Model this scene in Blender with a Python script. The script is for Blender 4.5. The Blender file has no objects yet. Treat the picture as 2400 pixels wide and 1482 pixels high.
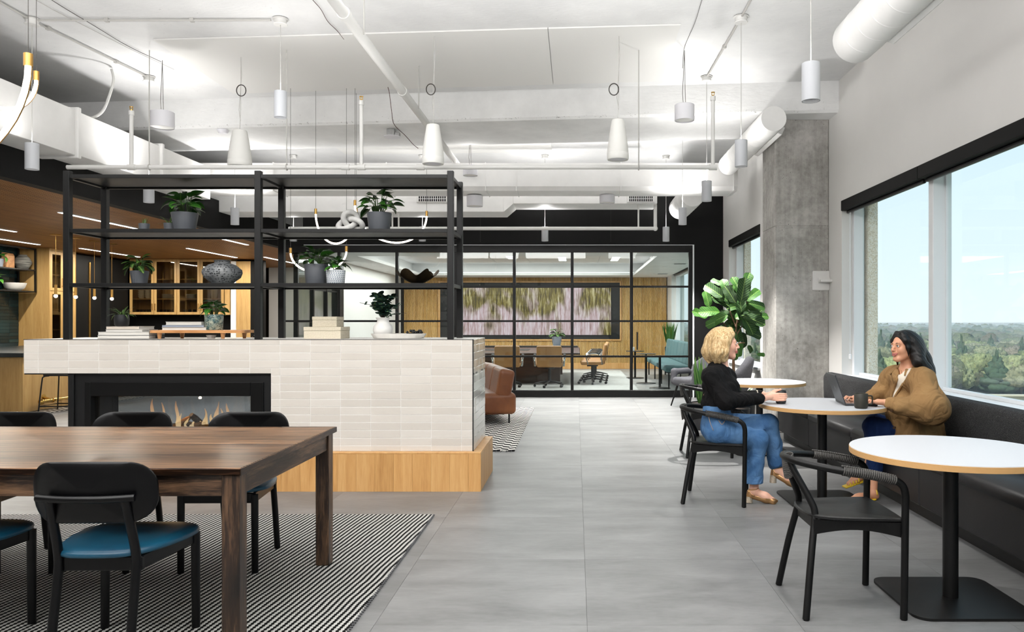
import bpy, math, random
import numpy as np
from mathutils import Vector, Matrix, Euler
random.seed(7)
S = bpy.context.scene
COL = S.collection
PI = math.pi
# room axes: X right, Y away from the camera, Z up, metres.  Eye height 1.36 m, focal length 1800 px on a 2400 px wide frame
FOC, PX, PY, EYE = 1800.0, 1350.0, 755.0, 1.36


def W(px, py, Y):
    return Vector(((px - PX) * Y / FOC, Y, EYE + (PY - py) * Y / FOC))


def lin(h):
    h = h.lstrip('#')
    out = []
    for i in (0, 2, 4):
        c = int(h[i:i + 2], 16) / 255
        out.append(c / 12.92 if c <= .04045 else ((c + .055) / 1.055) ** 2.4)
    return (*out, 1.0)


# ------------------------------------------------------------------ camera
cam = bpy.data.cameras.new('camera')
cam.sensor_width = 36
cam.lens = 27.0
cam.shift_x = -150 / 2400
cam.shift_y = 14 / 2400
cam.clip_end = 9000
cam.clip_start = .05
camo = bpy.data.objects.new('camera', cam)
camo.location = (0, 0, EYE)
camo.rotation_euler = (PI / 2, 0, 0)
COL.objects.link(camo)
S.camera = camo
S.view_settings.view_transform = 'Standard'
S.view_settings.look = 'None'
S.view_settings.gamma = 1
S.view_settings.use_curve_mapping = False
S.view_settings.exposure = 0.0
S.cycles.max_bounces = 8
S.cycles.diffuse_bounces = 4
S.cycles.glossy_bounces = 4
S.cycles.transparent_max_bounces = 16
S.cycles.sample_clamp_indirect = 6
S.cycles.use_denoising = True

# ------------------------------------------------------------------ sky
wd = bpy.data.worlds.new('sky')
S.world = wd
wd.use_nodes = True
nt = wd.node_tree
bg = nt.nodes['Background']
tc = nt.nodes.new('ShaderNodeTexCoord')
sx = nt.nodes.new('ShaderNodeSeparateXYZ')
rp = nt.nodes.new('ShaderNodeValToRGB')
nz = nt.nodes.new('ShaderNodeTexNoise')
nz.inputs['Scale'].default_value = 2.2
nz.inputs['Detail'].default_value = 5
mp = nt.nodes.new('ShaderNodeMapping')
mp.inputs['Scale'].default_value = (1, 1, 3.5)
ma = nt.nodes.new('ShaderNodeMath')
ma.operation = 'MULTIPLY_ADD'
ma.inputs[1].default_value = .10
el = rp.color_ramp.elements
el[0].position = 0.0
el[0].color = lin('e9f2f7')
el[1].position = 1.0
el[1].color = lin('9dc6e2')
e = el.new(.10)
e.color = lin('dfedf5')
e = el.new(.27)
e.color = lin('cbe2ef')
nt.links.new(tc.outputs['Generated'], sx.inputs[0])
nt.links.new(tc.outputs['Generated'], mp.inputs[0])
nt.links.new(mp.outputs[0], nz.inputs['Vector'])
nt.links.new(nz.outputs['Fac'], ma.inputs[0])
sub = nt.nodes.new('ShaderNodeMath')
sub.operation = 'SUBTRACT'
sub.inputs[1].default_value = .05
nt.links.new(sx.outputs['Z'], sub.inputs[0])
nt.links.new(sub.outputs[0], ma.inputs[2])
nt.links.new(ma.outputs[0], rp.inputs[0])
nt.links.new(rp.outputs[0], bg.inputs[0])
bg.inputs[1].default_value = 1.30

# ------------------------------------------------------------------ lights


def lamp(kind, name, loc, energy, color=(1, 1, 1), rot=(0, 0, 0), size=None, sy=None, spot=None, blend=.5, radius=None):
    l = bpy.data.lights.new(name, kind)
    l.energy = energy
    l.color = color
    if kind == 'AREA':
        l.shape = 'RECTANGLE'
        l.size = size
        l.size_y = sy
    if kind == 'SPOT':
        l.spot_size = math.radians(spot)
        l.spot_blend = blend
    if radius is not None:
        l.shadow_soft_size = radius
    o = bpy.data.objects.new(name, l)
    o.location = loc
    o.rotation_euler = rot
    COL.objects.link(o)
    return o


sun = lamp('SUN', 'sun', (0, 0, 60), 4.2, (1, .95, .86), (math.radians(32), math.radians(-38), 0))
sun.data.angle = math.radians(6)
# soft fill lights added above the frame to brighten the room
for i, (x, y, sx_, sy_, en) in enumerate([(-2.6, 1.2, 3.6, 3.0, 84), (.9, 1.0, 2.2, 3.2, 42), (-6.5, 2.5, 2.6, 4.0, 100),
                                          (-2.5, 4.9, 3.4, 1.6, 66)]):
    lamp('AREA', 'room_fill', (x, y, 4.12), en, (1, .99, .975), (0, 0, 0), sx_, sy_)
# upward fill lights without fixtures, added to brighten the ceiling
lamp('AREA', 'shelf_fill', (-2.55, 6.5, 2.60), 24, (1, .99, .985), (PI, 0, 0), 3.0, .4)
lamp('AREA', 'middle_fill', (.5, 6.0, 2.75), 24, (1, .99, .985), (PI, 0, 0), 2.0, .8)
lamp('AREA', 'near_fill', (-1.4, 2.4, 2.7), 400, (1, .99, .985), (PI, 0, 0), 6.0, 1.0)
# fill lights added behind the camera to brighten the surfaces facing it
lamp('AREA', 'front_fill', (-2.4, -.6, 4.05), 185, (1, .99, .975), (math.radians(72), 0, 0), 5.5, .7)
lamp('AREA', 'front_fill', (2.0, -.6, 4.05), 36, (1, .99, .975), (math.radians(72), 0, 0), 1.6, .7)
# unseen fill light added above the cross duct to brighten the far bay
lamp('AREA', 'duct_fill', (-1.8, 11.45, 3.74), 115, (1, .99, .985), (PI, 0, 0), 7.0, .45)

# ================================================================== mesh helpers
ORG = {}


class MB:
    """collects shapes; build() links them as ONE mesh object"""

    def __init__(s):
        s.v, s.f, s.m = [], [], []
        s.cur = 0
        s.M = None

    def add(s, vs, fs):
        n = len(s.v)
        if s.M is not None:
            vs = [s.M @ Vector(v) for v in vs]
        s.v.extend([tuple(v) for v in vs])
        s.f.extend([tuple(i + n for i in f) for f in fs])
        s.m.extend([s.cur] * len(fs))
        return s

    def box(s, x0, x1, y0, y1, z0, z1, b=0):
        if b <= 0:
            vs = [(x, y, z) for x in (x0, x1) for y in (y0, y1) for z in (z0, z1)]
            fs = [(0, 1, 3, 2), (4, 6, 7, 5), (0, 4, 5, 1), (2, 3, 7, 6), (0, 2, 6, 4), (1, 5, 7, 3)]
            return s.add(vs, fs)
        c = ((x0 + x1) / 2, (y0 + y1) / 2, (z0 + z1) / 2)
        h = (abs(x1 - x0) / 2, abs(y1 - y0) / 2, abs(z1 - z0) / 2)
        b = min(b, .49 * 2 * min(h))
        vs, idx = [], {}
        for sx in (-1, 1):
            for sy in (-1, 1):
                for sz in (-1, 1):
                    sg = (sx, sy, sz)
                    for a in range(3):
                        p = [c[k] + sg[k] * (h[k] if k == a else h[k] - b) for k in range(3)]
                        idx[(sx, sy, sz, a)] = len(vs)
                        vs.append(p)
        fs = []
        for a in range(3):
            o1, o2 = [k for k in range(3) if k != a]
            for sg in (-1, 1):
                q = []
                for (u, w) in ((-1, -1), (1, -1), (1, 1), (-1, 1)):
                    t = [0, 0, 0]
                    t[a], t[o1], t[o2] = sg, u, w
                    q.append(idx[(*t, a)])
                flip = (sg < 0) ^ (a == 1)
                fs.append(tuple(q[::-1] if flip else q))
        for a in range(3):
            o1, o2 = [k for k in range(3) if k != a]
            for u in (-1, 1):
                for w in (-1, 1):
                    t0, t1 = [0, 0, 0], [0, 0, 0]
                    t0[a], t1[a] = -1, 1
                    t0[o1] = t1[o1] = u
                    t0[o2] = t1[o2] = w
                    fs.append((idx[(*t0, o1)], idx[(*t1, o1)], idx[(*t1, o2)], idx[(*t0, o2)]))
        for sx in (-1, 1):
            for sy in (-1, 1):
                for sz in (-1, 1):
                    fs.append(tuple(idx[(sx, sy, sz, a)] for a in range(3)))
        s.fix = True
        return s.add(vs, fs)

    def obox(s, c, size, R, b=0):
        old = s.M
        T = Matrix.Translation(Vector(c)) @ R.to_4x4()
        s.M = T if old is None else old @ T
        s.box(-size[0] / 2, size[0] / 2, -size[1] / 2, size[1] / 2, -size[2] / 2, size[2] / 2, b)
        s.M = old
        return s

    def tube(s, pts, r, n=8, caps=True, closed=False, flat=1.0):
        P = [Vector(p) for p in pts]
        if not isinstance(r, (list, tuple)):
            r = [r] * len(P)
        k = len(P)
        T = []
        for i in range(k):
            if closed:
                t = P[(i + 1) % k] - P[(i - 1) % k]
            else:
                t = P[min(i + 1, k - 1)] - P[max(i - 1, 0)]
            T.append(t.normalized() if t.length > 1e-9 else Vector((0, 0, 1)))
        up = Vector((0, 0, 1)) if abs(T[0].z) < .9 else Vector((0, 1, 0))
        u = T[0].cross(up).normalized()
        vs, fs = [], []
        for i in range(k):
            u = (u - T[i] * u.dot(T[i])).normalized()
            w = T[i].cross(u)
            for j in range(n):
                a = 2 * PI * j / n
                vs.append(P[i] + u * (math.cos(a) * r[i]) + w * (math.sin(a) * r[i] * flat))
        for i in range(k if closed else k - 1):
            for j in range(n):
                a, b2 = i * n + j, i * n + (j + 1) % n
                i2 = (i + 1) % k
                c, d = i2 * n + (j + 1) % n, i2 * n + j
                fs.append((a, d, c, b2)[::-1])
        if caps and not closed:
            fs.append(tuple(range(n))[::-1])
            fs.append(tuple((k - 1) * n + j for j in range(n)))
        return s.add(vs, fs)

    def cyl(s, p0, p1, r0, r1=None, n=16, caps=True):
        return s.tube([p0, p1], [r0, r0 if r1 is None else r1], n, caps)

    def lathe(s, prof, c=(0, 0, 0), n=24, wob=None):
        vs, fs = [], []
        k = len(prof)
        for (r, z) in prof:
            for j in range(n):
                a = 2 * PI * j / n
                rr = r if wob is None else r * wob(a, z)
                vs.append((c[0] + rr * math.cos(a), c[1] + rr * math.sin(a), c[2] + z))
        for i in range(k - 1):
            for j in range(n):
                fs.append((i * n + j, i * n + (j + 1) % n, (i + 1) * n + (j + 1) % n, (i + 1) * n + j))
        if prof[0][0] > 1e-4:
            fs.append(tuple(range(n))[::-1])
        if prof[-1][0] > 1e-4:
            fs.append(tuple((k - 1) * n + j for j in range(n)))
        return s.add(vs, fs)

    def prism(s, poly, d0, d1, axis='z'):
        n = len(poly)

        def mk(p, d):
            return {'z': (p[0], p[1], d), 'y': (p[0], d, p[1]), 'x': (d, p[0], p[1])}[axis]
        vs = [mk(p, d0) for p in poly] + [mk(p, d1) for p in poly]
        fs = [tuple(range(n))[::-1], tuple(range(n, 2 * n))]
        for i in range(n):
            j = (i + 1) % n
            fs.append((i, j, n + j, n + i))
        s.fix = True
        return s.add(vs, fs)

    def grid(s, fn, nu, nv, cu=False):
        vs = [fn(i / (nu - (0 if cu else 1)), j / (nv - 1)) for j in range(nv) for i in range(nu)]
        fs = []
        for j in range(nv - 1):
            for i in range(nu if cu else nu - 1):
                i2 = (i + 1) % nu
                fs.append((j * nu + i, j * nu + i2, (j + 1) * nu + i2, (j + 1) * nu + i))
        return s.add(vs, fs)

    def ball(s, c, r, n=12, m=8):
        if not isinstance(r, (tuple, list)):
            r = (r, r, r)
        vs = [(c[0], c[1], c[2] - r[2])]
        for i in range(1, m):
            t = -PI / 2 + PI * i / m
            for j in range(n):
                a = 2 * PI * j / n
                vs.append((c[0] + r[0] * math.cos(t) * math.cos(a), c[1] + r[1] * math.cos(t) * math.sin(a), c[2] + r[2] * math.sin(t)))
        vs.append((c[0], c[1], c[2] + r[2]))
        fs = [(0, 1 + (j + 1) % n, 1 + j) for j in range(n)]
        for i in range(m - 2):
            for j in range(n):
                a, b = 1 + i * n + j, 1 + i * n + (j + 1) % n
                fs.append((a, b, b + n, a + n))
        t = len(vs) - 1
        o = 1 + (m - 2) * n
        fs += [(o + j, o + (j + 1) % n, t) for j in range(n)]
        return s.add(vs, fs)

    def mesh(s, name, mats, smooth=None):
        me = bpy.data.meshes.new(name)
        me.from_pydata(s.v, [], s.f)
        if not isinstance(mats, (list, tuple)):
            mats = [mats]
        for m in mats:
            me.materials.append(m)
        if len(mats) > 1:
            me.polygons.foreach_set('material_index', s.m)
        if getattr(s, 'fix', False):
            import bmesh
            bm = bmesh.new()
            bm.from_mesh(me)
            bmesh.ops.recalc_face_normals(bm, faces=bm.faces)
            bm.to_mesh(me)
            bm.free()
        me.update()
        if smooth is not None:
            me.polygons.foreach_set('use_smooth', [True] * len(me.polygons))
            if smooth < 179:
                me.set_sharp_from_angle(angle=math.radians(smooth))
        return me

    def build(s, name, mats, parent=None, smooth=None):
        """verts are world coordinates when the parent is un-rotated (ORG known), else local to the parent"""
        if parent is None:
            A = np.array(s.v)
            org = Vector((float((A[:, 0].min() + A[:, 0].max()) / 2), float((A[:, 1].min() + A[:, 1].max()) / 2), float(A[:, 2].min())))
        else:
            org = ORG.get(parent.name, Vector((0, 0, 0)))
        s.v = [(v[0] - org.x, v[1] - org.y, v[2] - org.z) for v in s.v]
        me = s.mesh(name, mats, smooth)
        o = bpy.data.objects.new(name, me)
        COL.objects.link(o)
        if parent is None:
            o.location = org
        else:
            o.parent = parent
        ORG[o.name] = org
        return o


def tag(o, label=None, cat=None, group=None, kind=None):
    if label:
        o['label'] = label
    if cat:
        o['category'] = cat
    if group:
        o['group'] = group
    if kind:
        o['kind'] = kind
    return o


def thing(name, label, cat, loc=(0, 0, 0), rz=0.0, group=None, local=False):
    o = bpy.data.objects.new(name, None)
    o.empty_display_size = .1
    COL.objects.link(o)
    o.location = loc
    o.rotation_euler = (0, 0, rz)
    ORG[o.name] = Vector((0, 0, 0)) if (local or rz) else Vector(loc)
    return tag(o, label, cat, group)


def struct(o):
    o['kind'] = 'structure'
    return o


def inst(name, me, parent, M):
    """a piece sharing mesh data; M is the matrix relative to the parent"""
    o = bpy.data.objects.new(name, me)
    COL.objects.link(o)
    o.parent = parent
    o.matrix_basis = M
    return o


def kids(o):
    return [c for c in KIDS.get(o.name, [])]


def copy_tree(o, loc, rz=None, label=None, group=None):
    def rec(src, par):
        c = src.copy()
        COL.objects.link(c)
        if par is not None:
            c.parent = par
        for ch in list(src.children):
            rec(ch, c)
        return c
    c = rec(o, None)
    c.location = loc
    if rz is not None:
        c.rotation_euler = (0, 0, rz)
    if label:
        c['label'] = label
    if group:
        c['group'] = group
    return c


def spline(pts, n=6, closed=False):
    """Catmull-Rom through the points"""
    P = [Vector(p) for p in pts]
    k = len(P)
    out = []
    for i in range(k if closed else k - 1):
        p0 = P[(i - 1) % k] if (closed or i > 0) else P[0] * 2 - P[1]
        p1, p2 = P[i], P[(i + 1) % k]
        p3 = P[(i + 2) % k] if (closed or i + 2 < k) else P[-1] * 2 - P[-2]
        for j in range(n):
            t = j / n
            out.append(.5 * ((2 * p1) + (p2 - p0) * t + (2 * p0 - 5 * p1 + 4 * p2 - p3) * t * t + (3 * p1 - p0 - 3 * p2 + p3) * t ** 3))
    if not closed:
        out.append(P[-1])
    return out


def rrect(x0, x1, y0, y1, r, n=6):
    out = []
    for cx, cy, a0 in ((x1 - r, y1 - r, 0), (x0 + r, y1 - r, 90), (x0 + r, y0 + r, 180), (x1 - r, y0 + r, 270)):
        for i in range(n + 1):
            a = math.radians(a0 + 90 * i / n)
            out.append((cx + r * math.cos(a), cy + r * math.sin(a)))
    return out


# ================================================================== implicit modeller (smooth unions -> one continuous surface)
class SDF:
    def __init__(s, vox=.006):
        s.vox = vox
        s.p = []
        s.disp = None

    def cap(s, a, b, ra, rb=None, k=.02, op=1):
        rb = ra if rb is None else rb
        s.p.append(('c', np.array(a, float), np.array(b, float), ra, rb, k, op))
        return s

    def chain(s, pts, rs, k=.012, op=1):
        for i in range(len(pts) - 1):
            s.cap(pts[i], pts[i + 1], rs[i], rs[i + 1], k, op)
        return s

    def ell(s, c, r, R=None, k=.02, op=1):
        if not isinstance(r, (tuple, list)):
            r = (r, r, r)
        s.p.append(('e', np.array(c, float), np.array(r, float), None if R is None else np.array(R.to_3x3()), None, k, op))
        return s

    def rbox(s, c, h, r, R=None, k=.02, op=1):
        s.p.append(('b', np.array(c, float), np.array(h, float), None if R is None else np.array(R.to_3x3()), r, k, op))
        return s

    def _bb(s, q):
        if q[0] == 'c':
            m = max(q[3], q[4])
            return np.minimum(q[1], q[2]) - m, np.maximum(q[1], q[2]) + m
        m = q[2].max() * (1.0 if q[0] == 'e' else 1.75)
        if q[3] is None:
            return q[1] - q[2], q[1] + q[2]
        return q[1] - m, q[1] + m

    def mesh_data(s):
        vx = s.vox
        lo = np.full(3, 1e9)
        hi = -lo
        for q in s.p:
            if q[6] > 0:
                a, b = s._bb(q)
                lo = np.minimum(lo, a)
                hi = np.maximum(hi, b)
        lo -= 3 * vx + .012
        hi += 3 * vx + .012
        n = np.ceil((hi - lo) / vx).astype(int) + 1
        ax = [lo[i] + vx * np.arange(n[i]) for i in range(3)]
        Fd = np.full(n, .5, np.float32)
        for q in s.p:
            a, b = s._bb(q)
            k, op = q[5], q[6]
            mg = max(k, 0) + 3 * vx + .012
            i0 = np.clip(np.floor((a - mg - lo) / vx).astype(int), 0, n)
            i1 = np.clip(np.ceil((b + mg - lo) / vx).astype(int) + 1, 0, n)
            if (i1 <= i0).any():
                continue
            sl = tuple(slice(i0[i], i1[i]) for i in range(3))
            X = ax[0][sl[0]][:, None, None]
            Y = ax[1][sl[1]][None, :, None]
            Z = ax[2][sl[2]][None, None, :]
            if q[0] == 'c':
                ba = q[2] - q[1]
                L = max(float(ba @ ba), 1e-12)
                px, py, pz = X - q[1][0], Y - q[1][1], Z - q[1][2]
                h = np.clip((px * ba[0] + py * ba[1] + pz * ba[2]) / L, 0, 1)
                d = np.sqrt((px - h * ba[0]) ** 2 + (py - h * ba[1]) ** 2 + (pz - h * ba[2]) ** 2) - (q[3] + (q[4] - q[3]) * h)
            else:
                px, py, pz = X - q[1][0], Y - q[1][1], Z - q[1][2]
                if q[3] is not None:
                    R = q[3]
                    px, py, pz = (R[0, 0] * px + R[1, 0] * py + R[2, 0] * pz, R[0, 1] * px + R[1, 1] * py + R[2, 1] * pz, R[0, 2] * px + R[1, 2] * py + R[2, 2] * pz)
                r = q[2]
                if q[0] == 'e':
                    k0 = np.sqrt((px / r[0]) ** 2 + (py / r[1]) ** 2 + (pz / r[2]) ** 2)
                    k1 = np.sqrt((px / r[0] ** 2) ** 2 + (py / r[1] ** 2) ** 2 + (pz / r[2] ** 2) ** 2) + 1e-9
                    d = k0 * (k0 - 1) / k1
                else:
                    rr = q[4]
                    qx, qy, qz = np.abs(px) - r[0] + rr, np.abs(py) - r[1] + rr, np.abs(pz) - r[2] + rr
                    d = np.sqrt(np.maximum(qx, 0) ** 2 + np.maximum(qy, 0) ** 2 + np.maximum(qz, 0) ** 2) + np.minimum(np.maximum(np.maximum(qx, qy), qz), 0) - rr
            f = Fd[sl]
            if op > 0:
                if k > 0:
                    h = np.clip(.5 + .5 * (f - d) / k, 0, 1)
                    Fd[sl] = f * (1 - h) + d * h - k * h * (1 - h)
                else:
                    Fd[sl] = np.minimum(f, d)
            else:
                if k > 0:
                    h = np.clip(.5 - .5 * (f + d) / k, 0, 1)
                    Fd[sl] = f * (1 - h) - d * h + k * h * (1 - h)
                else:
                    Fd[sl] = np.maximum(f, -d)
        if s.disp is not None:
            Fd = Fd + s.disp(ax[0][:, None, None], ax[1][None, :, None], ax[2][None, None, :]).astype(np.float32)
        for sl in ((0,), (-1,), (slice(None), 0), (slice(None), -1), (slice(None), slice(None), 0), (slice(None), slice(None), -1)):
            Fd[sl] = np.maximum(Fd[sl], .01)
        return surface_nets(Fd, lo, vx)

    def build(s, name, mats, parent=None, keep=None, smooth=1):
        v, f = s.mesh_data()
        for _ in range(smooth):
            v = relax(v, f)
        m = MB()
        m.v = [tuple(p) for p in v.tolist()]
        m.f = [tuple(q) for q in f.tolist()]
        m.m = [0] * len(m.f)
        if keep is not None:
            c = v[f].mean(1)
            m.m = [int(i) for i in keep(c)]
        return m.build(name, mats, parent, 180)


def relax(v, f):
    acc = np.zeros_like(v)
    cnt = np.zeros(len(v))
    for i in range(4):
        for d in (1, 3):
            np.add.at(acc, f[:, i], v[f[:, (i + d) % 4]])
            np.add.at(cnt, f[:, i], 1)
    return v * .5 + .5 * acc / np.maximum(cnt, 1)[:, None]


def surface_nets(Fd, lo, vx):
    n = np.array(Fd.shape)
    sg = Fd < 0
    c = n - 1
    corn = [(i, j, k) for i in (0, 1) for j in (0, 1) for k in (0, 1)]
    cnt = np.zeros(c, np.int8)
    for (i, j, k) in corn:
        cnt += sg[i:i + c[0], j:j + c[1], k:k + c[2]]
    act = (cnt > 0) & (cnt < 8)
    idx = np.full(c, -1, np.int64)
    cells = np.argwhere(act)
    idx[act] = np.arange(len(cells))
    acc = np.zeros((len(cells), 3))
    num = np.zeros(len(cells))
    for a in range(len(corn)):
        for b in range(a + 1, len(corn)):
            d = np.array(corn[b]) - np.array(corn[a])
            if np.abs(d).sum() != 1:
                continue
            A = cells + corn[a]
            B = cells + corn[b]
            fa = Fd[A[:, 0], A[:, 1], A[:, 2]]
            fb = Fd[B[:, 0], B[:, 1], B[:, 2]]
            cr = (fa < 0) != (fb < 0)
            t = np.where(cr, fa / np.where(cr, fa - fb, 1), 0)
            acc += np.where(cr[:, None], np.array(corn[a]) + t[:, None] * d, 0)
            num += cr
    V = lo + vx * (cells + acc / np.maximum(num, 1)[:, None])
    faces = []
    for ax in range(3):
        o1, o2 = (ax + 1) % 3, (ax + 2) % 3
        s0 = [slice(None)] * 3
        s1 = [slice(None)] * 3
        s0[ax] = slice(0, -1)
        s1[ax] = slice(1, None)
        A, B = sg[tuple(s0)], sg[tuple(s1)]
        for flip, msk in ((False, A & ~B), (True, ~A & B)):
            e = np.argwhere(msk)
            e = e[(e[:, o1] > 0) & (e[:, o2] > 0) & (e[:, o1] < n[o1] - 1) & (e[:, o2] < n[o2] - 1)]
            if not len(e):
                continue
            q = []
            for (u, w) in ((-1, -1), (0, -1), (0, 0), (-1, 0)):
                p = e.copy()
                p[:, o1] += u
                p[:, o2] += w
                q.append(idx[p[:, 0], p[:, 1], p[:, 2]])
            q = np.stack(q, 1)
            faces.append(q[:, ::-1] if flip else q)
    return V, np.concatenate(faces)

# ================================================================== materials (all procedural)
class N:
    def __init__(s, name):
        s.mt = bpy.data.materials.new(name)
        s.mt.use_nodes = True
        s.t = s.mt.node_tree
        s.b = s.t.nodes['Principled BSDF']
        s.out = s.t.nodes['Material Output']
        s._tc = None

    def n(s, typ, **kw):
        nd = s.t.nodes.new(typ)
        for k, v in kw.items():
            setattr(nd, k, v)
        return nd

    def l(s, a, b):
        s.t.links.new(a, b)

    def set(s, sock, v):
        if hasattr(v, 'is_output'):
            s.l(v, sock)
        else:
            sock.default_value = v

    def co(s, which='Object', scale=None, rot=None):
        if s._tc is None:
            s._tc = s.n('ShaderNodeTexCoord')
        o = s._tc.outputs[which]
        if scale is None and rot is None:
            return o
        m = s.n('ShaderNodeMapping')
        s.l(o, m.inputs[0])
        if scale is not None:
            m.inputs['Scale'].default_value = scale
        if rot is not None:
            m.inputs['Rotation'].default_value = rot
        return m.outputs[0]

    def xyz(s, v):
        m = s.n('ShaderNodeSeparateXYZ')
        s.l(v, m.inputs[0])
        return m.outputs

    def m(s, op, a, b=None, c=None):
        nd = s.n('ShaderNodeMath', operation=op)
        for i, v in enumerate((a, b, c)):
            if v is not None:
                s.set(nd.inputs[i], v)
        return nd.outputs[0]

    def noise(s, vec, scale, detail=3, rough=.55, dist=0):
        nd = s.n('ShaderNodeTexNoise')
        s.l(vec, nd.inputs['Vector'])
        nd.inputs['Scale'].default_value = scale
        nd.inputs['Detail'].default_value = detail
        nd.inputs['Roughness'].default_value = rough
        nd.inputs['Distortion'].default_value = dist
        return nd.outputs['Fac']

    def ramp(s, f, stops, interp='LINEAR'):
        nd = s.n('ShaderNodeValToRGB')
        nd.color_ramp.interpolation = interp
        e = nd.color_ramp.elements
        while len(e) < len(stops):
            e.new(.5)
        for i, (p, c) in enumerate(stops):
            e[i].position = p
            e[i].color = lin(c) if isinstance(c, str) else (c, c, c, 1)
        s.l(f, nd.inputs[0])
        return nd.outputs[0]

    def mix(s, f, a, b, mode='MIX'):
        nd = s.n('ShaderNodeMix', data_type='RGBA', blend_type=mode)
        s.set(nd.inputs[0], f)
        s.set(nd.inputs[6], lin(a) if isinstance(a, str) else a)
        s.set(nd.inputs[7], lin(b) if isinstance(b, str) else b)
        return nd.outputs[2]

    def bump(s, h, strength=.3, dist=.01):
        nd = s.n('ShaderNodeBump')
        nd.inputs['Strength'].default_value = strength
        nd.inputs['Distance'].default_value = dist
        s.l(h, nd.inputs['Height'])
        s.l(nd.outputs[0], s.b.inputs['Normal'])

    def rnd(s):
        return s.n('ShaderNodeObjectInfo').outputs['Random']

    def pr(s, col=None, rough=None, metal=None, spec=None, **kw):
        if col is not None:
            s.set(s.b.inputs['Base Color'], lin(col) if isinstance(col, str) else col)
        if rough is not None:
            s.set(s.b.inputs['Roughness'], rough)
        if metal is not None:
            s.set(s.b.inputs['Metallic'], metal)
        if spec is not None:
            s.b.inputs['Specular IOR Level'].default_value = spec
        for k, v in kw.items():
            s.set(s.b.inputs[k], v)
        return s


def mat(name, col, rough=.5, metal=0., spec=.5, col2=None, ns=6, st=(1, 1, 1), det=4, cr=(.35, .65), bump=0, bs=80, bst=None, rnd=0, **kw):
    k = N(name)
    c = None
    if col2:
        f = k.noise(k.co('Object', st), ns, det)
        c = k.ramp(f, [(cr[0], col), (cr[1], col2)])
    if rnd:
        r = k.m('MULTIPLY_ADD', k.rnd(), 2 * rnd, 1 - rnd)
        hs = k.n('ShaderNodeHueSaturation')
        hs.inputs['Color'].default_value = lin(col)
        if c is not None:
            k.l(c, hs.inputs['Color'])
        k.l(r, hs.inputs['Value'])
        c = hs.outputs[0]
    k.pr(c if c is not None else col, rough, metal, spec, **kw)
    if bump:
        k.bump(k.noise(k.co('Object', bst or st), bs, 3), bump)
    return k.mt


def emat(name, col, strength):
    k = N(name)
    k.pr('000000', .5)
    k.b.inputs['Emission Color'].default_value = lin(col)
    k.b.inputs['Emission Strength'].default_value = strength
    return k.mt


def glass(name, tint='ffffff', base=.03, gain=.55, rough=0.0):
    """thin pane: see-through with a Fresnel reflection"""
    k = N(name)
    tr = k.n('ShaderNodeBsdfTransparent')
    tr.inputs[0].default_value = lin(tint)
    gl = k.n('ShaderNodeBsdfGlossy')
    gl.inputs['Roughness'].default_value = rough
    fr = k.n('ShaderNodeFresnel')
    fr.inputs[0].default_value = 1.45
    f = k.m('MULTIPLY_ADD', fr.outputs[0], gain, base - .02)
    ms = k.n('ShaderNodeMixShader')
    k.l(f, ms.inputs[0])
    k.l(tr.outputs[0], ms.inputs[1])
    k.l(gl.outputs[0], ms.inputs[2])
    k.l(ms.outputs[0], k.out.inputs[0])
    return k.mt


def wood(name, c1, c2, c3, axis='y', scale=9, rough=.42, rnd=.06, bump=.08, stretch=14, knots=False, gl=None):
    k = N(name)
    stx = {'x': (1 / stretch, 1, 1), 'y': (1, 1 / stretch, 1), 'z': (1, 1, 1 / stretch)}[axis]
    off = k.n('ShaderNodeVectorMath', operation='ADD')
    k.l(k.co('Object', stx), off.inputs[0])
    cmb = k.n('ShaderNodeCombineXYZ')
    r = k.m('MULTIPLY', k.rnd(), 37.0)
    for i in range(3):
        k.l(r, cmb.inputs[i])
    k.l(cmb.outputs[0], off.inputs[1])
    v = off.outputs[0]
    f1 = k.noise(v, scale, 5, .6, .6)
    f2 = k.noise(v, scale * 9, 3, .6)
    f = k.m('MULTIPLY_ADD', f2, .35, k.m('MULTIPLY', f1, .75))
    c = k.ramp(f, [(.34, c1), (.52, c2), (.72, c3)])
    hs = k.n('ShaderNodeHueSaturation')
    k.l(c, hs.inputs['Color'])
    k.l(k.m('MULTIPLY_ADD', k.rnd(), 2 * rnd, 1 - rnd), hs.inputs['Value'])
    k.pr(hs.outputs[0], rough if gl is None else gl)
    k.bump(f2, bump, .004)
    return k.mt


MT = {}
# --- shell
MT['white'] = mat('white_paint', 'd9d9d8', .7, col2='e4e4e3', ns=1.5, bump=.03, bs=40)
MT['wallwhite'] = mat('warm_white_wall_paint', 'd2d0cd', .75, col2='d8d6d3', ns=.8, bump=.03, bs=120)
k = N('white_painted_rough_concrete')
v = k.co()
big = k.noise(v, 1.1, 6, .62)
pit = k.noise(k.co('Object', (1, 1, 1)), 26, 4, .75)
pm = k.ramp(pit, [(.64, 1.0), (.70, 0.0)])
pz = k.ramp(k.noise(v, 2.3, 3), [(.5, 0.0), (.62, 1.0)])
c = k.ramp(big, [(.3, 'd4d4d4'), (.7, 'e8e8e7')])
f = k.m('MULTIPLY', k.m('SUBTRACT', 1.0, pm), pz)
k.pr(k.mix(k.m('MULTIPLY', f, .7), c, '6f6d69'), .72)
k.bump(k.m('ADD', k.m('MULTIPLY', pm, .6), k.noise(k.co('Object', (1, 4, 1)), 14, 5)), .22, .012)
MT['ceil'] = k.mt
k = N('pitted_white_beam_concrete')
v = k.co()
z = k.xyz(v)[2]
big = k.noise(v, 1.6, 6, .65)
pit = k.noise(v, 30, 4, .8)
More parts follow.
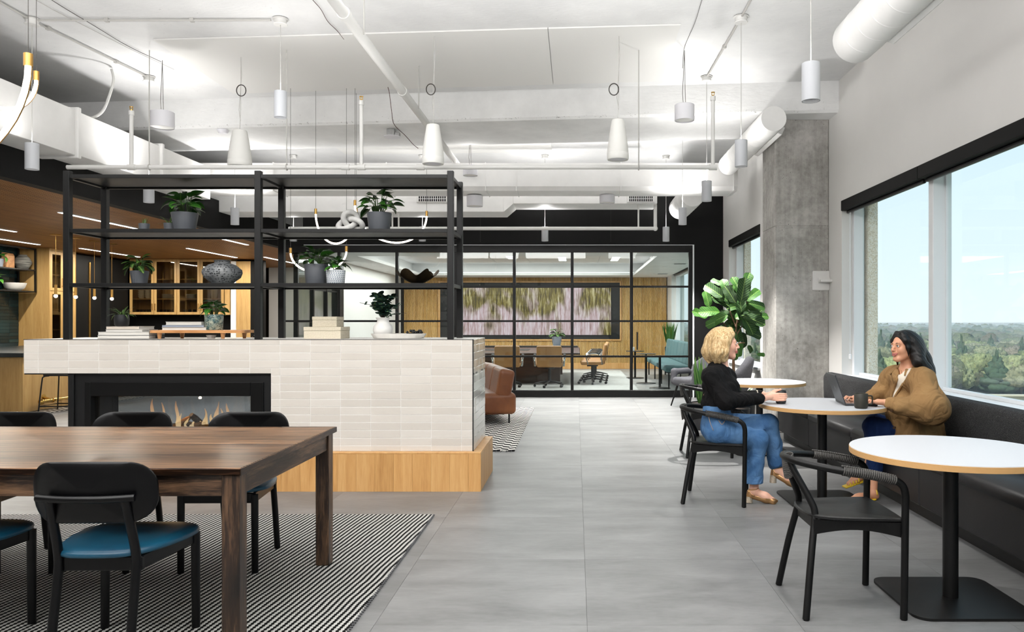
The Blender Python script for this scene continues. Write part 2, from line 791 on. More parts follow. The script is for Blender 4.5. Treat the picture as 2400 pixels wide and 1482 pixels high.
# honeycombing along the lower edge of the pour
edge = k.ramp(z, [(0.0, .2), (.02, .9), (.07, .3), (.36, .15)])
th = k.m('MULTIPLY_ADD', edge, -.16, .74)
hole = k.m('GREATER_THAN', pit, th)
c = k.ramp(big, [(.3, 'd6d6d5'), (.7, 'e9e9e8')])
k.pr(k.mix(k.m('MULTIPLY', hole, .62), c, '77746f'), .75)
k.bump(k.m('MULTIPLY_ADD', hole, -.8, k.noise(k.co('Object', (1, 1, 3)), 9, 6)), .3, .015)
MT['beam'] = k.mt
k = N('grey_board_formed_concrete')
v = k.co()
big = k.noise(v, 1.3, 7, .66, .3)
fine = k.noise(v, 18, 5, .7)
pit = k.noise(v, 44, 2, .5)
hole = k.m('MULTIPLY', k.m('GREATER_THAN', pit, .70), k.m('GREATER_THAN', k.noise(v, 3, 2), .48))
strk = k.noise(k.co('Object', (5, 5, .35)), 3, 5, .7)
f = k.m('ADD', k.m('MULTIPLY', big, .6), k.m('MULTIPLY_ADD', fine, .25, k.m('MULTIPLY', strk, .22)))
c = k.ramp(f, [(.37, '65625d'), (.5, '918e89'), (.64, 'b3b0ab')])
k.pr(k.mix(k.m('MULTIPLY', hole, .75), c, '3a3936'), .68)
k.bump(k.m('MULTIPLY_ADD', hole, -1.0, k.m('MULTIPLY', fine, .5)), .35, .01)
MT['concrete'] = k.mt
k = N('stone_look_floor_tile')
v = k.co('Object')
ov = k.n('ShaderNodeVectorMath', operation='ADD')
cm = k.n('ShaderNodeCombineXYZ')
r = k.rnd()
k.l(k.m('MULTIPLY', r, 53.), cm.inputs[0])
k.l(k.m('MULTIPLY', r, 91.), cm.inputs[1])
k.l(k.co('Object', (.55, 1.5, 1)), ov.inputs[0])
k.l(cm.outputs[0], ov.inputs[1])
b1 = k.noise(ov.outputs[0], 2.2, 6, .62, .4)
b2 = k.noise(ov.outputs[0], 26, 4, .6)
f = k.m('MULTIPLY_ADD', b2, .22, k.m('MULTIPLY', b1, .82))
hs = k.n('ShaderNodeHueSaturation')
k.l(k.ramp(f, [(.34, '606060'), (.52, '727272'), (.68, '808080')]), hs.inputs['Color'])
k.l(k.m('MULTIPLY_ADD', r, .03, .985), hs.inputs['Value'])
k.pr(hs.outputs[0], .40, spec=.42)
MT['floor'] = k.mt
MT['floor2'] = mat('pale_meeting_room_floor', '9b9b9b', .4, col2='adadad', ns=3)
MT['seam'] = mat('floor_joint', '6e6e6e', .8)
MT['black'] = mat('black_wall_paint', '090909', .65, spec=.2, col2='0c0c0c', ns=2, bump=.02, bs=60)
MT['blackmetal'] = mat('black_powder_coated_steel', '0c0c0c', .42, 0., .35, col2='101010', ns=30, bump=.03, bs=300)
MT['blackgloss'] = mat('black_frame_paint', '080808', .35, spec=.3)
MT['firebox'] = mat('blackened_fireplace_steel', '121213', .45, .2, col2='0c0c0d', ns=12)
MT['trimwhite'] = mat('white_window_frame_paint', 'e2e4e6', .35)
MT['sill'] = mat('white_solid_sill', 'eef0f2', .22)
k = N('pebble_faced_exterior_panel')
vo = k.n('ShaderNodeTexVoronoi')
vo.inputs['Scale'].default_value = 95
k.l(k.co(), vo.inputs['Vector'])
k.pr(k.ramp(k.xyz(vo.outputs['Color'])[0], [(0, 'd8c4a8'), (.5, 'fbead6'), (1, 'fff4ea')]), .8)
k.bump(vo.outputs['Distance'], .6, .01)
MT['pebble'] = k.mt
MT['acoustic'] = mat('white_acoustic_board', 'e2e1de', .85, bump=.05, bs=200)
MT['duct'] = mat('white_painted_sheet_metal', 'dedddb', .5, col2='e6e5e3', ns=3, bump=.04, bs=6)
MT['pipe'] = mat('white_painted_pipe', 'd6d5d2', .5, bump=.03, bs=50)
MT['pendant'] = mat('light_grey_pendant_enamel', 'b4b6ba', .5, bump=.02, bs=200)
MT['pendwhite'] = mat('white_enamel', 'dcdbe0', .5)
MT['speaker'] = mat('white_speaker_shell', 'dddcd8', .55, bump=.02, bs=300)
MT['lens'] = mat('dark_lamp_baffle', '4a505a', .4)
MT['cable'] = mat('white_cable', 'b4b2ae', .6)
MT['darkcable'] = mat('dark_cable', '3b3734', .6)
MT['redcable'] = mat('dark_red_wire', '4a2622', .6)
MT['steelbox'] = mat('galvanised_box', '8d8d8c', .4, .6, col2='a0a09e', ns=20)
MT['grillehole'] = mat('grille_shadow_black', '101010', .8)
MT['brass'] = mat('brushed_brass', 'b78d4c', .32, .95, col2='c79c58', ns=40, st=(1, 1, .1))
MT['brasspol'] = mat('polished_brass', 'cfa95e', .2, 1.0)
MT['led'] = emat('led_tube_glow', 'fff0dc', 9)
MT['strip'] = emat('led_strip_glow', 'fff6ea', 7)
MT['bulb'] = emat('bulb_glow', 'fff2dc', 12)
MT['lampglow'] = emat('uplight_lens', 'fffaf0', 14)
MT['downglow'] = emat('downlight_lens', 'fffaf2', 6)
MT['cove'] = emat('cove_light', 'ffffff', 2.2)
MT['panelglow'] = emat('ceiling_panel_light', 'ffffff', 3.2)
# --- woods
MT['oak'] = wood('light_oak_veneer', 'ad7c45', 'c4945a', 'd2a66d', 'z', 11, .42, .05)
MT['oakcab'] = wood('pale_oak_cabinet', 'a07c44', 'b6925a', 'c4a268', 'z', 10, .45, .03)
MT['oakslat'] = wood('oak_slat', 'b98a48', 'd4a762', 'e4bd7e', 'z', 12, .5, .1)
MT['woodceil'] = wood('walnut_ceiling_slat', '70461f', '8c5c2c', 'a06e38', 'y', 12, .5, .08, stretch=20)
MT['woodback'] = mat('dark_gap_behind_slats', '2a1c0e', .8)
MT['board'] = wood('honey_acacia_board', '8a5a33', 'b5804f', 'cf9c68', 'x', 14, .4, .05)
k = N('dark_stained_pine_table')
v = k.co('Object', (.10, 1, 1))
f1 = k.noise(v, 7, 6, .65, .9)
wv = k.n('ShaderNodeTexWave', wave_type='BANDS', bands_direction='Y')
k.l(v, wv.inputs[0])
wv.inputs['Scale'].default_value = 14
wv.inputs['Distortion'].default_value = 9
wv.inputs['Detail'].default_value = 4
wv.inputs['Detail Scale'].default_value = 1.2
f = k.m('MULTIPLY_ADD', wv.outputs[1], .35, k.m('MULTIPLY', f1, .7))
y = k.xyz(k.co())[1]
pl = k.m('FLOOR', k.m('DIVIDE', y, .145))
wn = k.n('ShaderNodeTexWhiteNoise', noise_dimensions='1D')
k.l(pl, wn.inputs[1])
hs = k.n('ShaderNodeHueSaturation')
k.l(k.ramp(f, [(.36, '190f09'), (.5, '493122'), (.66, '8a684b')]), hs.inputs['Color'])
k.l(k.m('MULTIPLY_ADD', wn.outputs[0], .75, .55), hs.inputs['Value'])
k.pr(hs.outputs[0], .30, spec=.10)
k.bump(f1, .05, .004)
MT['tabletop'] = k.mt
MT['tablelegx'] = wood('dark_stained_pine_rail', '0b0705', '2c1e15', '755840', 'x', 16, .38, .05, .2, 10)
MT['tablelegy'] = wood('dark_stained_pine_side_rail', '0b0705', '2c1e15', '755840', 'y', 16, .38, .05, .2, 10)
MT['tablelegz'] = wood('dark_stained_pine_leg', '0b0705', '2c1e15', '755840', 'z', 22, .38, .05, .2, 14)
k = N('birch_ply_edge')
z = k.xyz(k.co())[2]
b = k.m('FRACT', k.m('MULTIPLY', z, 190.))
k.pr(k.ramp(b, [(0, 'c79a62'), (.45, 'd9b37c'), (.55, '8c6238'), (.7, 'b98a54')]), .5)
MT['ply'] = k.mt
MT['laminate'] = mat('white_laminate', 'b3b5b9', .45)
MT['conftable'] = wood('dark_walnut_veneer', '2b1c14', '3d2a20', '54392b', 'x', 6, .25, .02)
# --- upholstery
MT['blackwood'] = mat('black_stained_ash', '050505', .45, spec=.28, col2='090909', ns=14, st=(1, 1, .12), bump=.1, bs=90, bst=(1, 1, .08))
MT['blackseat'] = mat('black_stained_ash_seat', '0e0e0e', .42, spec=.4, col2='161616', ns=20, st=(.08, 1, 1), bump=.12, bs=110, bst=(.07, 1, 1))
MT['blackpaint'] = mat('satin_black_lacquer', '030304', .32, spec=.28)
MT['cord'] = mat('dark_paper_cord', '3a3836', .75, col2='4a4845', ns=200)
MT['tealseat'] = mat('deep_teal_leather', '0e3a52', .34, col2='124a62', ns=5, bump=.06, bs=260, spec=.5)
MT['vinyl'] = mat('charcoal_vinyl', '171618', .45, spec=.4, col2='1c1b1c', ns=4, bump=.08, bs=300)
k = N('black_tweed')
v = k.co()
q = k.xyz(k.co())
wx = k.m('SINE', k.m('MULTIPLY', q[1], 420.))
wy = k.m('SINE', k.m('MULTIPLY', q[2], 420.))
wf = k.m('MULTIPLY', wx, wy)
nn = k.noise(v, 120, 3, .7)
f = k.m('MULTIPLY_ADD', wf, .22, nn)
k.pr(k.ramp(f, [(.36, '08080a'), (.55, '18181a'), (.74, '4a4a4a')]), .9)
k.bump(f, .6, .004)
MT['tweed'] = k.mt
MT['kick'] = mat('black_toe_kick', '0f0f0f', .5)
MT['cognac'] = mat('cognac_leather', '6a391b', .36, col2='84502c', ns=3, det=5, bump=.08, bs=180)
MT['tan'] = mat('tan_leather', 'a3733f', .45, col2='b2824c', ns=4, bump=.05, bs=200)
MT['sofateal'] = mat('dusty_teal_wool', '4c6a6d', .85, col2='58777a', ns=60, bump=.15, bs=400)
MT['greywool'] = mat('charcoal_boucle', '38383c', .95, col2='56565b', ns=160, det=5, bump=.6, bs=200)
MT['chrome'] = mat('polished_chrome', 'd5d7d8', .12, 1.0)
MT['plastic'] = mat('black_plastic', '101011', .45)
# --- rugs
k = N('black_and_white_twill_rug')
q = k.xyz(k.co())
u = k.m('MULTIPLY_ADD', q[1], -.10, q[0])
zig = k.m('MULTIPLY', k.m('SINE', k.m('MULTIPLY', q[1], 2 * PI / .021)), .0022)
wob = k.m('MULTIPLY', k.m('SUBTRACT', k.noise(k.co(), 3.2, 2), .5), .022)
ph = k.m('MULTIPLY', k.m('ADD', k.m('ADD', u, zig), wob), 2 * PI / .0295)
sn = k.m('SINE', ph)
yarn = k.m('SINE', k.m('MULTIPLY_ADD', q[1], 2 * PI / .0105, k.m('MULTIPLY', ph, .5)))
c = k.ramp(k.m('MULTIPLY_ADD', sn, .5, .5), [(.44, '0b0b0b'), (.54, 'e8e6e1')])
dk = k.m('MULTIPLY_ADD', yarn, .10, .90)
cc = k.mix(1.0, c, (1, 1, 1, 1), 'MULTIPLY')
hs = k.n('ShaderNodeHueSaturation')
k.l(c, hs.inputs['Color'])
k.l(dk, hs.inputs['Value'])
k.pr(hs.outputs[0], .95, spec=.15)
k.bump(k.m('ADD', yarn, k.m('MULTIPLY', k.m('ABSOLUTE', sn), .8)), .8, .006)
MT['rug'] = k.mt
k = N('checked_chevron_rug')
q = k.xyz(k.co())
cw, chh = .082, .152
u = k.m('DIVIDE', q[0], cw)
colm = k.m('FLOOR', u)
fu = k.m('FRACT', u)
odd = k.m('MODULO', k.m('ABSOLUTE', colm), 2.)
tri = k.m('MULTIPLY', k.m('SUBTRACT', fu, .5), k.m('MULTIPLY_ADD', odd, -2., 1.))
vv = k.m('ADD', k.m('DIVIDE', q[1], chh), k.m('ADD', k.m('MULTIPLY', tri, .35), k.m('MULTIPLY', odd, .5)))
fv = k.m('FRACT', vv)
hat = k.m('SINE', k.m('MULTIPLY', q[0], 2 * PI / .012))
blk = k.m('LESS_THAN', k.m('MULTIPLY_ADD', hat, .03, fv), .5)
k.pr(k.mix(blk, 'd6d4cf', '222224'), .95, spec=.15)
k.bump(k.noise(k.co(), 180, 2), .5, .004)
MT['rug2'] = k.mt
MT['carpet'] = mat('pale_grey_carpet', 'b9b8b5', .95, col2='cfcecb', ns=30, st=(.3, 1, 1), bump=.3, bs=120)
# --- tiles
k = N('cream_glazed_tile')
r = k.rnd()
c = k.ramp(r, [(0, 'cfc8bf'), (.5, 'd6cfc6'), (1, 'dad4cc')])
k.pr(k.mix(k.m('MULTIPLY', k.noise(k.co('Object', (1, 1, 6)), 14, 4), .25), c, 'c2bab0'), .13, spec=.5)
k.bump(k.noise(k.co(), 9, 2), .10, .01)
MT['tile'] = k.mt
MT['grout'] = mat('white_grout', 'f3f1ee', .85)
k = N('teal_glazed_tile')
r = k.rnd()
c = k.ramp(r, [(0, '10252a'), (.4, '163035'), (.75, '1b393e'), (1, '234549')])
k.pr(k.mix(k.m('MULTIPLY', k.noise(k.co(), 12, 4), .5), c, '0d1e22'), .12)
k.bump(k.noise(k.co(), 14, 2), .12, .01)
MT['tealtile'] = k.mt
MT['tealgrout'] = mat('dark_teal_grout', '1d3034', .8)
MT['darkstone'] = mat('dark_honed_stone', '1b2022', .3, col2='2a3032', ns=5)
MT['counter'] = mat('speckled_white_ledge', 'd9d7d3', .4, col2='5e5c5a', ns=90, cr=(.58, .66))
k = N('patterned_cement_tile')
q = k.xyz(k.co())
fx = k.m('SUBTRACT', k.m('FRACT', k.m('DIVIDE', q[0], .2)), .5)
fy = k.m('SUBTRACT', k.m('FRACT', k.m('DIVIDE', q[1], .2)), .5)
rr = k.m('SQRT', k.m('ADD', k.m('MULTIPLY', fx, fx), k.m('MULTIPLY', fy, fy)))
an = k.m('ARCTAN2', fy, fx)
pet = k.m('MULTIPLY_ADD', k.m('COSINE', k.m('MULTIPLY', an, 4.)), .13, .26)
k.pr(k.mix(k.m('LESS_THAN', rr, pet), '17181a', 'c9c8c4'), .45)
MT['cement'] = k.mt
k = N('small_mosaic_check')
ck = k.n('ShaderNodeTexChecker')
ck.inputs['Scale'].default_value = 18
k.l(k.co(), ck.inputs[0])
ck.inputs[1].default_value = lin('d2d1cd')
ck.inputs[2].default_value = lin('1a1b1d')
k.pr(ck.outputs[0], .45)
MT['mosaic'] = k.mt
# --- glass
MT['win'] = glass('window_glass', 'f8fcfc', .02, .07)
MT['pane'] = glass('partition_glass', 'eef3f2', .03, .5)
MT['cabglass'] = glass('cabinet_glass', 'cfcabf', .05, .6, .03)
MT['fireglass'] = glass('fireplace_glass', 'd8dcdf', .05, .7)
# --- pots, plants
MT['potgrey'] = mat('slate_grey_pot', '4a4d52', .5, col2='5c5f64', ns=3, st=(1, 1, .2))
MT['potblack'] = mat('matte_black_pot', '191a1d', .5)
MT['soil'] = mat('dark_soil', '2c2018', .95, bump=.5, bs=90)


def leafmat(name, c1, c2, c3, rough=.38, vein=0.0, pitch=.03):
    k = N(name)
    q = k.xyz(k.co())
    ay = k.m('ABSOLUTE', q[1])
    mid = k.ramp(ay, [(0.0, 1.0), (.006 if vein else .004, 0.0)])
    c = k.ramp(k.rnd(), [(0, c1), (.6, c2), (1, c3)])
    c = k.mix(k.m('MULTIPLY', mid, .45), c, '8fae5a')
    if vein:
        fr = k.m('ABSOLUTE', k.m('SUBTRACT', k.m('FRACT', k.m('DIVIDE', k.m('MULTIPLY_ADD', ay, -.9, q[0]), pitch)), .5))
        c = k.mix(k.m('MULTIPLY', k.ramp(fr, [(.0, 1.0), (.09, 0.0)]), vein), c, '7fa24c')
        k.bump(fr, .35, .004)
    else:
        k.bump(k.noise(k.co('Object', (1, 5, 1)), 30, 2), .2, .004)
    k.pr(c, rough, spec=.3)
    return k.mt


MT['pothos'] = leafmat('pothos_leaf', '15380e', '245118', '387224')
MT['ficus'] = leafmat('fiddle_leaf', '0f290a', '1b3e0f', '2f5c18', .55, .4, .032)
MT['spider'] = leafmat('pale_edged_leaf', '35532a', '557544', '84a066')
MT['yucca'] = leafmat('snake_plant_leaf', '24451f', '3f672b', '74933a')
MT['euc'] = leafmat('eucalyptus_leaf', '1d3530', '2c4b43', '41635a', .6)
MT['stem'] = mat('green_stem', '3c5a26', .6)
MT['bark'] = mat('brown_bark', '4b3625', .85, col2='6b5038', ns=30, st=(1, 1, .2), bump=.5, bs=60)
MT['twig'] = mat('dark_twig', '33261c', .7)
# --- small goods
MT['paper'] = mat('page_edges', 'dddad3', .8, col2='c4c0b8', ns=200, st=(.02, .02, 1))
for nm, c in (('bookgrey', '9c9a97'), ('bookwhite', 'd8d6d2'), ('bookcream', 'c9beb0'), ('bookdark', '3a3a3c'), ('bookblue', '8f98a6')):
    MT[nm] = mat(nm + '_cover', c, .55)
MT['linen'] = mat('cream_linen', 'cfc6b2', .85, col2='c2b8a2', ns=120, st=(1, .2, 1), bump=.2, bs=300)
MT['plaster'] = mat('white_matte_ceramic', 'dcdad6', .55, col2='e6e4e0', ns=8)
MT['knot'] = mat('chalky_white_clay', 'c9c8c5', .8, col2='b5b4b1', ns=14, bump=.15, bs=60)
MT['bronze'] = mat('aged_bronze', '5a4a34', .42, .7, col2='3f3325', ns=9)
MT['bead'] = mat('black_wooden_bead', '121110', .4)
MT['tray'] = mat('pale_stone_tray', 'd4d1cb', .6, col2='c6c2bb', ns=9)
k = N('dimpled_grey_stoneware')
vo = k.n('ShaderNodeTexVoronoi')
vo.inputs['Scale'].default_value = 52
vo.inputs['Randomness'].default_value = .45
k.l(k.co(), vo.inputs['Vector'])
d = k.ramp(vo.outputs['Distance'], [(.12, 0.0), (.42, 1.0)])
k.pr(k.mix(k.m('MULTIPLY', d, .8), '2e3236', k.ramp(k.noise(k.co(), 9, 5), [(.35, '55595d'), (.65, '9a9c9c')])), .7)
k.bump(d, .9, .012)
MT['dimple'] = k.mt
k = N('blue_dashed_white_pot')
g = k.xyz(k.co())
an = k.m('ARCTAN2', g[1], g[0])
row = k.m('FLOOR', k.m('MULTIPLY', g[2], 62.))
dash = k.m('SINE', k.m('MULTIPLY_ADD', an, 26., k.m('MULTIPLY', row, 1.6)))
band = k.m('SUBTRACT', k.m('FRACT', k.m('MULTIPLY', g[2], 62.)), .5)
on = k.m('MULTIPLY', k.m('GREATER_THAN', dash, -.1), k.m('LESS_THAN', k.m('ABSOLUTE', band), .2))
k.pr(k.mix(on, 'd3d6d8', '4d6479'), .5)
MT['dashpot'] = k.mt
k = N('teal_reactive_glaze')
wv = k.n('ShaderNodeTexVoronoi')
wv.inputs['Scale'].default_value = 60
k.l(k.co('Object', (1, 1, 1.6)), wv.inputs['Vector'])
d = k.ramp(wv.outputs['Distance'], [(.1, 0.0), (.5, 1.0)])
k.pr(k.mix(d, '16323a', k.ramp(k.noise(k.co(), 25, 4), [(.35, '3c6163'), (.65, 'a7ab98')])), .25)
k.bump(d, .6, .006)
MT['tealpot'] = k.mt
MT['mug'] = mat('dark_olive_stoneware', '232119', .55, col2='2c2a21', ns=30)
MT['mugblack'] = mat('black_stoneware', '17181a', .45)
MT['laptop'] = mat('space_grey_aluminium', '4a4b4e', .4, .7)
MT['logo'] = mat('pale_polished_emblem', '84858a', .3, .7)
MT['screen'] = mat('dark_laptop_screen', '15171b', .15)
k = N('television_picture')
q = k.xyz(k.co())
base = k.noise(k.co('Object', (.85, 1, .50), (0, .30, 0)), 1.5, 3, .5, .8)
strk = k.noise(k.co('Object', (9, 1, .9), (0, .38, 0)), 2.0, 5, .65, .6)
fine = k.noise(k.co('Object', (26, 1, 1.6), (0, -.5, 0)), 2.0, 3, .6, .3)
a = k.ramp(k.m('MULTIPLY_ADD', fine, .35, k.m('MULTIPLY', strk, .65)), [(.36, '1d1503'), (.45, '54450f'), (.53, '8d7a2c'), (.62, 'e0d2a0')])
b = k.ramp(k.m('MULTIPLY_ADD', fine, .4, k.m('MULTIPLY', strk, .6)), [(.34, '8d6a5e'), (.46, 'cba9ac'), (.6, 'f3e2ea')])
hz_ = k.m('MULTIPLY_ADD', q[2], -.16, 1.06)
f = k.ramp(k.m('MULTIPLY_ADD', strk, .20, k.m('MULTIPLY', base, hz_)), [(.555, 0.0), (.70, 1.0)])
cc = k.mix(f, a, b)
k.pr('000000', .35)
k.l(cc, k.b.inputs['Emission Color'])
k.b.inputs['Emission Strength'].default_value = 1.0
MT['tv'] = k.mt
k = N('gas_flame')
q = k.xyz(k.co())
em = k.n('ShaderNodeEmission')
hq = k.m('MULTIPLY', k.m('SUBTRACT', q[2], .44), 4.0)
k.l(k.ramp(hq, [(0.0, 'fff2cc'), (.35, 'ffd394'), (1.0, 'f0a468')]), em.inputs[0])
em.inputs[1].default_value = 1.6
tr = k.n('ShaderNodeBsdfTransparent')
mx = k.n('ShaderNodeMixShader')
k.l(k.ramp(hq, [(0, .75), (.3, .62), (1.0, .22)]), mx.inputs[0])
k.l(tr.outputs[0], mx.inputs[1])
k.l(em.outputs[0], mx.inputs[2])
k.l(mx.outputs[0], k.out.inputs[0])
MT['flame'] = k.mt
MT['log'] = mat('charred_log', '2b2522', .8, col2='5a4636', ns=14, bump=.5, bs=40)
MT['ember'] = mat('amber_log', 'a5702c', .7, col2='6b4a22', ns=12)
# --- people
MT['skin1'] = mat('fair_skin', 'd9a48c', .5, col2='e0af98', ns=9, **{'Subsurface Weight': .12, 'Subsurface Radius': (.02, .008, .004), 'Subsurface Scale': .6})
MT['skin2'] = mat('warm_skin', 'c99070', .48, col2='d39b7c', ns=9, **{'Subsurface Weight': .12, 'Subsurface Radius': (.02, .008, .004), 'Subsurface Scale': .6})


def hairmat(name, c1, c2, c3, rough):
    k = N(name)
    v = k.co('Object', (1, 1, .07))
    f1 = k.noise(v, 130, 4, .6, .15)
    f2 = k.noise(v, 420, 2, .5)
    f = k.m('MULTIPLY_ADD', f2, .35, k.m('MULTIPLY', f1, .7))
    k.pr(k.ramp(f, [(.36, c1), (.52, c2), (.68, c3)]), rough, spec=.35)
    k.bump(f, .55, .006)
    return k.mt


MT['blonde'] = hairmat('blonde_hair', '7d6036', 'b8986a', 'e0cba2', .5)
MT['blackhair'] = hairmat('black_hair', '070605', '0e0b0a', '1c1715', .42)
MT['knit'] = None
MT['denim'] = None
MT['denimdark'] = None
MT['stitch'] = mat('tan_stitching', 'b08a55', .8)


def cloth(name, c1, c2, fs, strength, rough=.85, spec=.2, weave=300, dist=.02):
    k = N(name)
    f = k.noise(k.co('Object', (1, 1.6, .8)), fs, 3, .5, 1.1)
    rd = k.m('ABSOLUTE', k.m('SUBTRACT', f, .5))
    c = k.ramp(k.noise(k.co(), 5, 5), [(.35, c1), (.7, c2)])
    k.pr(c, rough, spec=spec)
    k.bump(k.m('MULTIPLY_ADD', k.noise(k.co(), weave, 2), .04, k.m('MULTIPLY', rd, 1.6)), strength, dist)
    return k.mt


MT['jacket'] = cloth('tan_cotton_twill', '836440', '94744c', 6, .8, dist=.035)
MT['denim'] = cloth('mid_blue_denim', '355a84', '6085ad', 9, .6)
MT['denimdark'] = cloth('dark_indigo_denim', '14244a', '1d3462', 9, .7)
MT['knit'] = cloth('black_sheer_knit', '050506', '100e0f', 16, .35)
MT['cream'] = mat('cream_knit', 'd8cfc0', .8)
MT['button'] = mat('dark_horn_button', '3a2717', .3)
MT['gold'] = mat('metallic_gold_leather', 'b98f62', .28, .85)
MT['glitter'] = mat('glitter_heel', 'a9977f', .4, .6, col2='e0d3c0', ns=260, bump=.5, bs=300)
MT['yellow'] = mat('yellow_strappy_leather', 'd6b52c', .45)
MT['lips'] = mat('rose_lips', 'b0615a', .45)
MT['eyewhite'] = mat('eye_white', 'e8e4de', .25)
MT['iris'] = mat('dark_iris', '241a14', .15)
MT['brow'] = mat('brow_hair', '4a3524', .8)
MT['browdark'] = mat('dark_brow_hair', '1a1411', .8)
MT['teeth'] = mat('teeth_white', 'efece4', .3)
# --- outside
MT['ground'] = mat('spring_grass_ground', '6b6e55', .95, col2='8c8a72', ns=.02, det=6)


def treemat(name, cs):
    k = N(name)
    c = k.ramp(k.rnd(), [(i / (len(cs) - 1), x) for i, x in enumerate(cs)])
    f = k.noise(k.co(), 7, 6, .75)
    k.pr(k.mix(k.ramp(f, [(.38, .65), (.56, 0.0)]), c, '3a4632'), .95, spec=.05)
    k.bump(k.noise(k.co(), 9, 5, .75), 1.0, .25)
    return k.mt


MT['crown'] = treemat('spring_foliage', ['858c62', '9da372', '98937c', 'aab07c', '8b946e', '9c8f7f', '7f8d66'])
MT['pine'] = treemat('dark_conifer_foliage', ['485b47', '54664f', '425445'])
MT['farforest'] = treemat('distant_foliage', ['79876a', '8b9470', '7f8a78'])
MT['buff'] = mat('buff_building_wall', 'b9ad98', .9)
MT['roofgrey'] = mat('flat_grey_roof', 'cfcac0', .9)
MT['road'] = mat('pale_concrete_barrier', 'cfc6b2', .9)

# ================================================================== the setting
# ---- floor: stone-look tiles on a joint-coloured bed
m = MB()
m.box(-12, 3.1, -4, 14.0, -.12, -.004)
floor = struct(m.build('floor', MT['seam']))
ORG[floor.name] = floor.location.copy()
ts = .955
tile_me = MB().box(-ts / 2 + .0006, ts / 2 - .0006, -ts / 2 + .0006, ts / 2 - .0006, -.0038, 0.0, .0003).mesh('floor_tile', MT['floor'])
for i in range(-8, 4):
    for j in range(0, 12):
        x, y = .05 + (i + .5) * ts, 2.488 + (j + .5) * ts
        if x > 2.9 or y > 14:
            continue
        inst('tile', tile_me, floor, Matrix.Translation(Vector((x, y, 0)) - floor.location))
m = MB()
m.box(-12.2, 2.65, 14.0, 22.6, -.12, -.002)
struct(m.build('floor', MT['floor2']))
m = MB()
m.box(-11.2, -8.1, 7, 21.5, -.004, .003)
struct(tag(m.build('floor', MT['cement']), 'patterned black and white cement tile floor around the bar'))
m = MB()
m.box(-8.1, -7.88, 7, 21.5, -.004, .0035)
struct(tag(m.build('trim_1', MT['mosaic']), 'small checked mosaic border of the bar floor'))

# ---- structural ceiling and its beam
m = MB()
m.box(-12.2, 3.5, -4, 22.6, 4.21, 4.6)
struct(m.build('ceiling', MT['ceil']))


def beam(name, xa, ya, xb, yb, dep, z0, z1, mt):
    m = MB()
    d = Vector((xb - xa, yb - ya)).normalized()
    nrm = Vector((-d.y, d.x))
    if nrm.y < 0:
        nrm = -nrm
    A, B = Vector((xa, ya)), Vector((xb, yb))
    poly = [A, B, B + nrm * dep, A + nrm * dep]
    c = .03
    m.prism([(p.x, p.y) for p in poly], z0 + c, z1)
    q = [A + nrm * c, B + nrm * c, B + nrm * (dep - c), A + nrm * (dep - c)]
    n = len(m.v)
    m.add([(p.x, p.y, z0 + c) for p in poly] + [(p.x, p.y, z0) for p in q],
          [(4, 5, 6, 7), (0, 1, 5, 4), (1, 2, 6, 5), (2, 3, 7, 6), (3, 0, 4, 7)])
    return struct(m.build(name, mt))


tag(beam('ceiling_beam', -8.2, 10.13, 3.1, 9.06, 1.28, 3.84, 4.22, MT['beam']), 'wide white painted concrete beam across the ceiling')

# ---- window wall on the right
m = MB()
m.box(3.1, 3.45, -4, 9.42, 0, .70)
m.box(3.1, 3.45, -4, 9.42, 2.772, 4.22)
m.box(3.1, 3.45, 8.96, 10.06, .70, 2.772)
m.box(3.1, 3.45, 9.42, 10.06, 0, .70)
m.box(3.1, 3.45, 9.42, 10.06, 2.772, 4.22)
m.box(3.1, 3.45, -4, 1.0, .70, 2.772)
struct(m.build('wall_right', MT['wallwhite']))
m = MB()
for (y0, y1, z0, z1) in ((10.05, 13.84, 0, .66), (10.05, 13.84, 2.772, 4.22), (10.05, 11.05, .66, 2.772), (13.3, 14.8, .66, 2.772), (13.84, 22.6, 0, .66),
                         (13.84, 22.6, 2.66, 4.22), (21.3, 22.6, .66, 2.66)):
    m.box(2.65, 3.0, y0, y1, z0, z1)
m.box(3.0, 3.45, 10.05, 10.4, 0, 4.22)
struct(m.build('wall_right', MT['wallwhite']))

# exposed column
m = MB()
m.box(2.44, 3.1, 9.41, 10.05, 0, 2.52, .012)
m.box(2.446, 3.1, 9.416, 10.05, 2.515, 2.535)
m.box(2.44, 3.1, 9.41, 10.05, 2.53, 3.85, .012)
struct(tag(m.build('column', MT['concrete']), 'raw grey concrete column between the two windows'))
m = MB()
m.box(2.895, 3.105, 9.385, 9.42, 1.745, 1.985, .01)
m.box(2.96, 3.16, 9.28, 9.39, 1.845, 1.875, .006)
m.box(2.96, 3.16, 9.375, 9.392, 1.835, 1.90)
tag(m.build('wall_bracket', MT['wallwhite']), 'white patched plate with a thin bracket on the grey column', 'bracket')


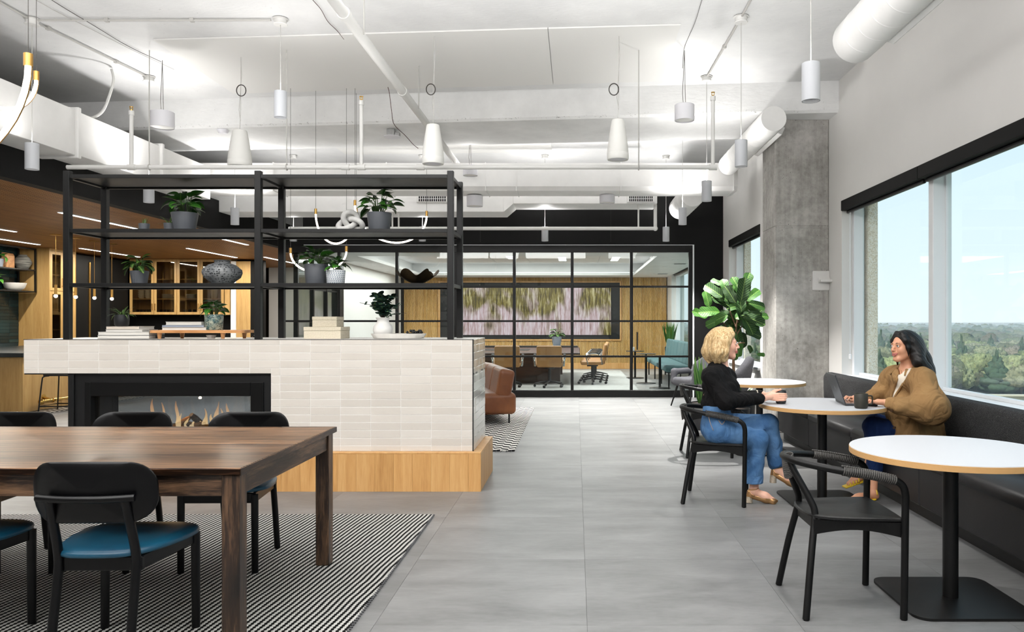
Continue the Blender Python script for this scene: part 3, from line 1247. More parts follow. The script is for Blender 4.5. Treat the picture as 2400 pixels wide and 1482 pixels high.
def window(name, X, y0, y1, z0, z1, mulls, label, dep=.24):
    t = thing(name, label, None, (X, (y0 + y1) / 2, z0))
    del_cat = t
    t['kind'] = 'structure'
    xf0, xf1 = X + .12, X + .24
    fw = .06
    m = MB()
    m.box(xf0, xf1, y0, y0 + fw, z0, z1, .004)
    m.box(xf0, xf1, y1 - fw, y1, z0, z1, .004)
    m.box(xf0, xf1, y0 + fw, y1 - fw, z1 - .05, z1, .004)
    m.box(xf0 + .06, xf1, y0 + fw, y1 - fw, z0, z0 + .03, .004)
    m.build('window_frame', MT['trimwhite'], t)
    ys = [y0 + fw] + sorted(mulls) + [y1 - fw]
    for y in mulls:
        m = MB()
        m.box(X + .10, xf1, y - .045, y + .045, z0, z1 - .04, .005)
        m.box(xf1 - .03, xf1 + .02, y - .06, y + .06, z0 + .03, z1 - .05)
        m.build('mullion', MT['trimwhite'], t)
    for a, b in zip(ys[:-1], ys[1:]):
        m = MB()
        m.box(xf1 - .016, xf1 - .008, a, b, z0 + .02, z1 - .045)
        m.build('pane', MT['win'], t)
    m = MB()
    m.box(X - .035, xf0 + .07, y0 + .001, y1 - .001, z0 - .04, z0, .006)
    m.build('sill', MT['sill'], t)
    return t


window('window_1', 3.1, 1.0, 8.96, .745, 2.772, [6.93, 4.85, 2.8], 'large window with white frame behind the banquette')
window('window_2', 2.65, 11.05, 13.3, .70, 2.772, [], 'narrow window between the column and the black wall')
window('window_3', 2.65, 14.8, 21.3, .70, 2.66, [18.0], 'meeting room window beside the teal bench')


def pilaster(X, y0, y1, a=.27, b=.386):
    m = MB()
    m.box(X + a, X + b, y0, y1, -4, 5, .01)
    return m


m = pilaster(3.1, 8.86, 9.9)
struct(tag(m.build('exterior_fin', MT['pebble']), 'pebble faced exterior fin outside the large window'))
m = pilaster(2.65, 13.2, 14.2, .245, .36)
struct(tag(m.build('exterior_fin', MT['pebble']), 'pebble faced exterior fin outside the narrow window'))


def blind(X, y0, y1, label, cord=False):
    t = thing('roller_blind', label, 'blind', (X + .03, (y0 + y1) / 2, 2.65), group='black roller blinds')
    m = MB()
    m.box(X - .012, X + .10, y0, y1, 2.655, 2.772, .004)
    m.build('cassette', MT['black'], t)
    m = MB()
    m.box(X + .045, X + .085, y0 + .02, y1 - .02, 2.622, 2.655, .008)
    m.build('hem_bar', MT['blackgloss'], t)
    if cord:
        m = MB()
        for dy in (0, .035):
            m.tube([(X + .055, y1 - .10 - dy, 2.65), (X + .055, y1 - .10 - dy, .98)], .0035, 6)
        m.box(X + .045, X + .065, y1 - .145, y1 - .09, .93, .99, .006)
        m.build('pull_chain', MT['trimwhite'], t)
    return t


blind(3.1, 6.955, 8.955, 'black roller blind cassette above the seated woman in the tan jacket', True)
blind(3.1, 4.86, 6.945, 'black roller blind cassette over the nearest window pane')
blind(2.65, 11.06, 13.29, 'black roller blind cassette on the narrow window behind the fig tree')
blind(2.65, 15.0, 21.2, 'black roller blind cassette inside the meeting room')

# ---- shell behind and beside the camera
m = MB()
m.box(-12.2, 3.45, -4.2, -4, 0, 4.6)
struct(m.build('wall_front', MT['wallwhite']))
m = MB()
m.box(-12.3, -11.25, -4.2, 22.6, -.1, 4.6)
struct(m.build('wall_left', MT['wallwhite']))

# ---- black wall with the glazed meeting-room front
GY = 13.83
m = MB()
m.box(-4.92, 2.65, GY, GY + .16, 2.742, 4.215)
m.box(-5.30, -4.92, GY, GY + .16, 2.742, 2.86)
m.box(2.13, 2.65, GY, GY + .16, 0, 2.742)
m.box(2.118, 2.13, GY + .0, GY + .10, 0, 2.742)
struct(tag(m.build('wall_back', MT['black']), 'black painted wall around the glazed front'))
m = MB()
m.box(2.10, 2.128, GY - .012, GY + .03, 0, 2.752, .003)
m.box(-4.9, 2.10, GY - .012, GY + .03, 2.742, 2.752)
struct(tag(m.build('trim_2', MT['trimwhite']), 'thin pale trim around the glazed opening'))
for x in (-1.73, .62):
    m = MB()
    m.box(x, x + .012, GY - .004, GY, 2.80, 3.5)
    struct(tag(m.build('trim_3', MT['grillehole']), 'fine vertical joint in the black wall'))

gw = thing('wall_glass', 'black steel framed glass front of the meeting room', None, (-1.5, GY, 0))
gw['kind'] = 'structure'
XS = [W(p, 0, GY).x for p in (658, 793.5, 929.6, 1067, 1205, 1341, 1480, 1614)]
m = MB()
m.box(XS[0], 2.118, GY, GY + .09, 2.615, 2.742, .004)
m.build('head_rail', MT['blackgloss'], gw)
m = MB()
m.box(XS[0], 2.118, GY, GY + .09, .004, .13, .004)
m.build('bottom_rail', MT['blackgloss'], gw)
m = MB()
m.box(2.03, 2.118, GY, GY + .09, .13, 2.615, .004)
m.build('jamb', MT['blackgloss'], gw)
m = MB()
m.box(XS[0] - .03, XS[0] + .03, GY, GY + .09, .13, 2.742, .004)
m.build('jamb', MT['blackgloss'], gw)
for x in XS[1:-1]:
    m = MB()
    m.box(x - .026, x + .026, GY + .005, GY + .085, .13, 2.742, .004)
    m.build('mullion', MT['blackgloss'], gw)
ZT = [W(0, p, GY).z for p in (672, 753, 836)]
xs = [XS[0] + .03] + [v for x in XS[1:-1] for v in (x - .026, x + .026)] + [2.03]
for i in range(0, len(xs), 2):
    a, b = xs[i], xs[i + 1]
    for z in ZT:
        m = MB()
        m.box(a, b, GY + .02, GY + .07, z - .018, z + .018)
        m.build('transom', MT['blackgloss'], gw)
    zz = [.13] + [v for z in sorted(ZT) for v in (z - .018, z + .018)] + [2.615]
    for q in range(0, len(zz), 2):
        m = MB()
        m.box(a, b, GY + .041, GY + .049, zz[q], zz[q + 1])
        m.build('pane', MT['pane'], gw)
m = MB()
hx = W(1493, 0, GY).x
m.cyl((hx, GY - .05, .86), (hx, GY - .05, 1.18), .014, n=10)
for z in (.92, 1.12):
    m.cyl((hx, GY - .05, z), (hx, GY + .01, z), .008, n=8)
tag(m.build('handle', MT['blackgloss'], gw), 'black vertical pull handle')

# ---- meeting room
CY = 22.25
m = MB()
m.box(-12.2, 2.65, CY + .06, CY + .4, 0, 4.3)
wf = struct(tag(m.build('wall_far', MT['woodback']), 'meeting room end wall lined with oak slats'))
ORG[wf.name] = wf.location.copy()
m = MB()
x = -5.02
while x < 2.62:
    m.box(x, x + .024, CY + .015, CY + .062, .17, 2.65)
    x += .0405
tag(m.build('slat', MT['oakslat'], wf), 'thin vertical oak slats', kind='stuff')
m = MB()
m.box(-5.05, 2.65, CY + .0, CY + .06, 0, .17, .004)
struct(tag(m.build('baseboard_far', MT['oak']), 'oak baseboard under the slat wall'))
m = MB()
m.box(-5.25, -5.04, 16.6, CY + .1, 0, 2.66)
struct(tag(m.build('wall_side', MT['wallwhite']), 'white side wall of the meeting room'))
m = MB()
m.box(-5.06, -4.98, CY - .15, CY + .02, 0, 2.66)
struct(m.build('trim_4', MT['black']))
# soffit ring and raised tray
m = MB()
tx0, tx1, ty0, ty1 = -4.3, 1.6, 15.1, 21.25
m.box(-5.25, 2.66, GY + .16, ty0, 2.655, 2.72)
m.box(-5.25, 2.66, ty1, CY + .1, 2.655, 2.72)
m.box(-5.25, tx0, ty0, ty1, 2.655, 2.72)
m.box(tx1, 2.66, ty0, ty1, 2.655, 2.72)
struct(tag(m.build('ceiling', MT['white']), 'white soffit of the meeting room'))
m = MB()
m.box(tx0 - .3, tx1 + .3, ty0 - .3, ty1 + .3, 3.0, 3.06)
for (a, b, c, d) in ((tx0 - .3, tx0 - .28, ty0 - .3, ty1 + .3), (tx1 + .28, tx1 + .3, ty0 - .3, ty1 + .3), (tx0 - .3, tx1 + .3, ty0 - .3, ty0 - .28), (tx0 - .3, tx1 + .3, ty1 + .28, ty1 + .3)):
    m.box(a, b, c, d, 2.7, 3.0)
tray = struct(tag(m.build('ceiling', MT['white']), 'raised tray ceiling with panel grid'))
ORG[tray.name] = tray.location.copy()
for i in range(6):
    for j in range(4):
        x, y = tx0 + .3 + i * .92, ty0 + .2 + j * 1.48
        MB().box(x, x + .90, y, y + 1.45, 2.985, 2.999, .004).build('panel', MT['acoustic'], tray)
m = MB()
for (a, b, c, d) in ((tx0 - .18, tx0 - .10, ty0, ty1), (tx1 + .10, tx1 + .18, ty0, ty1), (tx0, tx1, ty1 + .10, ty1 + .18)):
    m.box(a, b, c, d, 2.722, 2.74)
tag(m.build('cove_light', MT['cove']), 'continuous cove light around the meeting room tray ceiling', 'light')
lamp('AREA', 'meeting_room_cove', (-1.3, 18.2, 2.96), 480, (1, .985, .96), (0, 0, 0), 5.0, 5.0)
lamp('AREA', 'meeting_room_soffit', (2.1, 18.2, 2.64), 70, (1, .98, .95), (0, 0, 0), .5, 5.0)
lamp('AREA', 'meeting_room_soffit', (-4.6, 18.2, 2.64), 50, (1, .98, .95), (0, 0, 0), .4, 5.0)
# glazed side front between meeting room and passage
sg = thing('wall_glass', 'black mullioned glass screen at the left end of the meeting room', None, (-5.12, 15.2, 0))
sg['kind'] = 'structure'
m = MB()
m.box(-5.2, -5.04, 14.0, 16.55, 2.60, 2.72)
m.box(-5.2, -5.04, 14.0, 16.55, 0, .12)
m.box(-5.22, -5.02, 16.4, 16.6, 0, 2.72)
m.build('frame', MT['blackgloss'], sg)
for y in (14.05, 14.9, 15.7):
    m = MB()
    m.box(-5.16, -5.08, y - .025, y + .025, .12, 2.6)
    m.build('mullion', MT['blackgloss'], sg)
for z in (.80, 1.37, 2.0):
    m = MB()
    m.box(-5.15, -5.09, 14.08, 16.4, z - .018, z + .018)
    m.build('transom', MT['blackgloss'], sg)
for a, b in ((14.075, 14.875), (14.925, 15.675), (15.725, 16.4)):
    m = MB()
    m.box(-5.124, -5.116, a, b, .12, 2.6)
    m.build('pane', MT['pane'], sg)

# ---- kitchen side: slatted timber ceiling behind a black fascia
FX = -5.67
m = MB()
m.box(FX - .14, FX, 5.0, 21.3, 2.80, 3.29)
struct(tag(m.build('trim_5', MT['black']), 'black fascia along the edge of the timber ceiling'))
m = MB()
m.box(-11.25, FX - .14, 5.0, 21.3, 2.90, 2.96)
kc = struct(tag(m.build('ceiling', MT['woodback']), 'lower timber slatted ceiling over the kitchen'))
ORG[kc.name] = kc.location.copy()
m = MB()
x = -11.2
while x < FX - .16:
    m.box(x, x + .030, 5.0, 21.2, 2.85, 2.902)
    x += .046
tag(m.build('slat', MT['woodceil'], kc), 'narrow warm brown ceiling slats', kind='stuff')
# end of the kitchen
m = MB()
m.box(-12.2, -7.55, 18.55, 18.7, 0, 2.9)
struct(tag(m.build('wall_kitchen', MT['black']), 'black kitchen end wall'))
m = MB()
m.box(-8.4, -5.25, 21.0, 21.2, 0, 4.22)
struct(tag(m.build('wall_passage', MT['wallwhite']), 'white wall at the end of the passage'))
m = MB()
m.box(-9, -4.95, 17.0, 17.2, 3.29, 4.22)
struct(tag(m.build('wall_upper', MT['white']), 'white wall above the timber ceiling'))

# ================================================================== things under the ceiling
def uvcirc(c, r, n=20):
    return [(c[0] + r * math.cos(2 * PI * i / n), c[1] + r * math.sin(2 * PI * i / n), c[2]) for i in range(n)]


def canopy_mb(x, y):
    m = MB()
    m.lathe([(.066, .05), (.072, .044), (.056, .040), (.054, .0), (.064, -.004), (.060, -.010), (.0, -.010)], (x, y, 4.155), 20)
    return m


def pendant(x, y, z0, label, h=.246, r=.058, up=6.5, dn=40, zc=4.205):
    t = thing('pendant_light', label, 'pendant lamp', (x, y, z0), group='grey cylinder pendants')
    m = MB()
    m.lathe([(r - .006, .03), (r - .006, 0), (r, 0), (r, h - .002), (r - .004, h), (r - .012, h - .004), (r - .012, h - .03)], (x, y, z0), 28)
    m.build('shade', MT['pendant'], t, 40)
    m = MB()
    m.lathe([(.0, .030), (r - .005, .028)], (x, y, z0), 24)
    m.build('baffle', MT['lens'], t, 60)
    m = MB()
    m.lathe([(.024, .0265), (.0, .0262)], (x, y, z0), 16)
    m.build('bulb', MT['downglow'], t)
    m = MB()
    m.lathe([(.0, h - .028), (r - .011, h - .029)][::-1], (x, y, z0), 24)
    m.build('uplight_lens', MT['lampglow'], t)
    m = MB()
    m.cyl((x, y, z0 + h - .03), (x, y, zc - .05), .0035, n=6)
    m.build('cable', MT['cable'], t)
    if zc > 4.1:
        canopy_mb(x, y).build('canopy', MT['pipe'], t, 40)
    if y > 8:
        dn, up = dn * 16, up * 12
    if dn:
        lamp('SPOT', 'pendant_downlight', (x, y, z0 - .004), dn, (1, .975, .94), (0, 0, 0), spot=100, blend=.7, radius=.035)
    if up:
        lamp('SPOT', 'pendant_uplight', (x, y, z0 + h + .004), up, (1, .985, .97), (PI, 0, 0), spot=168, blend=1.0, radius=.06)
    return t


pendant(-2.77, 7.2, 3.277, 'grey cylinder pendant hanging highest, over the tiled fireplace wall', dn=60)
pendant(1.52, 4.97, 2.79, 'grey cylinder pendant nearest the camera, over the round window tables', dn=80)
pendant(1.537, 7.15, 2.806, 'grey cylinder pendant hanging before the end of the spiral duct by the column', dn=110)
pendant(1.514, 8.9, 2.76, 'grey cylinder pendant beside the white duct where the beam meets the column', h=.233)
pendant(1.54, 11.1, 2.766, 'grey cylinder pendant before the black wall, the taller of the back pair')
pendant(1.54, 13.14, 2.74, 'grey cylinder pendant closest to the black wall at the right end of the glass front')
pendant(-.53, 13.1, 2.74, 'grey cylinder pendant alone over the middle of the glass front')
pendant(-2.62, 13.1, 2.74, 'grey cylinder pendant by the glass front, seen near the right end of the shelf', dn=14, up=3)
pendant(-4.82, 13.1, 2.74, 'grey cylinder pendant by the glass front, seen right of the middle shelf post', dn=14, up=3)
pendant(-5.1, 7.2, 2.79, 'grey cylinder pendant before the rectangular duct beside the glowing arc lamp')
pendant(-4.95, 8.9, 2.744, 'white cylinder pendant seen through the shelf above the small potted plants')
pendant(-4.93, 11.1, 2.766, 'small white cylinder pendant seen through the shelf beside its middle post')
# pendants of the same rows over the near end of the room (above the frame)
for (x, y) in ((1.52, 2.75), (-5.1, 5.0)):
    lamp('SPOT', 'pendant_downlight', (x, y, 2.79), 46, (1, .975, .94), (0, 0, 0), spot=100, blend=.7, radius=.035)
    lamp('SPOT', 'pendant_uplight', (x, y, 3.04), 34, (1, .985, .97), (PI, 0, 0), spot=168, blend=1.0, radius=.06)

# conduits between the canopies
for runs, clips, lb in (((((-5.1, 2.0), (-5.1, 7.1)), ((-5.1, 7.1), (-5.1, 7.3)), ((-5.1, 7.3), (-4.95, 8.83)), ((-5.1, 7.2), (-2.86, 7.2))),
                         ((-4.4, 7.2), (-3.6, 7.2), (-5.085, 7.4), (-5.0, 8.35)), 'white wiring conduits clipped to the ceiling at the upper left'),
                        ((((1.53, 3.0), (1.535, 7.15)), ((1.535, 7.15), (1.514, 8.82))), ((1.53, 6.0), (1.527, 7.9)), 'white wiring conduit clipped to the ceiling between the right pendants')):
    m = MB()
    for a, b in runs:
        m.cyl((*a, 4.19), (*b, 4.19), .010, n=8)
    for (x, y) in clips:
        m.box(x - .018, x + .018, y - .018, y + .018, 4.175, 4.208)
    tag(m.build('conduit', MT['cable']), lb, 'conduit')


def speaker(x, y, z0, rb, rt, h, label, ring):
    t = thing('pendant_speaker', label, 'speaker', (x, y, z0), group='white conical pendant speakers')
    m = MB()
    pr = [(rb * .86, .004), (rb * .95, 0), (rb, .012), (rb * 1.0, h * .16), (rb * .985, h * .165)]
    for i in range(9):
        q = i / 8
        pr.append((rb * .985 + (rt - rb * .985) * (q ** 1.25), h * (.165 + .80 * q)))
    pr += [(rt * .93, h * .99), (rt * .8, h), (0, h)]
    m.lathe(pr, (x, y, z0), 32)
    m.build('shell', MT['speaker'], t, 50)
    m = MB()
    m.lathe([(rb * .87, .0042), (.012, .003), (0, .0)], (x, y, z0), 28)
    m.build('grille', MT['pendwhite'], t, 60)
    m = MB()
    m.tube([(x, y, z0 + h - .01), (x + .01, y, z0 + h + .25), (x + .012, y, 4.19)], .003, 5)
    m.tube([(x + .008, y, z0 + h + .1), (x - .008, y, z0 + h + .22), (x + .02, y, 4.0), (x + .012, y, 4.19)], .003, 5)
    m.build('suspension_wire', MT['cable'], t)
    m = MB()
    m.tube([(x + ring[0] + ring[2] * math.cos(a), y - .01, ring[1] + 1.2 * ring[2] * math.sin(a)) for a in np.linspace(0, 2 * PI, 22)[:-1]], .0055, 5, closed=True)
    m.build('wire_coil', MT['darkcable'], t)


speaker(-3.59, 8.2, W(0, 390, 8.2).z, .123, .075, .385, 'white cone speaker left of the shelf middle post, partly behind the pipe', (.02, 3.83, .05))
speaker(-1.415, 7.6, W(0, 385, 7.6).z, .108, .064, .392, 'white cone speaker hanging at the right end of the shelf by the diagonal pipe', (-.02, 3.66, .045))
speaker(.414, 7.6, W(0, 375, 7.6).z, .108, .062, .40, 'white cone speaker hanging alone right of the centre of the ceiling', (-.04, 3.66, .048))


def drum(x, y, z0, r, h, label, ztop=4.19):
    t = thing('drum_fixture', label, 'ceiling fixture', (x, y, z0), group='small white drum fixtures')
    m = MB()
    m.lathe([(r - .006, .012), (r - .004, 0), (r, .002), (r, h - .004), (r - .006, h), (0, h)], (x, y, z0), 30)
    m.build('drum', MT['pendwhite'], t, 40)
    m = MB()
    m.lathe([(r - .005, .011), (0, .010)], (x, y, z0), 24)
    m.build('diffuser', MT['speaker'], t)
    m = MB()
    m.tube([(x - .012, y, z0 + h), (x - .02, y, z0 + h + .12), (x, y, ztop)], .003, 5)
    m.tube([(x + .012, y, z0 + h), (x + .006, y, z0 + h + .2), (x, y, ztop)], .003, 5)
    m.build('hanging_wire', MT['darkcable'], t)
    lamp('SPOT', 'drum_fill', (x, y, z0 + h + .02), 8 if ztop > 4 else 0.01, (1, .98, .95), (PI, 0, 0), spot=170, blend=1.0, radius=.09)  # upward fill spot added over the drum to brighten the ceiling


drum(-4.47, 8.3, W(0, 300, 8.3).z, .12, .172, 'white drum fixture above the left half of the shelf')
drum(1.13, 8.0, W(0, 283, 8.0).z, .103, .165, 'white drum fixture between the cone speaker and the right pendants')
drum(-1.5, 10.9, W(0, 412, 10.9).z, .104, .14, 'white drum fixture half hidden by the sprinkler pipe over the cross duct')
drum(-1.53, 11.6, W(0, 484, 11.6).z, .122, .16, 'white drum fixture under the cross duct above the television', 3.285)
drum(.47, 11.6, W(0, 476, 11.6).z, .115, .12, 'shallow white drum fixture under the cross duct right of centre', 3.285)

# ---- sprinkler pipes
t = thing('sprinkler_pipe', 'white sprinkler pipe across the room above the black shelf', 'pipe', (-1.9, 8.0, 2.973))
m = MB()
m.cyl((-5.3, 8.0, 2.973), (1.46, 8.0, 2.973), .023, n=14)
for x in (-4.63, -2.235, 1.427, -1.62, -2.4):
    m.cyl((x - .04, 8.0, 2.973), (x + .04, 8.0, 2.973), .031, n=14)
m.build('main_pipe', MT['pipe'], t, 40)
for px, top in ((308, 250), (847, 226), (1671, 216)):
    x = (px - PX) * 8 / FOC
    zt = W(0, top, 8.0).z
    m = MB()
    m.cyl((x, 8.0, 2.973), (x, 8.0, zt - .05), .020, n=12)
    m.cyl((x, 8.0, zt - .09), (x, 8.0, zt - .045), .027, n=12)
    m.build('riser', MT['pipe'], t, 40)
    m = MB()
    m.cyl((x, 8.0, zt - .05), (x, 8.0, zt - .03), .012, n=8)
    m.box(x - .016, x - .010, 7.995, 8.005, zt - .03, zt)
    m.box(x + .010, x + .016, 7.995, 8.005, zt - .03, zt)
    m.cyl((x, 8.0, zt - .004), (x, 8.0, zt), .020, n=12)
    m.build('sprinkler_head', MT['brasspol'], t)
for px in (350, 672, 1497):
    m = MB()
    x = (px - PX) * 8 / FOC
    m.cyl((x, 8.0, 2.97), (x, 8.0, 4.192), .006, n=6)
    m.tube([(x, 8 + .03 * math.cos(a), 2.973 + .03 * math.sin(a)) for a in np.linspace(0, 2 * PI, 15)[:-1]], .006, 5, closed=True)
    m.build('hanger', MT['cable'], t)

t = thing('sprinkler_pipe', 'white sprinkler pipe running in front of the black wall', 'pipe', (-1.6, 12.0, 2.86))
m = MB()
m.cyl((-4.6, 12.3, 2.858), (1.27, 12.3, 2.858), .028, n=14)
m.ball((1.27, 12.3, 2.858), .04)
m.build('main_pipe', MT['pipe'], t, 40)
for x, zt in ((1.27, 3.242), (1.0, 3.242), (-2.94, 3.112), (-2.84, 3.112)):
    m = MB()
    m.cyl((x, 12.3, 2.858), (x, 12.3, zt), .028 if x > 1.2 else .014, n=12)
    m.build('riser', MT['pipe'], t, 40)

t = thing('ceiling_pipe', 'thick white pipe running diagonally away under the ceiling', 'pipe', (-1.79, 7, 3.74))
m = MB()
m.cyl((-1.79, 1.5, 3.74), (-1.79, 12.9, 3.74), .043, n=18)
m.build('main_pipe', MT['pipe'], t, 40)
for y in (5.9, 7.9, 9.6):
    m = MB()
    m.cyl((-1.79, y, 3.74), (-1.79, y + .07, 3.74), .051, n=18)
    m.build('coupling', MT['pipe'], t, 40)
for y in (6.3, 8.5):
    m = MB()
    m.cyl((-1.74, y, 3.72), (-1.74, y, 4.21), .006, n=6)
    m.build('hanger', MT['cable'], t)

# ---- ducts
t = thing('rectangular_duct', 'large white rectangular duct along the left side above the fascia', 'duct', (-5.6, 8, 3.12))
m = MB()
m.box(-5.85, -5.28, 4.0, 8.10, 3.12, 3.60, .004)
m.box(-5.85, -5.285, 8.16, 11.1, 3.13, 3.595, .004)
m.build('duct_run', MT['duct'], t)
for y in (8.10, 9.75):
    m = MB()
    m.box(-5.88, -5.25, y, y + .055, 3.09, 3.63, .006)
    m.build('flange', MT['duct'], t)
t = thing('rectangular_duct', 'white rectangular cross duct spanning the room before the black wall', 'duct', (-2, 11.4, 3.28))
m = MB()
pts = [(11.20, 3.68), (11.20, 3.34), (11.24, 3.28), (11.72, 3.28), (11.76, 3.34), (11.76, 3.68)]
m.prism(pts, -6.3, 2.36, 'x')
m.build('duct_run', MT['duct'], t)
for px in (1138, 1210, 1455, 1720, 640, 905):
    x = (px - PX) * 11.2 / FOC
    m = MB()
    m.box(x - .006, x + .006, 11.188, 11.77, 3.272, 3.69)
    m.build('seam', MT['duct'], t)
t = thing('rectangular_duct', 'lower white cross duct with two grilles behind the first cross duct', 'duct', (-2, 12.5, 3.1))
m = MB()
m.box(-1.0, 1.29, 12.2, 12.85, 3.24, 3.62, .006)
m.box(-6.3, -1.15, 12.2, 12.85, 3.11, 3.62, .006)
m.prism([(-1.15, 3.11), (-1.0, 3.24), (-1.0, 3.62), (-1.15, 3.62)], 12.2, 12.85, 'y')
m.build('duct_run', MT['duct'], t)
for (a, b) in ((-2.50, -2.06), (.84, 1.22)):
    m = MB()
    m.box(a - .03, b + .03, 12.185, 12.2, 3.255, 3.375, .004)
    g = m.build('grille_frame', MT['duct'], t)
    m = MB()
    m.box(a, b, 12.181, 12.186, 3.275, 3.355)
    m.build('grille_throat', MT['grillehole'], g)
    m = MB()
    n = 13
    for i in range(n + 1):
        x = a + (b - a) * i / n
        m.box(x - .0045, x + .0045, 12.176, 12.184, 3.275, 3.355)
    m.box(a, b, 12.177, 12.183, 3.312, 3.318)
    m.build('grille_bar', MT['duct'], g)


def spiral(X, Z, y0, y1, r, label, strip=True, cap0=True):
    t = thing('spiral_duct', label, 'duct', (X, (y0 + y1) / 2, Z - r), group=None)
    m = MB()
    prof = []
    n = int((y1 - y0) / .24)
    pr = [(0, y0)] if cap0 else []
    pr += [(r * .97, y0), (r, y0 + .008)]
    for i in range(1, n):
        y = y0 + (y1 - y0) * i / n
        pr += [(r, y - .012), (r, y - .004), (r + .0025, y), (r, y + .004), (r, y + .012)]
    pr += [(r, y1 - .008), (r * .97, y1), (0, y1)]
    m.M = Matrix.Translation((X, 0, Z)) @ Matrix.Rotation(-PI / 2, 4, 'X')
    m.lathe([(a, b) for a, b in pr], (0, 0, 0), 32)
    m.build('duct_body', MT['duct'], t, 50)
    if strip:
        m = MB()
        a = math.radians(-25)
        m.M = Matrix.Translation((X, 0, Z)) @ Matrix.Rotation(-a, 4, 'Y')
        m.box(r - .005, r + .05, y0 + .25, y1 - .3 if y1 < 7 else y0 + 1.4, -.05, .05, .008)
        m.build('slot_diffuser', MT['duct'], t)
    return t


spiral(2.22, 3.60, 1.4, 6.12, .178, 'white spiral duct nearest the camera along the window wall')
spiral(2.22, 3.645, 8.62, 11.185, .145, 'white spiral duct passing under the beam before the grey column')
spiral(1.80, 3.33, 11.85, 13.3, .19, 'short white spiral duct ending before the black wall', False)

# ---- acoustic boards under the slab
for nm, pts, lb in (('left', [(-4.25, 7.72), (-.275, 7.42), (-.275, 9.16), (-4.25, 9.53)], 'long white acoustic board under the ceiling slab'),
                    ('right', [(-.268, 7.42), (1.0, 7.33), (1.0, 9.04), (-.268, 9.16)], 'short white acoustic board at the right end of the ceiling panel')):
    m = MB()
    m.prism(pts, 4.194, 4.208)
    tag(m.build('acoustic_panel', MT['acoustic']), lb, 'ceiling panel')
for nm, pts, lb in (('a', [(-3.9, 11.9), (-.4, 11.7), (-.4, 12.8), (-3.9, 13.0)], 'white acoustic board in the further ceiling bay'),):
    m = MB()
    m.prism(pts, 4.194, 4.208)
    tag(m.build('acoustic_panel', MT['acoustic']), lb, 'ceiling panel')


def cable(pts, r, mt, label, n=6):
    m = MB()
    m.tube(spline(pts, n), r, 6)
    return tag(m.build('cable', mt), label, 'cable')


cable([W(906, 198, 9.3), W(912, 215, 9.25), W(918, 262, 9.3), W(924, 292, 9.5), W(950, 318, 9.9), W(968, 338, 10.1), W(980, 348, 10.2)], .004, MT['redcable'],
      'dark red wire hanging loose beside the diagonal pipe')
CZ = lambda px, py, z=4.195: W(px, py, (z - EYE) * FOC / (PY - py))
cable([CZ(60, -40), CZ(140, 12), CZ(215, 57), CZ(300, 108), CZ(378, 145)], .003, MT['darkcable'], 'thin cable crossing the ceiling to the left drum fixture')
cable([CZ(20, -40), CZ(110, 15), CZ(205, 64), CZ(320, 122), CZ(408, 163)], .003, MT['cable'], 'second thin cable beside the one to the left drum fixture')
cable([(-5.2, 8.6, 4.19), (-5.15, 8.55, 4.05), (-5.17, 8.5, 3.85), (-5.25, 8.5, 3.68), (-5.40, 8.5, 3.6)], .014, MT['pipe'], 'white flexible cable drooping from the ceiling onto the duct')
cable([CZ(733, 0), CZ(752, 22), CZ(768, 50), CZ(790, 72), CZ(806, 92)], .003, MT['redcable'], 'thin dark wire clipped to the ceiling beside the thick pipe')
cable([CZ(1645, 0), CZ(1628, 55), CZ(1604, 112), W(1600, 160, 7.98)], .0025, MT['darkcable'], 'thin dark wire reaching the right drum fixture')
t = thing('junction_box', 'metal junction box with a white disc under the beam', 'junction box', (-2.35, 9.9, 3.74))
m = MB()
m.box(-2.43, -2.33, 9.85, 9.95, 3.76, 3.842, .004)
m.box(-2.33, -2.27, 9.86, 9.94, 3.75, 3.80, .004)
m.build('box', MT['steelbox'], t)
m = MB()
m.lathe([(.0, -.012), (.09, -.008), (.11, .0), (.11, .006), (0, .006)], (-2.37, 9.9, 3.745), 24)
m.build('disc', MT['pendwhite'], t, 40)
m = MB()
m.lathe([(.0, -.05), (.05, -.045), (.07, -.02), (.075, 0)], (-4.55, 9.9, 3.838), 20)
tag(m.build('smoke_detector', MT['pendwhite'], None, 40), 'small round white detector under the beam above the cone speaker', 'detector')


# ---- hanging luminous arcs
def arc(c0, c1, drop, label, r=.014, nrm=(0, 0, 0), wire_top=4.19, n=26, dark=True):
    a, b = Vector(c0), Vector(c1)
    mid = (a + b) / 2
    t = thing('arc_pendant', label, 'pendant lamp', (mid.x, mid.y, min(a.z, b.z) - drop), group='glowing arc pendants')
    L, O = [], []
    for i in range(n + 1):
        q = PI * i / n
        p = mid + (a - b) / 2 * math.cos(q) + Vector((nrm[0], nrm[1], -drop)) * math.sin(q)
        L.append(p)
    cen = mid
    for p in L:
        d = (p - cen)
        d = d / max(d.length, 1e-4)
        O.append(p + Vector((0, r * .9, 0)))
    m = MB()
    m.tube(O, r * .9, 10)
    m.build('brass_channel', MT['brass'], t, 60)
    m = MB()
    m.tube(L, r, 10)
    m.build('led_tube', MT['led'], t, 60)
    for p in (a, b):
        m = MB()
        m.cyl(p + Vector((0, 0, -.012)), p + Vector((0, 0, .055)), r * 1.55, n=14)
        cp = m.build('end_cap', MT['brass'], t, 40)
        m = MB()
        m.cyl(p + Vector((0, 0, .05)), (p.x, p.y, wire_top), .0022, n=5)
        m.build('wire', MT['darkcable'] if dark else MT['cable'], cp)
    return t


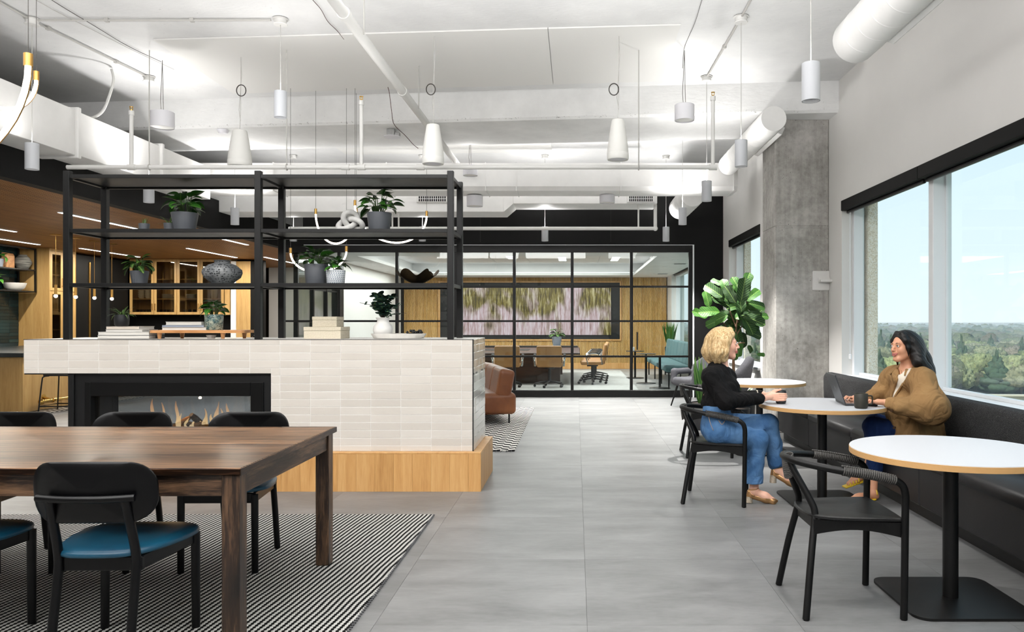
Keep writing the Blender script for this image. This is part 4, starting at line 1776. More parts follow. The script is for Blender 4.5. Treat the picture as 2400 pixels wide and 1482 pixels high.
arc(W(66, 150, 4.1), W(-560, 170, 4.0), .62, 'large glowing arc lamp with brass ends nearest the camera at the upper left', .0145)
arc(W(85, 185, 5.6), W(-95, 130, 5.9), .30, 'smaller glowing arc lamp hanging behind the large arc at the upper left', .0125)
arc(W(681, 592, 9.3), W(812, 588, 9.3), .25, 'lowest glowing arc lamp behind the shelf around the two leafy pots', .0105)
arc(W(740, 500, 9.4), W(835, 498, 9.5), .38, 'glowing arc lamp behind the shelf left of the knot sculpture', .0105)
arc(W(832, 480, 9.3), W(1000, 505, 9.7), .40, 'widest glowing arc lamp behind the shelf and the large leafy pot', .0105)

# ================================================================== fireplace block
TY, BX0, BX1, BT, BB = 6.20, -4.46, -.827, 1.219, .316
t = thing('fireplace_block', 'long cream tiled fireplace wall on an oak plinth', 'fireplace', (-2.6, 6.6, 0))
FB = t
TR = 6.99
m = MB()
g = .0022
m.box(BX0 + g, BX1 - g, TY + g, TR, .945, BT - .004)
m.box(-2.463, BX1 - g, TY + g, TR, BB, .95)
m.build('tile_bed', MT['grout'], t)
tw, th_ = .2440, .0626
xs = [BX0]
x = W(89.5, 0, TY).x
while x < BX1 - .01:
    xs.append(x)
    x += tw
xs.append(BX1)
zs = [BT]
z = W(0, 808.8, TY).z
while z > BB + .01:
    zs.append(z)
    z -= th_
zs.append(BB)
tcache = {}


def tile(w, h, M, parent, mt='tile', dp=.008):
    key = (round(w, 3), round(h, 3), mt)
    if key not in tcache:
        tcache[key] = MB().box(-w / 2, w / 2, -dp / 2, dp / 2, -h / 2, h / 2, .0012).mesh('glazed_tile', MT[mt])
    return inst('tile', tcache[key], parent, M)


jt = .0016
FXR = -2.463
for i in range(len(xs) - 1):
    for j in range(len(zs) - 1):
        x0, x1, z1, z0 = xs[i], xs[i + 1], zs[j], zs[j + 1]
        if z0 >= .943 or x0 >= FXR:
            rc = [(x0, x1, z0, z1)]
        else:
            rc = []
            if z1 > .943:
                rc.append((x0, min(x1, FXR), .943, z1))
            if x1 > FXR:
                rc.append((FXR, x1, z0, z1))
        for (x0, x1, z0, z1) in rc:
            if x1 - x0 < .012 or z1 - z0 < .006:
                continue
            tl = tile(x1 - x0 - 2 * jt, z1 - z0 - 2 * jt, Matrix.Translation(Vector(((x0 + x1) / 2, TY + .004 + random.uniform(-.0006, .0006), (z0 + z1) / 2)) - t.location)
                      @ Euler((random.uniform(-.004, .004), 0, random.uniform(-.003, .003))).to_matrix().to_4x4(), t)
ys = [TY + .012, TY + .012 + tw * .45]
while ys[-1] < TR - tw:
    ys.append(ys[-1] + tw)
ys.append(TR)
for i in range(len(ys) - 1):
    for j in range(len(zs) - 1):
        w, h = ys[i + 1] - ys[i] - 2 * jt, zs[j] - zs[j + 1] - 2 * jt
        tile(w, h, Matrix.Translation(Vector((BX1 - .004, (ys[i] + ys[i + 1]) / 2, (zs[j] + zs[j + 1]) / 2)) - t.location)
             @ Euler((0, random.uniform(-.02, .02), PI / 2 + random.uniform(-.02, .02))).to_matrix().to_4x4(), t)
m = MB()
m.box(BX0 + .004, BX1 - .004, TY + .004, TR, BT - .004, BT + .001)
m.build('ledge', MT['counter'], t)
m = MB()
m.box(BX1 - .009, BX1 - .0005, TY - .001, TY + .009, BB, BT + .001)
m.box(BX0, BX1, TY - .001, TY + .006, BT - .003, BT + .0015)
m.build('edge_trim', MT['blackmetal'], t)
m = MB()
m.box(BX0, BX1, TY + .01, TR, .935, .945)
m.build('soffit_sheet', MT['firebox'], t)
# oak plinth of separate veneer planks
px0, px1, py0, py1 = -4.14, -.762, 6.15, 7.03
m = MB()
m.box(px0, px1 - .006, py0 + .006, py1, 0, .306)
m.build('plinth_core', MT['woodback'], t)
m = MB()
m.box(px0, px1, py0, py1, .302, .3155, .002)
m.build('plinth_top', MT['oak'], t)
pm = MB().box(-.0745, .0745, -.004, .004, 0, .302, .0008).mesh('veneer_plank', MT['oak'])
x = px1 - .10
while x > px0:
    inst('plank', pm, t, Matrix.Translation(Vector((x - .075, py0 + .004, 0)) - t.location))
    x -= .1496
inst('plank', MB().box(-.0495, .0495, -.004, .004, 0, .302, .0008).mesh('veneer_plank', MT['oak']), t, Matrix.Translation(Vector((px1 - .05, py0 + .004, 0)) - t.location))
inst('plank', MB().box(-.439, .439, -.004, .004, 0, .302, .0008).mesh('veneer_plank', MT['oak']), t, Matrix.Translation(Vector((px1 - .004, 6.59, 0)) - t.location) @ Matrix.Rotation(PI / 2, 4, 'Z'))
# see-through gas fire
FR = 6.60
fx0, fx1, fz1 = W(157, 0, TY).x, -2.463, .943
m = MB()
m.box(fx0, fx0 + .045, TY + .01, FR, .3155, fz1, .003)
m.build('end_post', MT['firebox'], t)
m = MB()
o0, o1, oz1 = W(195, 0, TY).x, W(615, 0, TY).x, W(0, 897, TY).z
i0, i1, iz1 = W(220, 0, 6.26).x, W(592, 0, 6.26).x, W(0, 928, 6.26).z
for (ya, yb) in ((TY + .03, TY + .10), (FR - .08, FR - .02)):
    m.box(fx0 + .045, o0, ya, yb, .3155, fz1)
    m.box(o1, fx1, ya, yb, .3155, fz1)
    m.box(o0, o1, ya, yb, oz1, fz1)
m.build('surround', MT['firebox'], t)
m = MB()
for (ya, yb) in ((TY + .015, TY + .11), (FR - .09, FR)):
    m.box(o0, i0, ya, yb, .40, oz1, .004)
    m.box(i1, o1, ya, yb, .40, oz1, .004)
    m.box(i0, i1, ya, yb, iz1, oz1, .004)
    m.box(o0, o1, ya, yb, .3155, .42, .004)
m.build('frame', MT['blackgloss'], t)
m = MB()
m.box(i0, i1, TY + .11, FR - .09, .40, .425)
m.box(i0, i1, TY + .11, FR - .09, iz1, iz1 + .01)
m.box(i0 - .01, i0, TY + .11, FR - .09, .40, iz1)
m.box(i1, i1 + .01, TY + .11, FR - .09, .40, iz1)
m.build('firebox', MT['firebox'], t)
for y in (TY + .075, FR - .05):
    m = MB()
    m.box(i0, i1, y, y + .006, .42, iz1)
    m.build('pane', MT['fireglass'], t)
rl = random.Random(3)
for (px_, py_, L, a, b, mt) in ((425, 992, .17, 20, 35, 'ember'), (462, 985, .16, 70, -40, 'log'), (438, 996, .13, -20, 10, 'log'), (455, 997, .20, 5, 12, 'ember'), (505, 993, .15, 100, 20, 'log'),
                                (475, 999, .2, 160, 8, 'ember'), (390, 1000, .18, 30, 6, 'log'), (340, 1000, .2, -25, 8, 'ember'), (540, 1000, .18, 15, 6, 'log')):
    c = W(px_, py_, 6.41)
    d = Vector((math.cos(math.radians(a)) * math.cos(math.radians(b)), math.sin(math.radians(a)) * math.cos(math.radians(b)), math.sin(math.radians(b)))) * L / 2
    m = MB()
    m.tube([c - d, c - d * .3, c + d * .4, c + d], [.020, .028, .026, .014], 9)
    m.build('log', MT[mt], t, 60)
c0 = W(430, 1003, 6.58)
m = MB()
for i in range(60):
    a = rl.uniform(0, PI)
    m.ball((rl.uniform(i0 + .1, i1 - .1), 6.41 + rl.uniform(-.08, .08), .437), rl.uniform(.012, .024), 6, 4)
tag(m.build('stones', MT['log'], t), kind='stuff')
for (px_, h) in ((285, .10), (305, .13), (330, .08), (359, .28), (382, .25), (415, .26), (424, .16), (442, .12), (482, .20), (497, .15), (512, .26), (520, .2), (534, .24), (545, .14), (560, .08), (348, .14), (400, .12), (455, .1), (470, .1)):
    x = W(px_, 0, 6.41).x
    z0 = .44
    hh = h * 1.0
    pts, rs = [], []
    for i in range(9):
        q = i / 8
        pts.append((x + .018 * math.sin(q * 5 + px_) * q, 6.40 + .02 * math.cos(px_), z0 + hh * q))
        rs.append(max(.002, .030 * (1 - q) ** .75 * (1 + .25 * math.sin(q * 9 + px_))))
    m = MB()
    m.tube(pts, rs, 8, flat=.5)
    m.build('flame', MT['flame'], t, 180)
lamp('POINT', 'gas_fire', (W(430, 0, 6.41).x, 6.41, .70), 3, (1, .6, .28), radius=.01)

# ---- black steel shelving on the ledge
SY0, SY1 = 6.25, 6.745
t = thing('shelf_unit', 'tall black steel shelving standing on the tiled fireplace wall', 'shelf', (-2.58, 6.5, BT))
SHX = [-4.135, -2.583, -1.02]
pw = .025
for x in SHX:
    for y in (SY0, SY1):
        m = MB()
        m.box(x - pw, x + pw, y - pw, y + pw, BT + .001, 2.588, .002)
        m.build('post', MT['blackmetal'], t)
for z in (2.558, 2.117, 1.676):
    for a, b in ((SHX[0], SHX[1]), (SHX[1], SHX[2])):
        m = MB()
        m.box(a + pw, b - pw, SY0 - .02, SY0 + .008, z - .030, z, .002)
        m.box(a + pw, b - pw, SY1 - .008, SY1 + .02, z - .030, z, .002)
        m.build('rail', MT['blackmetal'], t)
        m = MB()
        m.box(a + pw + .001, b - pw - .001, SY0 + .008, SY1 - .008, z - .016, z - .001, .001)
        m.build('shelf_board', MT['blackmetal'], t)
    for x in SHX:
        m = MB()
        m.box(x - .015, x + .015, SY0 + pw, SY1 - pw, z - .030, z - .0005, .002)
        m.build('side_rail', MT['blackmetal'], t)

# ================================================================== dining table on the striped rug
m = MB()
rx0, rx1, ry0, ry1 = -5.4, -1.0, 1.6, 5.385
m.box(rx0, rx1, ry0, ry1, .0005, .012, .004)
r = tag(m.build('area_rug', MT['rug']), 'black and white woven rug in fine diagonal stripes under the dining table', 'rug')
m = MB()
for i in range(150):
    y = ry0 + (i + .5) * (ry1 - ry0) / 150
    m.tube([(rx1 - .004, y, .008), (rx1 + .010, y + .004, .009), (rx1 + .004, y + .010, .004)], .004, 4)
ORG[r.name] = r.location.copy()
tag(m.build('bound_edge', MT['bookdark'], r), kind='stuff')

TT = .77
t = thing('dining_table', 'long dark stained pine dining table', 'table', (-2.65, 3.7, .012))
m = MB()
m.box(-4.0, -1.352, 3.095, 4.335, TT - .030, TT, .004)
m.build('tabletop', MT['tabletop'], t)
m = MB()
m.box(-1.3535, -1.3495, 3.095, 4.335, TT - .030, TT - .0008, .001)
m.build('end_board', MT['tablelegy'], t)
lw = .074
for x in (-1.365 - lw, -3.985):
    for y in (3.115, 4.315 - lw):
        m = MB()
        m.box(x, x + lw, y, y + lw, .0125, TT - .032, .004)
        m.build('leg', MT['tablelegz'], t)
ap = .088
for y in (3.125, 4.285):
    m = MB()
    m.box(-3.91, -1.44, y, y + .022, TT - .032 - ap, TT - .031, .002)
    m.build('apron', MT['tablelegx'], t)
for x in (-1.397, -3.975):
    m = MB()
    m.box(x, x + .022, 3.19, 4.24, TT - .032 - ap, TT - .031, .002)
    m.build('apron', MT['tablelegy'], t)


def dining_chair(loc, rz, label):
    t = thing('dining_chair', label, 'chair', loc, rz, 'black dining chairs with teal seats', local=True)
    # seat pad: rounded trapezoid, softly domed
    m = MB()

    def outline(s, z, k=1.0):
        pts = []
        for i in range(48):
            a = 2 * PI * i / 48
            c, d = math.cos(a), math.sin(a)
            e = 2 / 3.4
            u = math.copysign(abs(c) ** e, c)
            w = math.copysign(abs(d) ** e, d)
            hw = (.235 + .03 * (w)) - (.03 if w < 0 else 0) * abs(w)
            pts.append((u * hw * s, -.02 + w * .235 * s, z))
        return pts
    rings = [outline(.90, .430), outline(.99, .436), outline(1.0, .446), outline(.985, .455), outline(.93, .462), outline(.7, .466), outline(.35, .463), outline(.05, .461)]
    vs = [p for r in rings for p in r]
    fs = []
    for i in range(len(rings) - 1):
        for j in range(48):
            fs.append((i * 48 + j, i * 48 + (j + 1) % 48, (i + 1) * 48 + (j + 1) % 48, (i + 1) * 48 + j))
    fs.append(tuple(range(48))[::-1])
    fs.append(tuple(range(7 * 48, 8 * 48)))
    m.add(vs, fs)
    tag(m.build('seat', MT['tealseat'], t, 180), 'deep teal leather seat pad')
    m = MB()
    m.box(-.17, .17, -.212, -.192, .375, .430, .003)
    m.box(-.19, .19, .168, .186, .375, .430, .003)
    for s in (-1, 1):
        m.obox((s * .172, -.015, .4025), (.018, .38, .055), Matrix.Rotation(-s * .10, 3, 'Z'), .003)
    m.build('seat_frame', MT['blackpaint'], t)
    for s in (-1, 1):
        m = MB()
        m.tube([(s * .198, .178, 0), (s * .196, .178, .42)], [.0175, .0195], 14)
        m.build('leg', MT['blackpaint'], t, 40)
        m = MB()
        m.tube(spline([(s * .150, -.275, 0), (s * .150, -.245, .2), (s * .149, -.217, .37), (s * .149, -.216, .44), (s * .146, -.245, .55), (s * .142, -.285, .675)], 5), .0175, 14)
        m.build('leg', MT['blackpaint'], t, 40)
    m = MB()
    m.tube(spline([(-.183, -.288, .678), (-.09, -.306, .676), (0, -.311, .676), (.09, -.306, .676), (.183, -.288, .678)], 6), .0145, 12)
    m.build('back_rail', MT['blackpaint'], t, 40)
    # curved backrest panel
    m = MB()
    pr = rrect(-.238, .238, .572, .812, .098, 8)

    def bend(x, z, d):
        return (x, -.285 + 1.15 * x * x + d - .10 * (z - .6), z)
    n = len(pr)
    loops = []
    for (s, d) in ((.96, .0), (1.0, .004), (1.0, .012), (.96, .016)):
        loops.append([bend(p[0] * s, .692 + (p[1] - .692) * s, d) for p in pr])
    inner = []
    for s, d in ((.80, 0), (.5, 0), (.2, 0)):
        inner.append([bend(p[0] * s, .692 + (p[1] - .692) * s, d) for p in pr])
    outer = []
    for s, d in ((.80, .016), (.5, .016), (.2, .016)):
        outer.append([bend(p[0] * s, .692 + (p[1] - .692) * s, d) for p in pr])
    rings = inner[::-1] + loops + outer
    vs = [p for r in rings for p in r]
    fs = [tuple(range(n))]
    for i in range(len(rings) - 1):
        for j in range(n):
            fs.append((i * n + j, (i + 1) * n + j, (i + 1) * n + (j + 1) % n, i * n + (j + 1) % n))
    fs.append(tuple(range((len(rings) - 1) * n, len(rings) * n))[::-1])
    m.add(vs, fs)
    m.fix = True
    m.build('backrest', MT['blackpaint'], t, 45)
    return t


dc = dining_chair((-1.872, 3.21, .0125), math.radians(1.5), 'black dining chair with teal seat nearest the camera, its back to us')
copy_tree(dc, (-2.625, 3.25, .0125), math.radians(2), 'black dining chair with teal seat cut off by the left edge of the photo')
copy_tree(dc, (-1.925, 4.30, .0125), math.radians(181), 'black dining chair on the far side of the table, nearest its right end')
copy_tree(dc, (-2.615, 4.30, .0125), math.radians(180), 'black dining chair on the far side of the table, in front of the flames')
copy_tree(dc, (-3.30, 4.30, .0125), math.radians(179), 'black dining chair on the far side of the table, in front of the bar stool')

# ================================================================== round tables and banquette
TZ = .736


def round_table(x, y, label, r=.47):
    t = thing('round_table', label, 'table', (x, y, 0), group='round white tables by the window')
    m = MB()
    m.lathe([(r - .002, TZ - .0312), (r, TZ - .030), (r, TZ - .0035), (r - .001, TZ - .0030)], (x, y, 0), 72)
    m.build('ply_edge', MT['ply'], t, 40)
    m = MB()
    m.lathe([(r - .0012, TZ - .0030), (r - .002, TZ), (0, TZ)], (x, y, 0), 72)
    m.build('tabletop', MT['laminate'], t, 40)
    m = MB()
    m.lathe([(0, TZ - .0312), (r - .002, TZ - .0312)], (x, y, 0), 48)
    m.build('underside', MT['blackmetal'], t, 40)
    m = MB()
    m.cyl((x, y, .012), (x, y, TZ - .036), .036, n=28)
    m.lathe([(.0, TZ - .045), (.17, TZ - .043), (.17, TZ - .0315), (0, TZ - .0315)], (x, y, 0), 24)
    m.build('column', MT['blackmetal'], t, 40)
    m = MB()
    q = [(x + a, y + b) for a, b in rrect(-.288, .288, -.288, .288, .075, 8)]
    m.prism(q, 0.0015, .013)
    m.build('base', MT['blackmetal'], t)
    return t


round_table(1.838, 3.77, 'round white topped table nearest the camera, cut by the right edge of the photo')
round_table(1.88, 5.87, 'round white topped table with the laptop and mugs between the two women')
round_table(1.925, 8.06, 'empty round white topped table in front of the grey column')

t = thing('banquette', 'long built-in charcoal banquette under the window', 'bench', (2.7, 5, 0))
by0, by1 = 1.2, 8.95
m = MB()
m.box(2.42, 3.04, by0, by1, 0, .10)
m.build('toe_kick', MT['kick'], t)
segs = [1.2, 2.55, 3.95, 5.25, 6.55, 7.75, by1]
for a, b in zip(segs[:-1], segs[1:]):
    m = MB()
    m.box(2.345, 2.93, a + .003, b - .003, .10, .39, .012)
    m.build('seat_base', MT['vinyl'], t)
    m = MB()
    m.M = None
    vs = []

    def prof(k):
        return k
    nx = 12
    m.box(2.33, 2.93, a + .003, b - .003, .36, .455, .028)
    m.build('seat_cushion', MT['vinyl'], t, 50)
for a, b in zip([1.2, 3.95, 6.55], [3.95, 6.55, by1]):
    s = MB()
    ny = max(8, int((b - a) / .05))
    rows = [(2.90, .44), (2.872, .50), (2.862, .60), (2.866, .70), (2.875, .745), (2.893, .768), (2.925, .778), (2.965, .778), (2.99, .77), (2.995, .74)]

    def fn(u, v):
        k = v * (len(rows) - 1)
        i = min(int(k), len(rows) - 2)
        f = k - i
        x = rows[i][0] * (1 - f) + rows[i + 1][0] * f
        z = rows[i][1] * (1 - f) + rows[i + 1][1] * f
        y = a + .002 + (b - a - .004) * u
        e = min(u, 1 - u) * (b - a)
        rr = .05
        if e < rr:
            q = rr - math.sqrt(max(0, rr * rr - (rr - e) ** 2))
            x += q * .5 * (1 if x < 2.93 else -1)
            z -= q * .6
        tuft = .006 * math.sin(y * 16) * math.sin(z * 18)
        return (x + tuft * (1 if z < .74 else 0), y, z)
    s.grid(fn, ny + 1, 28)
    n = len(s.v)
    s.v += [(2.995, a + .002, .44), (2.995, b - .002, .44)]
    left = [j * (ny + 1) for j in range(28)]
    right = [j * (ny + 1) + ny for j in range(28)]
    s.f.append(tuple(left) + (n,))
    s.f.append(tuple(right[::-1]) + (n + 1,))
    s.f.append((27 * (ny + 1), 27 * (ny + 1) + ny, n + 1, n))
    s.m += [0, 0, 0]
    s.fix = True
    s.build('backrest', MT['tweed'], t, 60)


def cord_coil(path, r, turns, rc, n=5, per=9):
    P = spline(path, 10)
    L = [0]
    for i in range(1, len(P)):
        L.append(L[-1] + (P[i] - P[i - 1]).length)
    pts = []
    up = Vector((0, 0, 1))
    tot = turns * per
    for i in range(tot + 1):
        s = L[-1] * i / tot
        j = max(1, next((q for q in range(1, len(L)) if L[q] >= s - 1e-9), len(L) - 1))
        f = (s - L[j - 1]) / max(L[j] - L[j - 1], 1e-6)
        p = P[j - 1].lerp(P[j], f)
        d = (P[j] - P[j - 1]).normalized()
        u = d.cross(up)
        u = u.normalized() if u.length > 1e-3 else Vector((1, 0, 0))
        w = u.cross(d)
        a = 2 * PI * i / per
        pts.append(p + (u * math.cos(a) + w * math.sin(a)) * r)
    m = MB()
    m.tube(pts, rc, n)
    return m


def cord_chair(loc, rz, label):
    t = thing('cord_armchair', label, 'chair', loc, rz, 'black cord wrapped armchairs', local=True)
    R = .0165
    half = [(.232, -.232, .52), (.231, -.233, .575), (.215, -.236, .617), (.17, -.238, .642), (.08, -.238, .660), (-.05, -.222, .677), (-.16, -.165, .692), (-.235, -.085, .702), (-.255, 0, .705)]
    full = half + [(x, -y, z) for (x, y, z) in half[:-1][::-1]]
    m = MB()
    m.tube(spline(full, 6), R * 1.05, 14)
    m.build('arm_rail', MT['blackwood'], t, 60)
    for s in (-1, 1):
        m = MB()
        m.tube(spline([(.225, s * .232, .004), (.229, s * .232, .25), (.232, s * .232, .50), (.232, s * .232, .525)], 4), [.0165] * 13, 14)
        m.cyl((.225, s * .232, 0), (.225, s * .232, .006), .012, n=12)
        m.build('leg', MT['blackwood'], t, 60)
        m = MB()
        m.tube(spline([(-.222, s * .236, .004), (-.185, s * .185, .25), (-.155, s * .140, .42), (-.150, s * .128, .475), (-.170, s * .108, .53), (-.225, s * .062, .645), (-.243, s * .042, .698)], 5), .0165, 14)
        m.cyl((-.222, s * .236, 0), (-.222, s * .236, .006), .012, n=12)
        m.build('leg', MT['blackwood'], t, 60)
        m = cord_coil([(.185, s * .237, .636), (.08, s * .238, .660), (-.05, s * .222, .677)], .0185, 26, .0042)
        tag(m.build('cord_wrap', MT['cord'], t, 180), 'dark grey paper cord wound around the arm')
        m = MB()
        for i in range(24):
            q = i / 23
            c = Vector((.185, s * .237, .636)).lerp(Vector((-.05, s * .224, .678)), q)
            m.ball((c.x, c.y - s * .004, c.z + .022 + .004 * math.sin(q * PI)), (.0075, .006, .0045), 6, 4)
        tag(m.build('cord_knot', MT['cord'], t, 180), kind='stuff')
    m = cord_coil([(-.250, 0, .715), (-.240, 0, .66), (-.225, 0, .62)], .052, 13, .0045, 5, 12)
    m.v = [(x * .55 - .112, y, z) if False else (-.236 + (x + .236) * .45, y, z) for (x, y, z) in m.v]
    tag(m.build('cord_wrap', MT['cord'], t, 180), 'dark grey paper cord binding the two back legs together')
    # seat and aprons
    m = MB()
    out = [(-.175, -.12), (-.19, 0), (-.175, .12), (-.12, .175), (.0, .205), (.215, .222), (.232, .215), (.238, 0), (.232, -.215), (.215, -.222), (.0, -.205), (-.12, -.175)]
    sp = [(p.x, p.y) for p in spline([(a, b, 0) for a, b in out], 4, closed=True)]
    rings = []
    for s_, z in ((.94, .440), (1.0, .446), (1.0, .456), (.97, .461), (.8, .458), (.45, .450), (.1, .447)):
        rings.append([(.02 + (a - .02) * s_, b * s_, z) for a, b in sp])
    n = len(sp)
    vs = [p for r_ in rings for p in r_]
    fs = [tuple(range(n))]
    for i in range(len(rings) - 1):
        for j in range(n):
            fs.append((i * n + j, (i + 1) * n + j, (i + 1) * n + (j + 1) % n, i * n + (j + 1) % n))
    fs.append(tuple(range((len(rings) - 1) * n, len(rings) * n))[::-1])
    m.add(vs, fs)
    m.fix = True
    m.build('seat', MT['blackseat'], t, 35)
    for s in (-1, 1):
        m = MB()
        pts = []
        for i in range(13):
            q = i / 12
            pts.append((-.165 + .385 * q, .372 + .028 * math.sin(PI * q)))
        poly = pts + [(.22, .440), (-.165, .440)]
        m.prism(poly, -.009, .009, 'y')
        m.v = [(x, s * (.158 + .14 * (x + .165)) + y, z) for (x, y, z) in m.v]
        m.build('apron', MT['blackwood'], t, 40)
    m = MB()
    pts = [(-.20 + .40 * i / 12, .380 + .022 * math.sin(PI * i / 12)) for i in range(13)]
    m.prism(pts + [(.20, .440), (-.20, .440)], .205, .222, 'x')
    m.build('apron', MT['blackwood'], t, 40)
    m = MB()
    m.prism([(-.12, .39), (.12, .39), (.12, .440), (-.12, .440)], -.158, -.142, 'x')
    m.build('apron', MT['blackwood'], t, 40)
    return t


cc = cord_chair((1.27, 3.735, 0), 0, 'black cord wrapped armchair, empty, nearest the camera')
cord_w = copy_tree(cc, (1.07, 5.905, 0), math.radians(-14.5), 'black cord wrapped armchair the blonde woman sits on')
copy_tree(cc, (1.33, 7.89, 0), 0, 'black cord wrapped armchair behind the blonde woman at the far round table')

# ================================================================== lounge
m = MB()
m.prism([(-3.9, 8.06), (-.645, 8.06), (-.655, 12.1), (-3.9, 12.1)], .0005, .012)
r = tag(m.build('area_rug', MT['rug2']), 'black and white chequered flat-weave rug under the cognac sofa', 'rug')
ORG[r.name] = r.location.copy()
m = MB()
for i in range(16):
    x = -.66 - i * .055 - random.uniform(0, .02)
    m.tube([(x, 8.062, .01), (x + random.uniform(-.015, .015), 8.04, .006), (x + random.uniform(-.02, .02), 8.022, .003)], .004, 4)
tag(m.build('fringe', MT['bookdark'], r), kind='stuff')

# cognac leather sofa: local +x is where it faces, +y along its back
ang = math.radians(180 + 14.5)
u = Vector((math.cos(ang), math.sin(ang), 0))
st = thing('leather_sofa', 'cognac leather sofa with channelled back behind the fireplace wall', 'sofa', (-1.41, 10.95, 0), ang, local=True)
L = .95


def soft(fn_rows, y0, y1, ny=9, pin=.02):
    pass


def pillow(name, x0, x1, y0, y1, z0, z1, lean, par, mt, bulge=.022, rad=.045):
    s = SDF(.012)
    c = ((x0 + x1) / 2, (y0 + y1) / 2, (z0 + z1) / 2)
    R = Matrix.Rotation(lean, 3, 'Y')
    s.rbox(c, ((x1 - x0) / 2, (y1 - y0) / 2, (z1 - z0) / 2), rad, R, 0)
    return s.build(name, mt, par, smooth=2)


nseg = 3
for i in range(nseg):
    a, b = -L + 2 * L * i / nseg, -L + 2 * L * (i + 1) / nseg
    pillow('back_cushion', -.36, -.15, a - .006, b + .006, .36, .735, math.radians(-10), st, MT['cognac'], rad=.05)
pillow('seat_cushion', -.40, .40, -L - .01, L + .01, .14, .425, 0, st, MT['cognac'], rad=.06)
for (x, y) in ((-.33, -.78), (-.33, .78), (.3, -.78), (.3, .78)):
    m = MB()
    m.cyl((x, y, .013), (x, y, .16), .012, n=10)
    m.build('leg', MT['blackmetal'], st, 40)


def lounge_chair(loc, rz, label):
    t = thing('lounge_chair', label, 'armchair', loc, rz, 'charcoal boucle lounge chairs', local=True)
    s = SDF(.012)
    s.rbox((.02, 0, .40), (.27, .26, .07), .05, None, .03)
    s.build('seat_cushion', MT['greywool'], t, smooth=2)
    s = SDF(.014)
    for i in range(-9, 10):
        a = i / 9 * 1.15
        x, y = -.10 - .24 * math.cos(a), .34 * math.sin(a)
        top = .80 - .20 * (abs(i) / 9) ** 1.5
        s.cap((x * .9 + .02, y * .88, .42), (x * 1.06, y * 1.05, top), .045, .05, .07)
    for sg in (-1, 1):
        s.cap((-.06, sg * .33, .56), (.20, sg * .315, .55), .052, .048, .07)
        s.cap((.20, sg * .315, .55), (.235, sg * .29, .40), .048, .04, .05)
        s.cap((-.1, sg * .30, .42), (.2, sg * .28, .38), .05, .05, .05)
    s.build('shell', MT['greywool'], t, smooth=2)
    for sx in (-1, 1):
        for sy in (-1, 1):
            m = MB()
            m.tube([(sx * .20, sy * .2, .36), (sx * .29, sy * .27, 0)], [.018, .011], 10)
            m.build('leg', MT['blackwood'], t, 40)
    return t


lc = lounge_chair((1.92, 12.35, 0), math.radians(205), 'charcoal boucle lounge chair with splayed black legs before the glass front')
copy_tree(lc, (2.16, 11.2, 0), math.radians(165), 'charcoal boucle lounge chair beside the narrow window, behind the fig trunk')

# ================================================================== meeting room furniture
t = thing('carpet', 'pale grey carpet under the meeting table', 'carpet', (-2, 18, 0))
m = MB()
m.box(-4.95, 1.25, 14.6, 21.6, -.001, .006)
m.build('pile', MT['carpet'], t)
t = thing('meeting_table', 'large dark walnut meeting table', 'table', (-2, 18.5, 0))
m = MB()
m.box(-4.4, .09, 16.45, 20.4, .655, .70, .01)
m.build('tabletop', MT['conftable'], t)
m = MB()
m.box(-4.0, -.35, 16.95, 17.05, .006, .655)
m.box(-4.0, -.35, 19.8, 19.9, .006, .655)
m.build('base_panel', MT['conftable'], t)
m = MB()
m.box(-4.35, .05, 20.0, 20.36, .70, .735, .006)
m.build('raised_ledge', MT['blackmetal'], t)
m = MB()
m.box(-2.6, -1.1, 17.8, 18.6, .7002, .704)
m.build('inlay', MT['blackmetal'], t)


def task_chair(loc, rz, label):
    t = thing('task_chair', label, 'chair', loc, rz, 'tan leather task chairs', local=True)
    pillow('backrest', -.30, -.225, -.26, .26, .43, .87, math.radians(-10), t, MT['tan'], rad=.035)
    pillow('seat', -.24, .26, -.26, .26, .42, .50, 0, t, MT['tan'], rad=.035)
    for s in (-1, 1):
        m = MB()
        m.tube(spline([(-.20, s * .29, .44), (-.16, s * .31, .64), (.08, s * .31, .66), (.14, s * .30, .60), (.10, s * .29, .44)], 5), .014, 8, flat=1.8)
        tag(m.build('armrest', MT['chrome'], t, 60), 'polished metal armrest loop')
        m = MB()
        m.box(-.17, .10, s * .31 - .025, s * .31 + .025, .665, .685, .006)
        m.build('arm_pad', MT['plastic'], t)
    m = MB()
    m.cyl((0, 0, .10), (0, 0, .43), .03, n=12)
    m.box(-.12, .12, -.1, .1, .385, .42, .006)
    m.build('gas_column', MT['plastic'], t, 40)
    for i in range(5):
        a = 2 * PI * i / 5 + .3
        m = MB()
        m.tube([(0, 0, .12), (.15 * math.cos(a), .15 * math.sin(a), .105), (.31 * math.cos(a), .31 * math.sin(a), .075)], [.028, .024, .016], 8, flat=.7)
        b = m.build('base_arm', MT['plastic'], t, 60)
        m = MB()
        c = (.31 * math.cos(a), .31 * math.sin(a))
        m.cyl((c[0] - .02 * math.sin(a), c[1] + .02 * math.cos(a), .03), (c[0] + .02 * math.sin(a), c[1] - .02 * math.cos(a), .03), .028, n=12)
        m.build('caster', MT['plastic'], b, 40)
    return t


